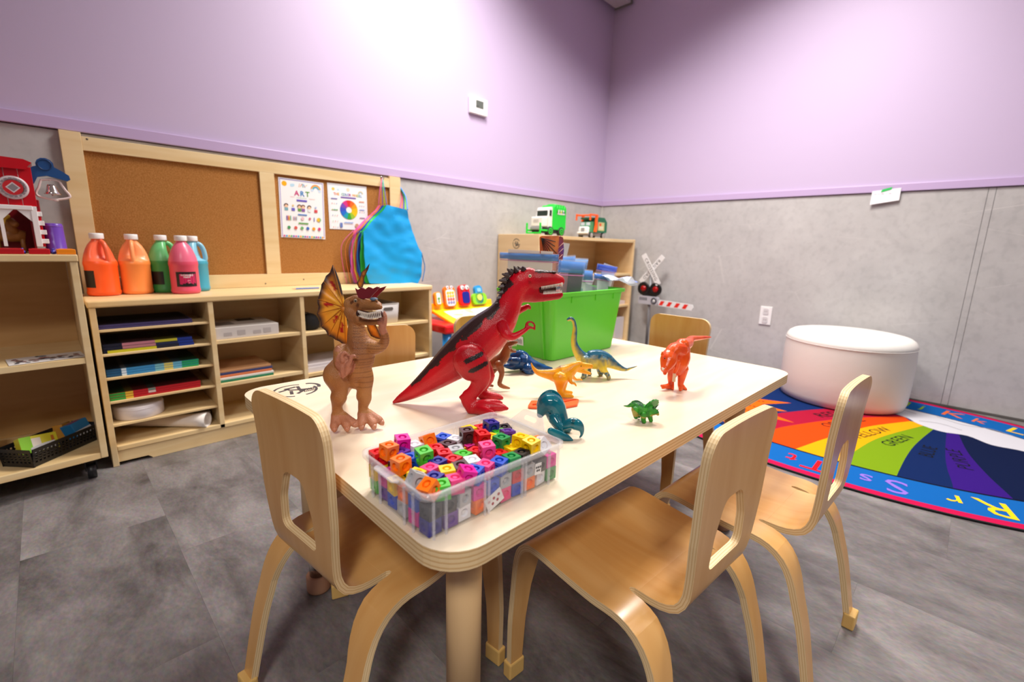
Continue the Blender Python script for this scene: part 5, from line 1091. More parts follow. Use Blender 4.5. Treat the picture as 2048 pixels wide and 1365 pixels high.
DINOS={'trex':((-3.055,-1.606),-45,[('body',0.75,[(-0.0005,0.0,0.0008,0.0039),(0.0159,0.0,0.0128,0.0095),(0.0403,0.0,0.0274,0.0159),(0.0672,0.0,0.0468,0.0232),(0.094,0.0,0.0674,0.0307),(0.1205,0.0,0.0894,0.0381),(0.1468,0.0,0.1104,0.0445),(0.1702,0.0,0.1326,0.0459),(0.196,0.0,0.1586,0.0436),(0.2164,0.0,0.1815,0.0366),(0.2301,0.0,0.204,0.029),(0.2386,0.0,0.2262,0.0252),(0.2495,0.0,0.2483,0.0249),(0.2606,0.0,0.2613,0.0253)]),('skull',0.62,[(0.2533,0.0,0.2484,0.0229),(0.2681,0.0,0.2653,0.0247),(0.286,0.0,0.265,0.0222),(0.3037,0.0,0.268,0.0187),(0.3216,0.0,0.2675,0.0151),(0.3349,0.0,0.265,0.0111)]),('jowl',0.6,[(0.2612,0.0,0.2435,0.0204),(0.2753,0.0,0.2413,0.0209),(0.2868,0.0,0.2429,0.0153)]),('jaw',0.6,[(0.2639,0.0,0.2385,0.0184),(0.2819,0.0,0.2348,0.0148),(0.2999,0.0,0.2348,0.0128),(0.3178,0.0,0.236,0.011),(0.3344,0.0,0.2378,0.0095)]),('legN',0.6,[(0.1627,-0.045,0.1072,0.0348),(0.1742,-0.045,0.0894,0.0312),(0.1832,-0.045,0.0713,0.021),(0.1771,-0.045,0.0553,0.0153),(0.167,-0.045,0.0418,0.0138),(0.1569,-0.045,0.0335,0.0133),(0.1634,-0.045,0.0203,0.0155),(0.1673,-0.045,0.0083,0.0129)]),('heelN',0.8,[(0.1569,-0.045,0.0295,0.0107),(0.1449,-0.045,0.0332,0.0043)]),('footN',0.9,[(0.1673,-0.045,0.011,0.014),(0.1879,-0.048,0.0153,0.0121),(0.2085,-0.051,0.0169,0.0101),(0.2263,-0.053,0.0167,0.0085),(0.2378,-0.055,0.0151,0.0037)]),('toeN1',0.9,[(0.1725,-0.045,0.007,0.0121),(0.1941,-0.065,0.0123,0.0084),(0.2095,-0.075,0.0124,0.0057),(0.2172,-0.081,0.011,0.0026)]),('toeN2',0.9,[(0.1775,-0.045,0.0166,0.0107),(0.1973,-0.033,0.0183,0.0087),(0.2152,-0.025,0.0174,0.0066),(0.2257,-0.021,0.0149,0.0033)]),('legF',0.6,[(0.1589,0.045,0.0903,0.0341),(0.1814,0.045,0.0651,0.0258),(0.1955,0.045,0.0511,0.0144),(0.1874,0.045,0.0335,0.0116),(0.1764,0.045,0.0186,0.0111),(0.1822,0.045,0.004,0.0112),(0.1879,0.045,-0.0017,0.01)]),('footF',0.9,[(0.1879,0.045,-0.0002,0.0106),(0.2048,0.045,0.0002,0.0088),(0.2189,0.045,-0.0015,0.0065),(0.2274,0.045,-0.0036,0.0029)]),('armN',1,[(0.2249,-0.03,0.175,0.0114),(0.2316,-0.045,0.1652,0.0106),(0.2429,-0.045,0.1579,0.0081),(0.2577,-0.045,0.1647,0.006),(0.2722,-0.045,0.1751,0.0045)]),('handN1',1,[(0.2722,-0.045,0.1751,0.004),(0.2707,-0.045,0.1838,0.003),(0.2767,-0.045,0.189,0.0025),(0.2855,-0.045,0.1842,0.0025),(0.2871,-0.045,0.173,0.0015)]),('handN2',1,[(0.2722,-0.045,0.1751,0.004),(0.2795,-0.045,0.1778,0.003),(0.2867,-0.045,0.1722,0.0013)]),('armF',1,[(0.2447,0.025,0.193,0.0107),(0.2579,0.035,0.2,0.0081),(0.2685,0.035,0.2044,0.0064),(0.275,0.035,0.2086,0.0054)]),('handF',1,[(0.275,0.035,0.2086,0.0048),(0.2805,0.035,0.206,0.0027),(0.2799,0.035,0.1993,0.0013)])]),'dilo':((-3.19,-1.655),-45,[('body',0.85,[(0.0259,0.0,0.0888,0.0168),(0.0256,0.0,0.0996,0.0237),(0.0297,0.0,0.1159,0.0267),(0.0342,0.0,0.132,0.0286),(0.0385,0.0,0.1427,0.0258),(0.0365,0.0,0.1558,0.0222),(0.0337,0.0,0.1688,0.0182),(0.0327,0.0,0.1831,0.015),(0.0329,0.0,0.1998,0.0118)]),('head',0.75,[(0.0259,-0.005,0.2258,0.012),(0.0359,-0.005,0.227,0.0146),(0.0497,-0.013,0.2274,0.0124),(0.0633,-0.021,0.2262,0.0089),(0.0754,-0.029,0.2263,0.0071),(0.0851,-0.035,0.2261,0.0048)]),('cheek',0.8,[(0.027,-0.005,0.2119,0.0131),(0.0325,-0.005,0.2057,0.0117),(0.0394,-0.011,0.203,0.0086)]),('brow',0.7,[(0.0314,-0.02,0.2347,0.0034),(0.0389,-0.02,0.239,0.0037),(0.0474,-0.02,0.2361,0.0025)]),('brow2',0.7,[(0.0614,-0.018,0.2327,0.0025),(0.0689,-0.018,0.2364,0.003),(0.0837,-0.044,0.2368,0.0019)]),('nose',0.8,[(0.0717,-0.028,0.2322,0.0039),(0.0801,-0.028,0.2305,0.0044),(0.0842,-0.028,0.2286,0.0029)]),('jawd',0.75,[(0.0268,-0.005,0.2068,0.0112),(0.0405,-0.011,0.1987,0.0071),(0.053,-0.019,0.1978,0.0058),(0.0678,-0.027,0.1987,0.0055),(0.0839,-0.036,0.2018,0.0049)]),('hipL',0.8,[(-0.0021,-0.002,0.1129,0.0165),(-0.004,-0.012,0.1022,0.0217),(0.0008,-0.012,0.0863,0.0192),(0.0034,-0.012,0.0703,0.014)]),('shinL',0.9,[(0.0025,-0.014,0.0736,0.0123),(0.0007,-0.014,0.0595,0.0146),(-0.0026,-0.014,0.045,0.0095),(-0.0021,-0.014,0.0327,0.0101),(-0.0006,-0.014,0.0217,0.0115)]),('toeL1',1,[(-0.0045,-0.014,0.0271,0.0099),(-0.0035,-0.026,0.0181,0.0076),(-0.0018,-0.034,0.0132,0.0076),(-0.0001,-0.038,0.0073,0.0032)]),('toeL2',1,[(0.0032,-0.014,0.0246,0.0093),(0.013,-0.024,0.0191,0.0076),(0.0183,-0.03,0.0148,0.0076),(0.0209,-0.034,0.007,0.0033)]),('toeL3',1,[(0.0059,-0.014,0.0274,0.0082),(0.0187,-0.018,0.021,0.0071),(0.0262,-0.02,0.0165,0.0071),(0.0313,-0.022,0.0106,0.0033)]),('hipR',0.8,[(0.041,0.0,0.1081,0.0161),(0.043,0.0,0.092,0.0167),(0.0423,0.0,0.0729,0.0136),(0.0405,0.0,0.0591,0.0137)]),('shinR',0.9,[(0.042,0.0,0.0647,0.0126),(0.0421,0.0,0.0542,0.0121),(0.0383,0.0,0.0383,0.0089),(0.04,0.0,0.0264,0.0106),(0.0402,0.0,0.0188,0.0112)]),('toeR1',1,[(0.0365,0.0,0.0257,0.0089),(0.0387,-0.012,0.0178,0.0072),(0.0404,-0.018,0.012,0.0072),(0.0415,-0.022,0.0053,0.003)]),('toeR2',1,[(0.0444,0.0,0.0245,0.0089),(0.0538,-0.01,0.0175,0.0072),(0.0595,-0.014,0.0123,0.0072),(0.0631,-0.018,0.0051,0.003)]),('toeR3',1,[(0.0472,0.0,0.0274,0.0078),(0.0608,-0.002,0.0201,0.0067),(0.0691,-0.004,0.0155,0.0067),(0.075,-0.006,0.0089,0.0031)]),('armL',1,[(0.0099,-0.01,0.1416,0.0156),(0.0107,-0.02,0.1349,0.0134),(0.0077,-0.02,0.1257,0.0104),(0.0168,-0.025,0.1194,0.0103)]),('handL',0.5,[(0.0196,-0.03,0.1413,0.0056),(0.0191,-0.03,0.1311,0.0092),(0.0206,-0.03,0.1208,0.0118),(0.0186,-0.03,0.1105,0.0083),(0.0157,-0.03,0.1021,0.0036)]),('padL',0.8,[(0.0176,-0.034,0.1218,0.0036),(0.0159,-0.034,0.1115,0.0031),(0.0163,-0.034,0.1048,0.0021)]),('padL2',0.8,[(0.025,-0.035,0.1248,0.0036),(0.0251,-0.035,0.1146,0.0033),(0.0228,-0.035,0.1081,0.0021)]),('clawL1',1,[(0.0188,-0.036,0.1326,0.0038),(0.018,-0.036,0.1415,0.0035),(0.022,-0.036,0.1479,0.003),(0.0264,-0.036,0.146,0.0023),(0.0279,-0.036,0.1425,0.0015)]),('clawL2',1,[(0.0271,-0.036,0.1252,0.0041),(0.0325,-0.036,0.1342,0.0033),(0.034,-0.036,0.1411,0.003),(0.0395,-0.036,0.1428,0.0023),(0.0418,-0.036,0.1393,0.0015)]),('clawL3',1,[(0.0098,-0.02,0.1439,0.0046),(0.0068,-0.02,0.149,0.0026),(0.0046,-0.02,0.1553,0.0013)]),('armR',1,[(0.0529,0.0,0.1497,0.0163),(0.0712,-0.01,0.151,0.0109),(0.0821,-0.01,0.1591,0.0088),(0.0873,-0.02,0.1741,0.0071),(0.0849,-0.028,0.1881,0.0065)]),('handR',0.8,[(0.0855,-0.03,0.1885,0.0065),(0.0888,-0.03,0.201,0.0059),(0.0906,-0.03,0.2109,0.0044),(0.09,-0.03,0.217,0.0024)]),('fingR',0.8,[(0.0868,-0.034,0.1942,0.0044),(0.0847,-0.034,0.2064,0.0029),(0.0854,-0.034,0.2138,0.002)]),('tail',1,[(0.0154,0.02,0.091,0.0193),(-0.0046,0.06,0.0732,0.0174),(-0.0284,0.1,0.0457,0.0138),(-0.0503,0.14,0.0134,0.0097),(-0.0654,0.17,-0.0102,0.0047)])]),'brach':((-2.56,-1.765),-42,[('body',0.8,[(-0.0763,0.0,0.1521,0.0042),(-0.0698,0.0,0.1546,0.0051),(-0.063,0.0,0.1493,0.0048),(-0.0585,0.0,0.1343,0.0051),(-0.0583,0.0,0.1191,0.0067),(-0.059,0.0,0.0978,0.0079),(-0.0537,0.0,0.0794,0.0105),(-0.0421,0.0,0.061,0.0142),(-0.0276,0.0,0.0488,0.0205),(-0.0092,0.0,0.049,0.0255),(0.0092,0.0,0.0492,0.0261),(0.0278,0.0,0.0464,0.0206),(0.047,0.0,0.0372,0.0131),(0.0663,0.0,0.0274,0.0082),(0.0821,0.0,0.0231,0.0047),(0.0943,0.0,0.0268,0.0028),(0.11,0.0,0.0323,0.0013)]),('legFN',1,[(-0.0286,-0.012,0.0486,0.0129),(-0.0295,-0.02,0.0352,0.008),(-0.0307,-0.02,0.0197,0.0062),(-0.0325,-0.02,0.0088,0.0068),(-0.0368,-0.02,0.0048,0.0037)]),('legFF',1,[(-0.0219,0.01,0.04,0.0113),(-0.0127,0.018,0.019,0.0076),(-0.0104,0.018,0.0062,0.0058),(-0.0085,0.018,0.0014,0.0058)]),('legBN',1,[(0.0147,-0.01,0.0456,0.0173),(0.0163,-0.02,0.0296,0.0105),(0.0262,-0.02,0.0173,0.0062),(0.0321,-0.02,0.008,0.0056),(0.0324,-0.02,0.0024,0.005)]),('legBF',1,[(0.0157,0.01,0.0342,0.0139),(0.0172,0.018,0.0162,0.0083),(0.0194,0.018,0.0066,0.0064),(0.0214,0.018,0.0002,0.0064)])]),'yellow':((-2.735,-1.81),-45,[('body',0.8,[(-0.0817,0.0,0.0742,0.0014),(-0.0772,0.0,0.064,0.0033),(-0.0684,0.0,0.0547,0.006),(-0.055,0.0,0.051,0.0093),(-0.0391,0.0,0.0492,0.0126),(-0.0231,0.0,0.0477,0.018),(-0.0074,0.0,0.0508,0.0218),(0.0054,0.0,0.0594,0.0163),(0.0155,0.0,0.0678,0.0119),(0.0258,0.0,0.0735,0.0092)]),('head',0.7,[(0.0194,0.0,0.0693,0.0103),(0.0299,0.0,0.0709,0.0087),(0.0417,0.0,0.0712,0.007),(0.0523,0.0,0.0707,0.0054)]),('jawd',0.7,[(0.0237,0.0,0.0626,0.0065),(0.0372,0.0,0.0575,0.0044),(0.0506,0.0,0.0543,0.0035)]),('legN',0.7,[(-0.0164,-0.014,0.0423,0.0173),(-0.0162,-0.014,0.0287,0.0109),(-0.0151,-0.014,0.0151,0.0071),(-0.008,-0.014,0.0057,0.0066),(-0.0011,-0.014,-0.0011,0.0061),(0.0071,-0.014,-0.0064,0.0055),(0.013,-0.014,-0.009,0.0033)]),('legF',0.7,[(-0.0077,0.014,0.0344,0.0139),(-0.0056,0.014,0.0176,0.0084),(-0.0068,0.014,0.0035,0.0062),(0.0023,0.014,-0.0047,0.0051),(0.0134,0.014,-0.0107,0.004)]),('armN',1,[(0.0047,-0.01,0.0499,0.0054),(0.0072,-0.016,0.0368,0.0038),(0.0152,-0.016,0.0343,0.0027),(0.0194,-0.016,0.0289,0.0016)]),('armF',1,[(0.0122,0.006,0.0455,0.005),(0.0215,0.012,0.0357,0.0033),(0.0323,0.012,0.036,0.0022),(0.0364,0.012,0.0339,0.0014)])]),'orange':((-2.487,-1.955),-45,[('tail',1,[(0.003,0.0,0.1091,0.0171),(0.0283,0.03,0.1092,0.0128),(0.0424,0.05,0.1158,0.0083),(0.0716,0.075,0.114,0.006),(0.0981,0.095,0.1123,0.0043),(0.1183,0.11,0.1108,0.0016)]),('body',0.9,[(0.0055,0.0,0.0976,0.0177),(0.0011,-0.005,0.0814,0.0217),(-0.0025,-0.008,0.0648,0.0201),(-0.0053,-0.008,0.0502,0.0144)]),('neck',1,[(-0.0034,-0.005,0.0985,0.0205),(-0.0228,-0.02,0.1014,0.0174),(-0.0336,-0.03,0.0922,0.0156)]),('head',1,[(-0.0354,-0.03,0.0879,0.019),(-0.0406,-0.038,0.0793,0.0189),(-0.0464,-0.046,0.07,0.0144),(-0.0508,-0.052,0.0645,0.0105)]),('jawd',1,[(-0.0344,-0.032,0.0644,0.0101),(-0.0475,-0.048,0.0599,0.0061),(-0.0517,-0.056,0.0542,0.0044)]),('legN',1,[(-0.0107,0.0,0.0479,0.0145),(-0.0153,0.0,0.0301,0.01),(-0.0147,0.0,0.0154,0.0071),(-0.0154,0.0,0.008,0.0083),(-0.0303,-0.01,0.0092,0.0058),(-0.0417,-0.014,0.0116,0.0035)]),('legR',1,[(0.0088,0.0,0.0513,0.0151),(0.0094,0.0,0.0308,0.0099),(0.0084,0.0,0.013,0.0071),(0.0108,0.0,0.0027,0.0083)]),('toeR1',1,[(0.0108,0.0,0.0027,0.0071),(0.0053,-0.012,0.0004,0.0047),(0.0031,-0.016,-0.0004,0.0026)]),('toeR2',1,[(0.0135,0.0,0.0043,0.0065),(0.0196,-0.006,0.001,0.0035),(0.021,-0.008,-0.0004,0.0021)]),('toeL1',1,[(-0.0141,0.0,0.0095,0.0071),(-0.0128,-0.006,0.004,0.0047),(-0.0125,-0.01,0.0014,0.0026)]),('toeL2',1,[(-0.0183,0.0,0.0079,0.0053),(-0.0356,-0.014,0.0073,0.0032),(-0.0404,-0.016,0.0064,0.0023)]),('arm',1,[(-0.0156,-0.03,0.0757,0.0073),(-0.0166,-0.03,0.0587,0.0051),(-0.0205,-0.03,0.0472,0.004),(-0.0202,-0.03,0.0386,0.0028)])]),'trike':((-2.745,-2.008),-45,[('body',0.9,[(-0.0383,0.0,0.0305,0.001),(-0.0296,0.0,0.0303,0.0029),(-0.0218,0.0,0.0336,0.0057),(-0.0147,0.0,0.0302,0.011),(-0.0049,0.0,0.0232,0.0134),(0.0056,0.0,0.0211,0.013),(0.0134,0.0,0.0237,0.0106)]),('back',0.6,[(-0.0198,0.0,0.0372,0.0048),(-0.0131,0.0,0.0393,0.0038),(-0.0047,0.0,0.034,0.0043)]),('head',0.9,[(0.0135,0.0,0.0225,0.0101),(0.0193,-0.004,0.0217,0.0081),(0.0238,-0.008,0.0209,0.0057),(0.0261,-0.01,0.0186,0.0029)]),('legFN',1,[(-0.0021,-0.012,0.0181,0.0062),(-0.0018,-0.012,0.0085,0.0048),(-0.0002,-0.012,0.0009,0.0045)]),('legFF',1,[(0.0118,-0.004,0.0155,0.0058),(0.0149,-0.004,0.0059,0.0043),(0.0158,-0.004,0.001,0.0041)]),('legBN',1,[(-0.017,-0.006,0.0251,0.0081),(-0.0162,-0.006,0.0155,0.0053),(-0.0147,-0.006,0.0102,0.0043)]),('legBF',1,[(-0.0048,0.012,0.0188,0.0073),(-0.0044,0.012,0.009,0.0039),(-0.0037,0.012,0.0053,0.0037)])]),'teal':((-2.925,-1.92),-45,[('body',0.9,[(-0.0159,0.0,0.0328,0.0067),(-0.011,0.0,0.044,0.0133),(-0.0019,0.0,0.0532,0.021),(0.0078,0.0,0.049,0.0204),(0.0138,0.0,0.0335,0.0192),(0.0197,0.0,0.0213,0.0171),(0.0266,0.0,0.0113,0.0135),(0.0333,0.0,0.0059,0.0095)]),('head',0.8,[(0.0265,-0.025,0.0215,0.007),(0.0365,-0.025,0.0272,0.01),(0.0459,-0.025,0.0253,0.0109),(0.0524,-0.025,0.0204,0.0087),(0.0565,-0.025,0.0139,0.0048),(0.0567,-0.025,0.0064,0.0026),(0.0541,-0.025,0.0013,0.0018)]),('legA',0.9,[(0.0084,-0.015,0.0302,0.011),(0.0161,-0.025,0.0212,0.0066),(0.0212,-0.025,0.0103,0.0044),(0.0191,-0.025,0.0026,0.0035)]),('flap',0.5,[(0.0005,-0.04,0.0182,0.0065),(0.0172,-0.04,0.01,0.0086),(0.0298,-0.04,0.0028,0.0065),(0.038,-0.04,0.0019,0.0026)])]),'blue':((-2.66,-1.6),-35,[('body',1.2,[(-0.0464,0.0,0.0163,0.0057),(-0.0255,0.0,0.0158,0.0121),(-0.0048,0.0,0.0279,0.0234),(0.0132,0.0,0.0169,0.0236),(0.0279,0.0,0.004,0.018),(0.0458,0.0,0.0036,0.013),(0.0637,0.0,0.0033,0.0087),(0.0823,0.0,0.0065,0.0029)]),('hump',1,[(-0.0262,0.0,0.0424,0.0092),(-0.0089,0.0,0.0475,0.012),(0.0053,0.0,0.0419,0.012)]),('head',0.9,[(-0.0209,-0.02,0.0332,0.0118),(-0.0347,-0.02,0.0352,0.009),(-0.0433,-0.02,0.0343,0.0056),(-0.0519,-0.02,0.0372,0.0028)]),('leg',0.9,[(0.0088,-0.03,0.0143,0.014),(0.0109,-0.03,0.002,0.0098),(0.0197,-0.03,-0.0017,0.007)]),('legb',0.9,[(0.0454,0.03,0.0066,0.0088),(0.0567,0.03,-0.001,0.0081),(0.0674,0.03,0.0062,0.0052)])]),'brown':((-2.83,-1.67),-40,[('body',0.8,[(-0.0331,0.0,0.0592,0.0031),(-0.0153,0.0,0.0593,0.0092),(0.0053,0.0,0.0655,0.0147),(0.0214,0.0,0.0778,0.0134),(0.027,0.0,0.093,0.0103),(0.0326,0.0,0.1052,0.009)]),('head',0.7,[(0.0296,0.0,0.1067,0.0096),(0.0399,0.0,0.1119,0.0066),(0.0502,0.0,0.1138,0.0036)]),('jawd',0.7,[(0.0328,0.0,0.0976,0.006),(0.0419,0.0,0.0925,0.0036),(0.0493,0.0,0.0916,0.0024)]),('legN',0.8,[(0.0106,-0.012,0.0625,0.0109),(0.0175,-0.012,0.0442,0.0067),(0.0149,-0.012,0.0289,0.0055),(0.0131,-0.012,0.0166,0.0055),(0.0236,-0.012,0.0104,0.0049),(0.0356,-0.012,0.0073,0.0025)]),('legF',0.8,[(0.0092,0.012,0.0562,0.0093),(-0.0025,0.012,0.0375,0.0056),(-0.0083,0.012,0.0219,0.0044),(-0.0111,0.012,0.0093,0.0044),(-0.002,0.012,0.0055,0.0032)])])}
DET={'trex':{'slash':[(0.1568,-0.07,0.1113),(0.1842,-0.07,0.1246),(0.1658,-0.07,0.0921),(0.1942,-0.07,0.1063)],'eye':[(0.2746,-0.034,0.2751)],'spikes':[(0.2624,0,0.2866),(0.2609,0,0.292),(0.2498,0,0.2825),(0.2432,0,0.2916),(0.2398,0,0.2784),(0.2299,0,0.2862),(0.2336,0,0.272),(0.22,0,0.2759),(0.2287,0,0.263),(0.2142,0,0.2631),(0.2239,0,0.2515),(0.2129,0,0.2494),(0.2229,0,0.2399),(0.2116,0,0.2381),(0.22,0,0.2291),(0.2103,0,0.2273),(0.2177,0,0.2193),(0.2079,0,0.2177),(0.2132,0,0.2088),(0.2061,0,0.2073)],'up':[(0.299,-0.022,0.2535),(0.3374,-0.022,0.2605)],'lo':[(0.3034,-0.02,0.2415),(0.3379,-0.02,0.2444)],'upf':[(0.341,0,0.2604)],'head':[(0.2872,-0.012,0.2841),(0.3222,-0.012,0.2862)],'nose':[(0.3318,-0.02,0.277)]},'dilo':{'frill':[(0.0087,0.012,0.2297),(0.0054,0.012,0.2411),(0.0023,0.012,0.2563),(-0.0043,0.012,0.2762),(-0.0106,0.012,0.2898),(-0.0156,0.012,0.2772),(-0.0235,0.012,0.2707),(-0.0265,0.012,0.2618),(-0.032,0.012,0.2554),(-0.034,0.012,0.2426),(-0.0399,0.012,0.2284),(-0.0385,0.012,0.2169),(-0.0418,0.012,0.2038),(-0.037,0.012,0.1896),(-0.0363,0.012,0.1805),(-0.0289,0.012,0.1728),(-0.025,0.012,0.1644),(-0.0178,0.012,0.1625),(-0.0129,0.012,0.1568),(-0.0058,0.012,0.1543),(0.0048,0.012,0.1471),(0.0082,0.012,0.1525),(0.0107,0.012,0.1738),(0.0102,0.012,0.1948),(0.0098,0.012,0.2104)],'fc':[(0.0082,0.012,0.2181)],'red':[(-0.0099,0.012,0.2547),(-0.0186,0.012,0.2213),(-0.0089,0.012,0.1943),(0.0022,0.012,0.1802)],'f2':[(0.0338,0.012,0.2508),(0.0309,0.012,0.2601),(0.0353,0.012,0.2672),(0.0398,0.012,0.2794),(0.0466,0.012,0.2856),(0.0527,0.012,0.2937),(0.0506,0.012,0.2847),(0.0434,0.012,0.2695),(0.0414,0.012,0.2573),(0.0397,0.012,0.2509)],'f3':[(0.0437,0.0,0.1911),(0.0467,0.0,0.177),(0.0515,0.0,0.1661),(0.061,0.0,0.1612),(0.0714,0.0,0.1591),(0.0655,0.0,0.1722),(0.0599,0.0,0.189)],'crest':[(0.0403,-0.02,0.2545),(0.0446,-0.02,0.2517),(0.0506,-0.02,0.2557),(0.0578,-0.02,0.253),(0.0653,-0.02,0.2566),(0.0701,-0.02,0.2543),(0.0814,-0.02,0.258),(0.0763,-0.02,0.251),(0.071,-0.02,0.246),(0.0646,-0.02,0.2385),(0.0523,-0.02,0.2369),(0.0451,-0.02,0.2392),(0.0429,-0.02,0.2453)],'eye':[(0.0432,-0.034,0.2356),(0.0737,-0.034,0.239)],'teeth':[(0.0484,-0.026,0.2137),(0.0679,-0.034,0.2119),(0.0892,-0.044,0.2158)],'ribs':[(-0.01,0.01,0.2874),(-0.027,0.01,0.262),(-0.0385,0.01,0.2299),(-0.04,0.01,0.2042),(-0.0354,0.01,0.1808),(-0.0234,0.01,0.1648),(-0.0108,0.01,0.1572),(0.0056,0.01,0.1489)]},'brach':{'eye':[(-0.0728,-0.003,0.1562)]},'yellow':{'eye':[(0.0295,-0.0075,0.0721)]},'orange':{'eye':[(-0.0562,-0.058,0.09),(-0.0368,-0.045,0.0867)],'horn':[(-0.0596,-0.05,0.0962),(-0.0609,-0.05,0.1044),(-0.0282,-0.03,0.0923),(-0.0291,-0.03,0.1021)],'teeth':[(-0.0605,-0.06,0.0656),(-0.0517,-0.06,0.0631),(-0.0381,-0.05,0.0677)],'plate':[(-0.0216,-0.03,0.0386)]},'trike':{'crest':[(0.0149,0.0,0.0329)],'eye':[(0.0171,-0.012,0.0317)],'horns':[(0.0206,-0.008,0.0311),(0.027,-0.01,0.0396),(0.0188,0.004,0.0277),(0.0194,0.006,0.0362),(0.0246,-0.008,0.025),(0.0262,-0.012,0.0308)]},'teal':{'arc':[(-0.0202,0,0.046),(-0.0179,0,0.0572),(-0.0119,0,0.0673),(-0.0027,0,0.0735),(0.0067,0,0.0737),(0.0154,0,0.068),(0.0216,0,0.0582),(0.0232,0,0.0505)],'eye':[(0.0377,-0.045,0.0405)]},'blue':{'arc':[(-0.0331,0,0.0408),(-0.0265,0,0.053),(-0.0127,0,0.057),(0.0014,0,0.0544),(0.0105,0,0.0454),(0.0162,0,0.0347)]},'brown':{'teeth':[(0.0334,-0.008,0.1063),(0.0495,-0.008,0.11),(0.0351,-0.008,0.1003),(0.0484,-0.008,0.0965)]}}
CUBES=[(-3.2578,-1.8964,'red',0),(-3.2453,-1.9113,'orange',1),(-3.2144,-1.9081,'magenta',1),(-3.2108,-1.9099,'white',0),(-3.2355,-1.9173,'purple',0),(-3.232,-1.9414,'blue',0),(-3.2206,-1.9582,'lime',1),(-3.2657,-1.9592,'orange',1),(-3.2106,-1.9761,'navy',0),(-3.2325,-1.9832,'pink',0),(-3.2154,-2.0003,'yellow',0),(-3.238,-2.0049,'navy',0),(-3.2663,-1.9937,'silver',2),(-3.2454,-1.9851,'yellow',0),(-3.2715,-2.0265,'orange',2),(-3.2408,-2.0281,'lime',0),(-3.2189,-2.0254,'pink',0),(-3.1961,-2.0028,'brown',0),(-3.1988,-2.0251,'blue',0),(-3.2062,-2.0441,'magenta',2),(-3.1719,-2.0219,'pink',0),(-3.1758,-2.0013,'white',0),(-3.1878,-1.9599,'red',0),(-3.1918,-1.9822,'red',0),(-3.1725,-1.9614,'silver',0),(-3.1699,-1.9403,'brown',0),(-3.1568,-1.9215,'blue',0),(-3.1832,-1.9139,'orange',2),(-3.1873,-1.9398,'red',0),(-3.1511,-1.9313,'white',0),(-3.1388,-1.9424,'brown',1),(-3.0929,-1.9276,'red',0),(-3.1114,-1.9178,'yellow',0),(-3.1277,-1.9656,'red',1),(-3.0893,-1.9455,'navy',1),(-3.0675,-1.9499,'black',0),(-3.0867,-1.9565,'lime',0),(-3.0865,-1.9758,'purple',2),(-3.1065,-1.9632,'yellow',0),(-3.1165,-1.9965,'green',1),(-3.0965,-2.0115,'yellow',1),(-3.0945,-2.0351,'yellow',1),(-3.1483,-1.9977,'pink',1),(-3.1704,-1.981,'lime',0),(-3.1563,-1.9871,'red',0),(-3.1518,-2.0267,'blue',0),(-3.1304,-2.0277,'green',0),(-3.1126,-2.0262,'black',0),(-3.138,-2.0085,'red',0),(-3.1105,-2.0125,'yellow',0),(-3.0649,-2.0145,'orange',0),(-3.0741,-2.0385,'white',2)]

# ------------------------------------------------------------ clear tub with snap cubes
UX, UY = -3.156, -1.966
t = thing('clear_tub', 'clear plastic tub of coloured snap cubes at the near table corner', 'tub', (UX, UY, TH), radians(-2.0))
CLR = mat('clear_polypropylene', 'f0f0f6', .16, alpha=.11, spec=.6)
CLR2 = mat('clear_rim', 'f4f4fa', .14, alpha=.26, spec=.7)
SXh, SYh, UH = .1125, .0745, .058
def rr(px_, py_, z, r=.014): return [(a, b, z) for a, b in round_poly([(-px_, -py_), (px_, -py_), (px_, py_), (-px_, py_)], r, 5)]
g = G(); g.loft([rr(SXh, SYh, .0006), rr(SXh+.004, SYh+.004, UH), rr(SXh+.0028, SYh+.0028, UH), rr(SXh-.0012, SYh-.0012, .0020)]); obj('shell', g, CLR, t, world=False)
g = G(); g.loft([rr(SXh+.004, SYh+.004, UH-.008), rr(SXh+.0062, SYh+.0062, UH-.007), rr(SXh+.0064, SYh+.0064, UH), rr(SXh+.002, SYh+.002, UH+.0004), rr(SXh+.0026, SYh+.0026, UH-.008)], caps=False); obj('rim', g, CLR2, t, world=False)
for x in (-.105, -.088, -.030, -.024, .034, .040, .086, .105):
    for s in (-1, 1): g = G(); g.box((x-.0012, s*(SYh+.0026)-.0014, .001), (x+.0012, s*(SYh+.0026)+.0014, UH-.008)); obj('wall_rib', g, CLR2, t, world=False)
for y in (-.050, -.030, .030, .050):
    for s in (-1, 1): g = G(); g.box((s*(SXh+.0026)-.0014, y-.0012, .001), (s*(SXh+.0026)+.0014, y+.0012, UH-.008)); obj('wall_rib', g, CLR2, t, world=False)
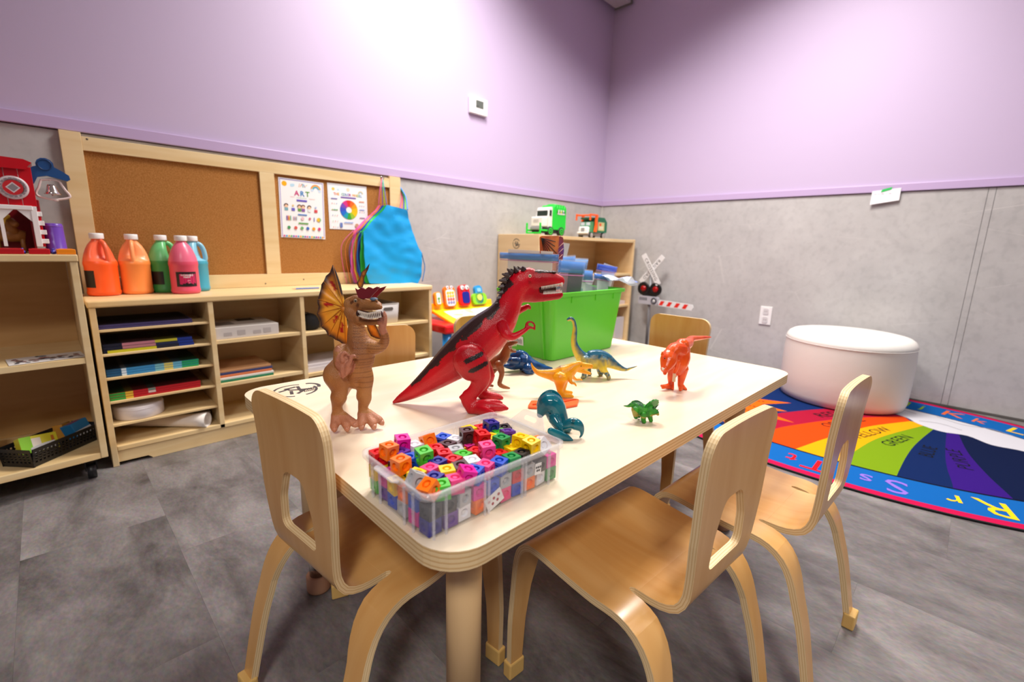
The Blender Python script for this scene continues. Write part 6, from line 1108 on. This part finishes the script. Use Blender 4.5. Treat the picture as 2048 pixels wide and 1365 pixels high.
# handle tab with a slot on the far short side
ol = round_poly([(-.040, 0), (.040, 0), (.026, .020), (.020, .030), (-.020, .030), (-.026, .020)], [0, 0, .008, .01, .01, .008], 4)
hl = round_poly([(-.014, .012), (.014, .012), (.014, .021), (-.014, .021)], .0044, 4)
sheet('handle_tab', ol, [hl], lambda a, s: (Vector((SXh+.005+s*.45, a, UH-.004+s*.75)), Vector((.85, 0, -.5)).normalized()), .002, [CLR2, CLR2], t, .01)
ol = round_poly([(-.030, 0), (.030, 0), (.022, .012), (-.022, .012)], .004, 3)
sheet('latch_lip', ol, [], lambda a, s: (Vector((-SXh-.005-s*.8, a, UH-.002+s*.1)), Vector((.1, 0, 1)).normalized()), .0018, [CLR2, CLR2], t, .01)
def seat_sticker(name, x, y, z, w, h, rot, dark):
    g = G(); Tm = Matrix.Translation((x, y, z)) @ Matrix.Rotation(radians(rot), 4, 'Y'); g.box((-w, -.0002, -h), (w, .0002, h), T=Tm); o = obj(name, g, WHITE, t, world=False)
    d = Decal((x, y-.0002, z), (cos(radians(rot)), 0, -sin(radians(rot))), (sin(radians(rot)), 0, cos(radians(rot))), lift=.0001)
    for k in range(5): d.disc(-w*.6+w*.3*k, (-1)**k*h*.3, h*.22, dark, 7)
    d.build('print', o, world=False)
seat_sticker('printed_label', -.012, -SYh+.0006, .014, .014, .010, -22, 'b04a5a')
seat_sticker('code_label', .062, -SYh-.0042, .034, .006, .008, 3, '5a5a5e')
CS = .0092   # half edge of a cube
def cube_mesh(col, c):
    g = G(); h = CS; r = .0058; n = 12; fr_ = []
    for ax in range(6):
        A = {0: ((1, 0, 0), (0, 1, 0)), 1: ((-1, 0, 0), (0, -1, 0)), 2: ((0, 1, 0), (0, 0, 1)), 3: ((0, -1, 0), (0, 0, 1)), 4: ((0, 0, 1), (1, 0, 0)), 5: ((0, 0, -1), (1, 0, 0))}[ax]
        Nn = Vector(A[0]); U = Vector(A[1]); V_ = Nn.cross(U)
        P = lambda a, b, k: tuple(U*a+V_*b+Nn*k)
        vs = [P(s1*h, s2*h, h) for s1, s2 in ((1, 1), (-1, 1), (-1, -1), (1, -1))]
        ci = [(r*cos(2*pi*k/n), r*sin(2*pi*k/n)) for k in range(n)]
        vs += [P(a, b, h) for a, b in ci]+[P(a*.92, b*.92, h-.0035) for a, b in ci]
        stud = ax in (4, 0)
        vs += [P(a*.5, b*.5, h-.0035) for a, b in ci]+[P(a*.5, b*.5, h-.0008 if stud else h-.0022) for a, b in ci]
        fs = []
        for q in range(4):
            k0_ = q*n//4; arc = [4+(k0_+j) % n for j in range(n//4+1)]; nxt = (q+1) % 4
            fs.append([q]+arc[::-1]); 
        # corners: quadrant q spans angles q*90..(q+1)*90, corner q sits inside; join straight pieces
        for q in range(4):
            e = 4+((q+1)*n//4) % n; fs.append([q, e, (q+1) % 4])
        for k in range(n):
            k2 = (k+1) % n
            for b0_ in (4, 4+n, 4+2*n): fs.append([b0_+k, b0_+k2, b0_+n+k2, b0_+n+k])
        fs.append([4+3*n+k for k in range(n)])
        g.add(vs, fs)
    o = obj('tmp', g, mat('cube_'+col, c, .3, sss=.05), None)
    me = o.data; bpy.data.objects.remove(o); return me
CC = {'red': 'd8141c', 'orange': 'ff7a10', 'magenta': 'e0149a', 'white': 'eceaf0', 'purple': '64309a', 'blue': '1450c8', 'lime': '4cc030', 'navy': '26268c', 'pink': 'f4458c', 'yellow': 'f8cc08', 'silver': 'b8b8bc', 'brown': '4a2c2a', 'black': '1c1a20', 'green': '0c8f48'}
CM = {k: cube_mesh(k, v) for k, v in CC.items()}
GRP = 'plastic snap cubes in the clear tub'
rows = sorted(range(len(CUBES)), key=lambda i: CUBES[i][1])
rown = ['front', 'second', 'third', 'fourth', 'fifth', 'back']; per = math.ceil(len(rows)/6); names = {}
ordn = ['first', 'second', 'third', 'fourth', 'fifth', 'sixth', 'seventh', 'eighth', 'ninth', 'tenth']
for r_ in range(6):
    idx = sorted(rows[r_*per:(r_+1)*per], key=lambda i: CUBES[i][0])
    for k, i in enumerate(idx): names[i] = '%s snap cube on top, %s from left in the %s row of the tub' % (CUBES[i][2], ordn[k], rown[r_])
random.seed(11)
pl = []
for i, (x, y, c, tl) in enumerate(CUBES):
    # keep the cube inside the tub walls and off its neighbours
    lx, ly = x-UX, y-UY; ang = radians(2.0); lx, ly = lx*cos(ang)-ly*sin(ang), lx*sin(ang)+ly*cos(ang)
    lx = max(-SXh+.013, min(SXh-.013, lx)); ly = max(-SYh+.013, min(SYh-.013, ly)); pl.append([lx, ly, c, tl, i])
for it in range(60):
    for a in range(len(pl)):
        for b in range(a+1, len(pl)):
            dx, dy = pl[b][0]-pl[a][0], pl[b][1]-pl[a][1]; dd = math.hypot(dx, dy); need = .0196 if pl[a][3] == pl[b][3] else .0165
            if dd < need:
                m_ = (need-dd)*.25/max(dd, 1e-6); pl[a][0] -= dx*m_; pl[a][1] -= dy*m_; pl[b][0] += dx*m_; pl[b][1] += dy*m_
    for p in pl: p[0] = max(-SXh+.0125, min(SXh-.0125, p[0])); p[1] = max(-SYh+.0125, min(SYh-.0125, p[1]))
def put_cube(c, x, y, z, rot, label):
    o = bpy.data.objects.new('snap_cube', CM[c]); COL.objects.link(o)
    a = radians(-2.0); o.location = (UX+x*cos(a)-y*sin(a), UY+x*sin(a)+y*cos(a), TH+z); o.rotation_euler = rot
    o['label'] = label; o['category'] = 'toy cube'; o['group'] = GRP; return o
for lx, ly, c, tl, i in pl:
    z = {0: .0490, 1: .0610, 2: .0555}[tl]
    tilt_ = {0: .06, 1: .10, 2: .55}[tl]
    put_cube(c, lx, ly, z, (random.uniform(-tilt_, tilt_), random.uniform(-tilt_, tilt_), random.choice((0, pi/2))+random.uniform(-.45, .45)), names[i])
keys = list(CC)
for L_, z in ((0, .0115), (1, .0300)):
    nx, ny = 10, 6
    for a in range(nx):
        for b in range(ny):
            if L_ == 0 and 1 < a < nx-2 and 1 < b < ny-1: continue
            x = -SXh+.013+(2*SXh-.026)*a/(nx-1); y = -SYh+.013+(2*SYh-.026)*b/(ny-1)
            if random.random() < .06: continue
            c = random.choice(keys); put_cube(c, x+random.uniform(-.001, .001), y+random.uniform(-.001, .001), z, (0, random.choice((0, pi/2)), random.choice((0, pi/2))+random.uniform(-.12, .12)), '%s snap cube in the %s layer of the tub, at its %s%s' % (c, ('bottom', 'middle')[L_], ('front ', 'rear ')[b >= 3], ('left end', 'left half', 'right half', 'right end')[min(3, a*4//nx)]))

# ------------------------------------------------------------ toy dinosaurs
def chain_rings(L, lat, n=14, k=3):
    L = [(p[0], p[1], max(p[2], p[3]*.82), p[3]) for p in L]
    P = catmull(L, k); out = []; N = len(P); C = [Vector(p[:3]) for p in P]; R = [max(p[3], .0005) for p in P]
    def frame(i):
        d = (C[min(i+1, N-1)]-C[max(i-1, 0)]).normalized(); e = Vector((0, 1, 0)); e = (e-d*e.dot(d))
        if e.length < .3: e = Vector((1, 0, 0))-d*d.x
        e.normalize(); return d, e, d.cross(e)
    def ring(c, e, m, r): return [tuple(c+m*r*cos(2*pi*j/n)+e*r*lat*sin(2*pi*j/n)) for j in range(n)]
    d, e, m = frame(0)
    for a in (80, 50, 25): out.append(ring(C[0]-d*R[0]*sin(radians(a)), e, m, R[0]*cos(radians(a))))
    for i in range(N): d, e, m = frame(i); out.append(ring(C[i], e, m, R[i]))
    for a in (25, 50, 80): out.append(ring(C[-1]+d*R[-1]*sin(radians(a)), e, m, R[-1]*cos(radians(a))))
    return out
def organic(name, parent, chains, voxel, material, colfn, smooth=4, lat_over=None):
    g = G()
    for nm, lat, L in chains: g.loft(chain_rings(L, lat), sm=True)
    o = obj('tmp', g, material, None, fix=False); 
    md = o.modifiers.new('r', 'REMESH'); md.mode = 'VOXEL'; md.voxel_size = voxel; md.use_smooth_shade = True
    ms = o.modifiers.new('s', 'SMOOTH'); ms.iterations = smooth; ms.factor = .5
    dg = bpy.context.evaluated_depsgraph_get(); dg.update(); me = bpy.data.meshes.new_from_object(o.evaluated_get(dg)); bpy.data.objects.remove(o)
    me.name = name
    ca = me.color_attributes.new('Col', 'FLOAT_COLOR', 'POINT'); data = []
    for v in me.vertices:
        if v.co.z < .0006: v.co.z = .0006
        data += [*colfn(v.co, v.normal), 1]
    ca.data.foreach_set('color', data)
    me.materials.clear(); me.materials.append(material)
    b = bpy.data.objects.new(name, me); COL.objects.link(b); b.parent = parent; return b
def upness(body, p):
    best = 9; u = 0
    for i in range(len(body)-1):
        a = Vector((body[i][0], 0, body[i][2])); b = Vector((body[i+1][0], 0, body[i+1][2])); q = Vector((p.x, 0, p.z)); ab = b-a
        t = max(0, min(1, (q-a).dot(ab)/max(ab.length_squared, 1e-9))); c = a+ab*t; r = body[i][3]*(1-t)+body[i+1][3]*t; dd = (q-c).length/r
        if dd < best: best = dd; nrm = Vector((-ab.z, 0, ab.x)).normalized(); u = (q-c).dot(nrm)/r; idx = i+t
    return u, idx
def mixc(a, b, t): t = max(0, min(1, t)); return tuple(x*(1-t)+y*t for x, y in zip(a, b))
def dino(key, name, label, group=None):
    O, head, chains = DINOS[key]
    return thing(name, label, 'toy dinosaur', (O[0], O[1], TH), radians(head), group), chains
def ball(name, p, r, m, par, sc=(1, 1, 1)):
    g = G(); g.sphere(p, r, 14, 8, sc=sc); return obj(name, g, m, par, world=False)
def spike(g, a, b, r, n=6):
    a = Vector(a); b = Vector(b); g.cyl(a, b, r, n, r2=r*.08, sm=False)
EYEW = mat('eye_glass', 'd8c8a8', .15); DARK = mat('dark_brown_plastic', '3a2726', .4); TOOTH = mat('tooth_white', 'ece4d8', .35)
H = hexc
# red T-rex
t, ch_ = dino('trex', 'toy_dinosaur', 'large red tyrannosaurus toy with dark spiky back, in the middle of the table')
D = DET['trex']; body = ch_[0][2]; cr, cdk, cb = H('d40420'), H('34201f'), H('d07a70')
def seg(p, a, b): 
    a = Vector((a[0], 0, a[2])); b = Vector((b[0], 0, b[2])); q = Vector((p.x, 0, p.z)); ab = b-a; t_ = max(0, min(1, (q-a).dot(ab)/ab.length_squared)); return (q-a-ab*t_).length
def cf(p, n):
    u, i = upness(body, p); j = noise.noise(p*60)*.28+noise.noise(p*200)*.08
    c = mixc(cr, H('a00416'), .5+noise.noise(p*22)*.8)
    if u > .55+j and 2.2 < i < 12.3 and abs(p.y) < .045 and p.x < .262: c = cdk
    if p.x > .285 and p.z > .2795+.004*noise.noise(p*200): c = cdk
    if u < -.80 and 5 < i < 11 and abs(p.y) < .022 and p.z < .2: c = mixc(c, cb, .65)
    if p.y < -.02:
        for k in (0, 2):
            if seg(p, D['slash'][k], D['slash'][k+1]) < .0045: c = H('1c1014')
    return c
organic('body', t, ch_, .0024, toy('trex_plastic', .3, 600, .28), cf, 3)
g = G(); S = D['spikes']
for k in range(0, len(S), 2):
    for yy in (-.008, .008):
        a = Vector((S[k][0], yy, S[k][2])); b = Vector((S[k+1][0], yy*1.5, S[k+1][2])); spike(g, a, b, .0065 if k < 10 else .005)
    if k: a = Vector(((S[k][0]+S[k-2][0])/2, 0, (S[k][2]+S[k-2][2])/2)); b = a+(Vector(S[k+1])-Vector(S[k]))*.8; b.y = 0; spike(g, a, b, .005)
obj('back_spikes', g, DARK, t, world=False)
g = G()
for nm, k, s in (('u', 13, -1), ('l', 12, 1)):
    A, B_ = (D['up'] if nm == 'u' else D['lo'])
    for side_ in (-1, 1):
        for q in range(k+1):
            f = q/k; x = A[0]+(B_[0]-A[0])*f; z = A[2]+(B_[2]-A[2])*f; y = side_*(.021-.006*f*f); spike(g, (x, y, z+s*-.0015), (x+.0005, y, z+s*.0050), .0017, 5)
for q in range(5): spike(g, (D['upf'][0][0]-.002, -.012+.006*q, D['up'][1][2]+.002), (D['upf'][0][0]-.001, -.012+.006*q, D['up'][1][2]-.007), .0018, 5)
obj('teeth', g, TOOTH, t, world=False)
for s in (-1, 1):
    e = D['eye'][0]; eb = ball('eye', (e[0], s*.0325, e[2]), .0034, EYEW, t, (1, .5, 1)); ball('pupil', (e[0], s*.0342, e[2]), .0014, BLACK, eb, (1, .5, 1))
g = G(); a, b = D['head']; 
for q in range(7): f = q/6; g.sphere((a[0]+(b[0]-a[0])*f, 0, a[2]-.004+(b[2]-a[2])*f), .0050, 10, 6, sc=(1.2, 1.8, .55))
obj('brow_patch', g, DARK, t, world=False)
A, B_ = Vector(D['up'][0]), Vector(D['up'][1]); g = G(); g.tube([(A.x-.004, 0, (D['up'][0][2]+D['lo'][0][2])/2), (B_.x-.01, 0, (D['up'][1][2]+D['lo'][1][2])/2)], .010, 12, flat=1); obj('mouth_lining', g, mat('mouth_dark', '3a1414', .5), t, world=False)

# brown dilophosaurus
t, ch_ = dino('dilo', 'toy_dinosaur', 'tall brown dinosaur toy with an orange neck frill, on the left of the table')
D = DET['dilo']; HS = [(Vector(p[:3]), p[3]*1.25+.002) for nm, lat, L in ch_ if nm[:4] in ('hand', 'claw', 'padL', 'fing') for p in catmull(L, 3)]
c1, c2, c3 = H('b27a44'), H('9c6a40'), H('b8775c')
def cf(p, n):
    c = mixc(c1, H('945a32'), .4+noise.noise(p*30)*.8)
    if .075 < p.z < .19 and .03 < p.x < .10 and sin(p.z*1300) > .75: c = mixc(c, H('6a3c20'), .6)
    if p.z < .030: c = mixc(c, c3, .8)
    for q, r in HS:
        if (p-q).length < r: c = mixc(c, H('c07e68'), .8); break
    return c
organic('body', t, ch_, .0019, toy('dilo_plastic', .42, 650, .45), cf, 3)
fc = Vector(D['fc'][0]); reds = [Vector(r) for r in D['red']]
def frill(nm, pts, par, back=.25):
    pl2 = [(p[0], p[2]) for p in pts]
    def f_(a, s): 
        r = math.hypot(a-fc.x, s-fc.z); an = atan2(s-fc.z, a-fc.x); return Vector((a, fc.y-.0+r*.12+.0012*sin(an*16), s)), Vector((0, -1, 0))
    o = sheet(nm, pl2, [], f_, .0016, [toy('frill_plastic', .4)]*2, par, .0024)
    me = o.data; ca = me.color_attributes.new('Col', 'FLOAT_COLOR', 'POINT'); data = []; R_ = .058
    ol_ = resample(pl2, .0012); xs_ = [Vector((a, 0, b)) for a, b in ol_ if nm != 'frill' or a < fc.x-.003]
    for v in me.vertices:
        q = Vector((v.co.x, 0, v.co.z)); r = (q-Vector((fc.x, 0, fc.z))).length/R_; c = mixc(H('ffc440'), H('ff9418'), r)
        for rd in reds:
            w = Vector((rd.x, 0, rd.z)); dvec = (w-Vector((fc.x, 0, fc.z))).normalized(); dl = q-w; al = dl.dot(dvec); pe = (dl-dvec*al).length
            if abs(al) < .009+.003*noise.noise(q*120) and pe < .0028+.002*noise.noise(q*160): c = H('c01c10')
        de = min((q-x).length for x in xs_)
        ed = (.010 if q.z < fc.z+.03 else .013) if nm == 'frill' else .004
        c = mixc(H('3a2826'), c, (de-ed*.2)/ed)
        data += [*c, 1]
    ca.data.foreach_set('color', data); return o
fr1 = frill('frill', D['frill'], t)
frill('frill_tip', D['f2'], t); o3 = frill('frill_flap', D['f3'], t)
g = G()
for r_ in D['ribs']:
    q = Vector(r_); pts = [fc.lerp(q, k/6) for k in range(7)]; g.tube([(p.x, fc.y+(p-fc).length*.12-.0016, p.z) for p in pts], [.001, .001, .0009, .0008, .0007, .0006, .0005], 6)
obj('frill_ribs', g, mat('rib_brown', 'c8780f', .45), fr1, world=False)
g = G(); g.prism([(p[0], p[2]) for p in D['crest']], -.0015, .0015, T=Matrix(((1, 0, 0, 0), (0, 0, -1, D['crest'][0][1]), (0, 1, 0, 0), (0, 0, 0, 1)))); g.prism([(p[0]+.004, p[2]-.001) for p in D['crest']], -.0015, .0015, T=Matrix(((1, 0, 0, 0), (0, 0, -1, .006), (0, 1, 0, 0), (0, 0, 0, 1)))); obj('crest', g, mat('crest_maroon', '74141e', .35), t, world=False)
e = D['eye'][0]; eb = ball('eye', (e[0], e[1]+.0035, e[2]-.001), .0034, mat('eye_bronze', '9c8468', .2), t, (1, .7, 1)); ball('pupil', (e[0]+.0006, e[1]+.0014, e[2]-.001), .0015, BLACK, eb)
e = D['eye'][1]; ball('eye_patch', (e[0], e[1]+.004, e[2]-.001), .0052, mat('blue_patch', '5a7088', .3), t, (1.3, 1, .6))
g = G(); T3 = [Vector(v) for v in D['teeth']]
for k in range(15):
    f = k/14; p = T3[0].lerp(T3[1], f*2) if f < .5 else T3[1].lerp(T3[2], f*2-1); yy = p.y-.008-.006*sin(pi*f)
    spike(g, (p.x, yy, p.z+.0055), (p.x, yy, p.z-.001), .0016, 5); spike(g, (p.x+.001, yy, p.z-.0045), (p.x+.001, yy, p.z+.001), .0014, 5)
obj('teeth', g, TOOTH, t, world=False)
g = G(); g.tube([tuple(T3[0]+Vector((-.002, -.002, 0))), tuple(T3[1]+Vector((0, -.004, 0))), tuple(T3[2]+Vector((0, -.003, 0)))], .0058, 10, flat=1); obj('mouth_lining', g, mat('mouth_dark', '3a1414', .5), t, world=False)
g = G()
for nm, lat, L in ch_:
    if nm[:3] == 'toe':
        p = L[-1]; q = L[-2]; a = Vector(q[:3]).lerp(Vector(p[:3]), .35); b = Vector(p[:3])+(Vector(p[:3])-Vector(q[:3]))*.25; b.z = max(b.z, .002); g.tube([tuple(a), tuple(a.lerp(b, .6)), tuple(b)], [.0062, .0045, .0012], 10)
obj('claws', g, mat('claw_pink', 'b87c62', .3), t, world=False)

# the smaller ones
t, ch_ = dino('brach', 'toy_dinosaur', 'long-necked blue and yellow dinosaur toy before the green tote')
bd = ch_[0][2]; ca_, cb_ = H('1c5c78'), H('d8c23c')
def cf(p, n):
    u, i = upness(bd, p); k = .5+.9*u+noise.noise(p*120)*.35
    if p.z < .022 and i > 7: k = .75+noise.noise(p*150)*.6
    return mixc(cb_, ca_, k)
organic('body', t, ch_, .0011, toy('small_toy_gloss', .25, 500, .15), cf, 2)
e = DET['brach']['eye'][0]; 
for s in (-1, 1): ball('eye', (e[0], s*.0032, e[2]), .0012, BLACK, t)

t, ch_ = dino('yellow', 'toy_dinosaur', 'small yellow tyrannosaurus toy, right of the big red one')
bd = ch_[0][2]
def cf2(p, n):
    u, i = upness(bd, p); c = mixc(H('f6b418'), H('ea9408'), .5+noise.noise(p*80)*.6)
    return mixc(c, H('8a6a5a'), (u-.82)*6) if 1 < i < 6.5 and u > .8 else c
organic('body', t, ch_, .0010, toy('small_toy', .33, 500, .2), cf2, 2)
e = DET['yellow']['eye'][0]
for s in (-1, 1): ball('eye', (e[0], s*.0062, e[2]), .0013, BLACK, t)

t, ch_ = dino('orange', 'toy_dinosaur', 'orange plastic tyrannosaurus toy facing the camera, near the right table edge')
organic('body', t, ch_, .0011, MATS['small_toy_gloss'], lambda p, n: mixc(H('ee5c18'), H('dc4410'), .5+noise.noise(p*60)), 2)
D = DET['orange']
for e in D['eye']: ball('eye', e, .0016, BLACK, t)
g = G(); hn = D['horn']; spike(g, hn[0], hn[1], .004); spike(g, hn[2], hn[3], .004); obj('brow_horns', g, mat('orange_plastic', 'ee5c18', .3), t, world=False)
g = G(); T3 = [Vector(v) for v in D['teeth']]
for a, b in ((T3[0], T3[1]), (T3[1], T3[2])):
    for k in range(5): p = a.lerp(b, k/5); spike(g, tuple(p+Vector((0, 0, .003))), tuple(p+Vector((0, 0, -.004))), .0016, 5)
obj('teeth', g, TOOTH, t, world=False)
p = D['plate'][0]; g = G(); g.box((p[0]-.003, p[1]-.008, p[2]-.010), (p[0]+.003, p[1]-.002, p[2]+.010), 0, .0008); obj('joint_clip', g, mat('clip_tan', 'd8b090', .4), t, world=False)
g = G(); g.sphere((ch_[0][2][0][0]+.004, .004, ch_[0][2][0][2]-.002), .0165, 16, 10, sc=(.35, 1, 1)); obj('tail_joint', g, mat('orange_dark', 'c84810', .35), t, world=False)

t, ch_ = dino('trike', 'toy_dinosaur', 'small green triceratops toy near the front table edge')
bd = ch_[0][2]
def cf3(p, n):
    u, i = upness(bd, p); c = mixc(H('35a020'), H('1c7a22'), .5+noise.noise(p*140)*1.2)
    if u > .55 and i < 4: c = mixc(c, H('1c4a38'), .8)
    if u < -.6 and p.z > .012: c = mixc(c, H('b89a4a'), .7)
    return c
organic('body', t, ch_, .0008, toy('small_toy_rough', .4, 700, .4), cf3, 2)
c = Vector(DET['trike']['crest'][0]); g = G()
ringp = [(.0155*(1+.09*(k % 2))*cos(2*pi*k/26), .0155*(1+.09*(k % 2))*sin(2*pi*k/26)) for k in range(26)]
g.prism(ringp, -.0012, .0012, T=Matrix.Translation((c.x, -.002, c.z+.0005)) @ Matrix.Rotation(radians(-62), 4, 'Z') @ Matrix.Rotation(radians(-62), 4, 'Y')); obj('neck_frill', g, mat('green_plastic', '228a2c', .4), t, world=False)
g = G(); hn = DET['trike']['horns']; spike(g, hn[0], hn[1], .0018); spike(g, hn[2], hn[3], .0018); spike(g, hn[4], hn[5], .0013); obj('horns', g, mat('green_dark', '2a4a34', .4), t, world=False)
for s in (-1, 1): ball('eye', (DET['trike']['eye'][0][0], s*.0075, DET['trike']['eye'][0][2]), .0013, BLACK, t)

t, ch_ = dino('teal', 'toy_dinosaur', 'glossy teal toy dinosaur bent over beside the clear tub')
organic('body', t, ch_, .0012, toy('glossy_toy', .16), lambda p, n: mixc(H('0f7284'), H('0a5c70'), .5+noise.noise(p*40)), 3)
A_ = DET['teal']['arc']; bc = Vector((sum(a[0] for a in A_)/8, 0, sum(a[2] for a in A_)/8-.01)); g = G(); rg = []
for a in catmull(A_, 3):
    q = Vector((a[0], .008, a[2])); dr = (q-bc); dr.y = 0; dr.normalize(); rg.append([tuple(q-dr*.006+Vector((0, -.0015, 0))), tuple(q+dr*.003+Vector((0, -.0015, 0))), tuple(q+dr*.003+Vector((0, .0015, 0))), tuple(q-dr*.006+Vector((0, .0015, 0)))])
g.loft(rg, sm=False); obj('back_flange', g, mat('teal_plastic', '0f7284', .2), t, world=False)
e = DET['teal']['eye'][0]; ball('eye', e, .003, mat('teal_dark', '0a4a5c', .2), t)
g = G(); g.prism([(.105, -.075), (.118, -.030), (.150, -.052), (.138, -.080)], .001, .004); 

t, ch_ = dino('blue', 'toy_dinosaur', 'dark blue toy dinosaur lying behind the red one by the green tote')
organic('body', t, ch_, .0013, MATS['glossy_toy'], lambda p, n: mixc(H('1d4f8c'), H('123a6c'), .5+noise.noise(p*60)*1.2), 2)
A_ = DET['blue']['arc']; g = G()
for k, a in enumerate(catmull(A_, 2)): spike(g, (a[0], 0, a[2]-.004), (a[0]-.001, 0, a[2]+.005), .0035)
obj('back_ridge', g, mat('blue_plastic', '1d4f8c', .2), t, world=False)
ball('eye', (ch_[2][2][1][0], -.028, ch_[2][2][1][2]+.002), .0018, BLACK, t)

t, ch_ = dino('brown', 'toy_dinosaur', 'small brown toy dinosaur with open jaws, half hidden behind the red one')
organic('body', t, ch_, .0013, MATS['small_toy'], lambda p, n: mixc(H('9c6030'), H('7a4822'), .5+noise.noise(p*60)), 2)
g = G(); T3 = [Vector(v) for v in DET['brown']['teeth']]
for k in range(6): p = T3[0].lerp(T3[1], k/5); spike(g, tuple(p), tuple(p+Vector((0, 0, -.004))), .0012, 5); p = T3[2].lerp(T3[3], k/5); spike(g, tuple(p), tuple(p+Vector((0, 0, .004))), .0012, 5)
obj('teeth', g, TOOTH, t, world=False)

# flat orange piece under the teal and yellow toys
t = thing('toy_wing', 'flat orange plastic wing piece lying behind the teal dinosaur', 'toy', (-2.80, -1.83, TH))
g = G(); g.prism(round_poly([(-2.866, -1.812), (-2.830, -1.790), (-2.795, -1.822), (-2.768, -1.824), (-2.742, -1.852), (-2.775, -1.872), (-2.812, -1.862), (-2.845, -1.835)], .006, 4), TH+.0006, TH+.005)
obj('blade', g, mat('orange_wing', 'f0602c', .35), t)
g = G(); g.tube([(-2.85, -1.812, TH+.0055), (-2.80, -1.838, TH+.007), (-2.752, -1.850, TH+.0055)], [.002, .003, .0015], 8); obj('spar', g, MATS['orange_wing'], t)
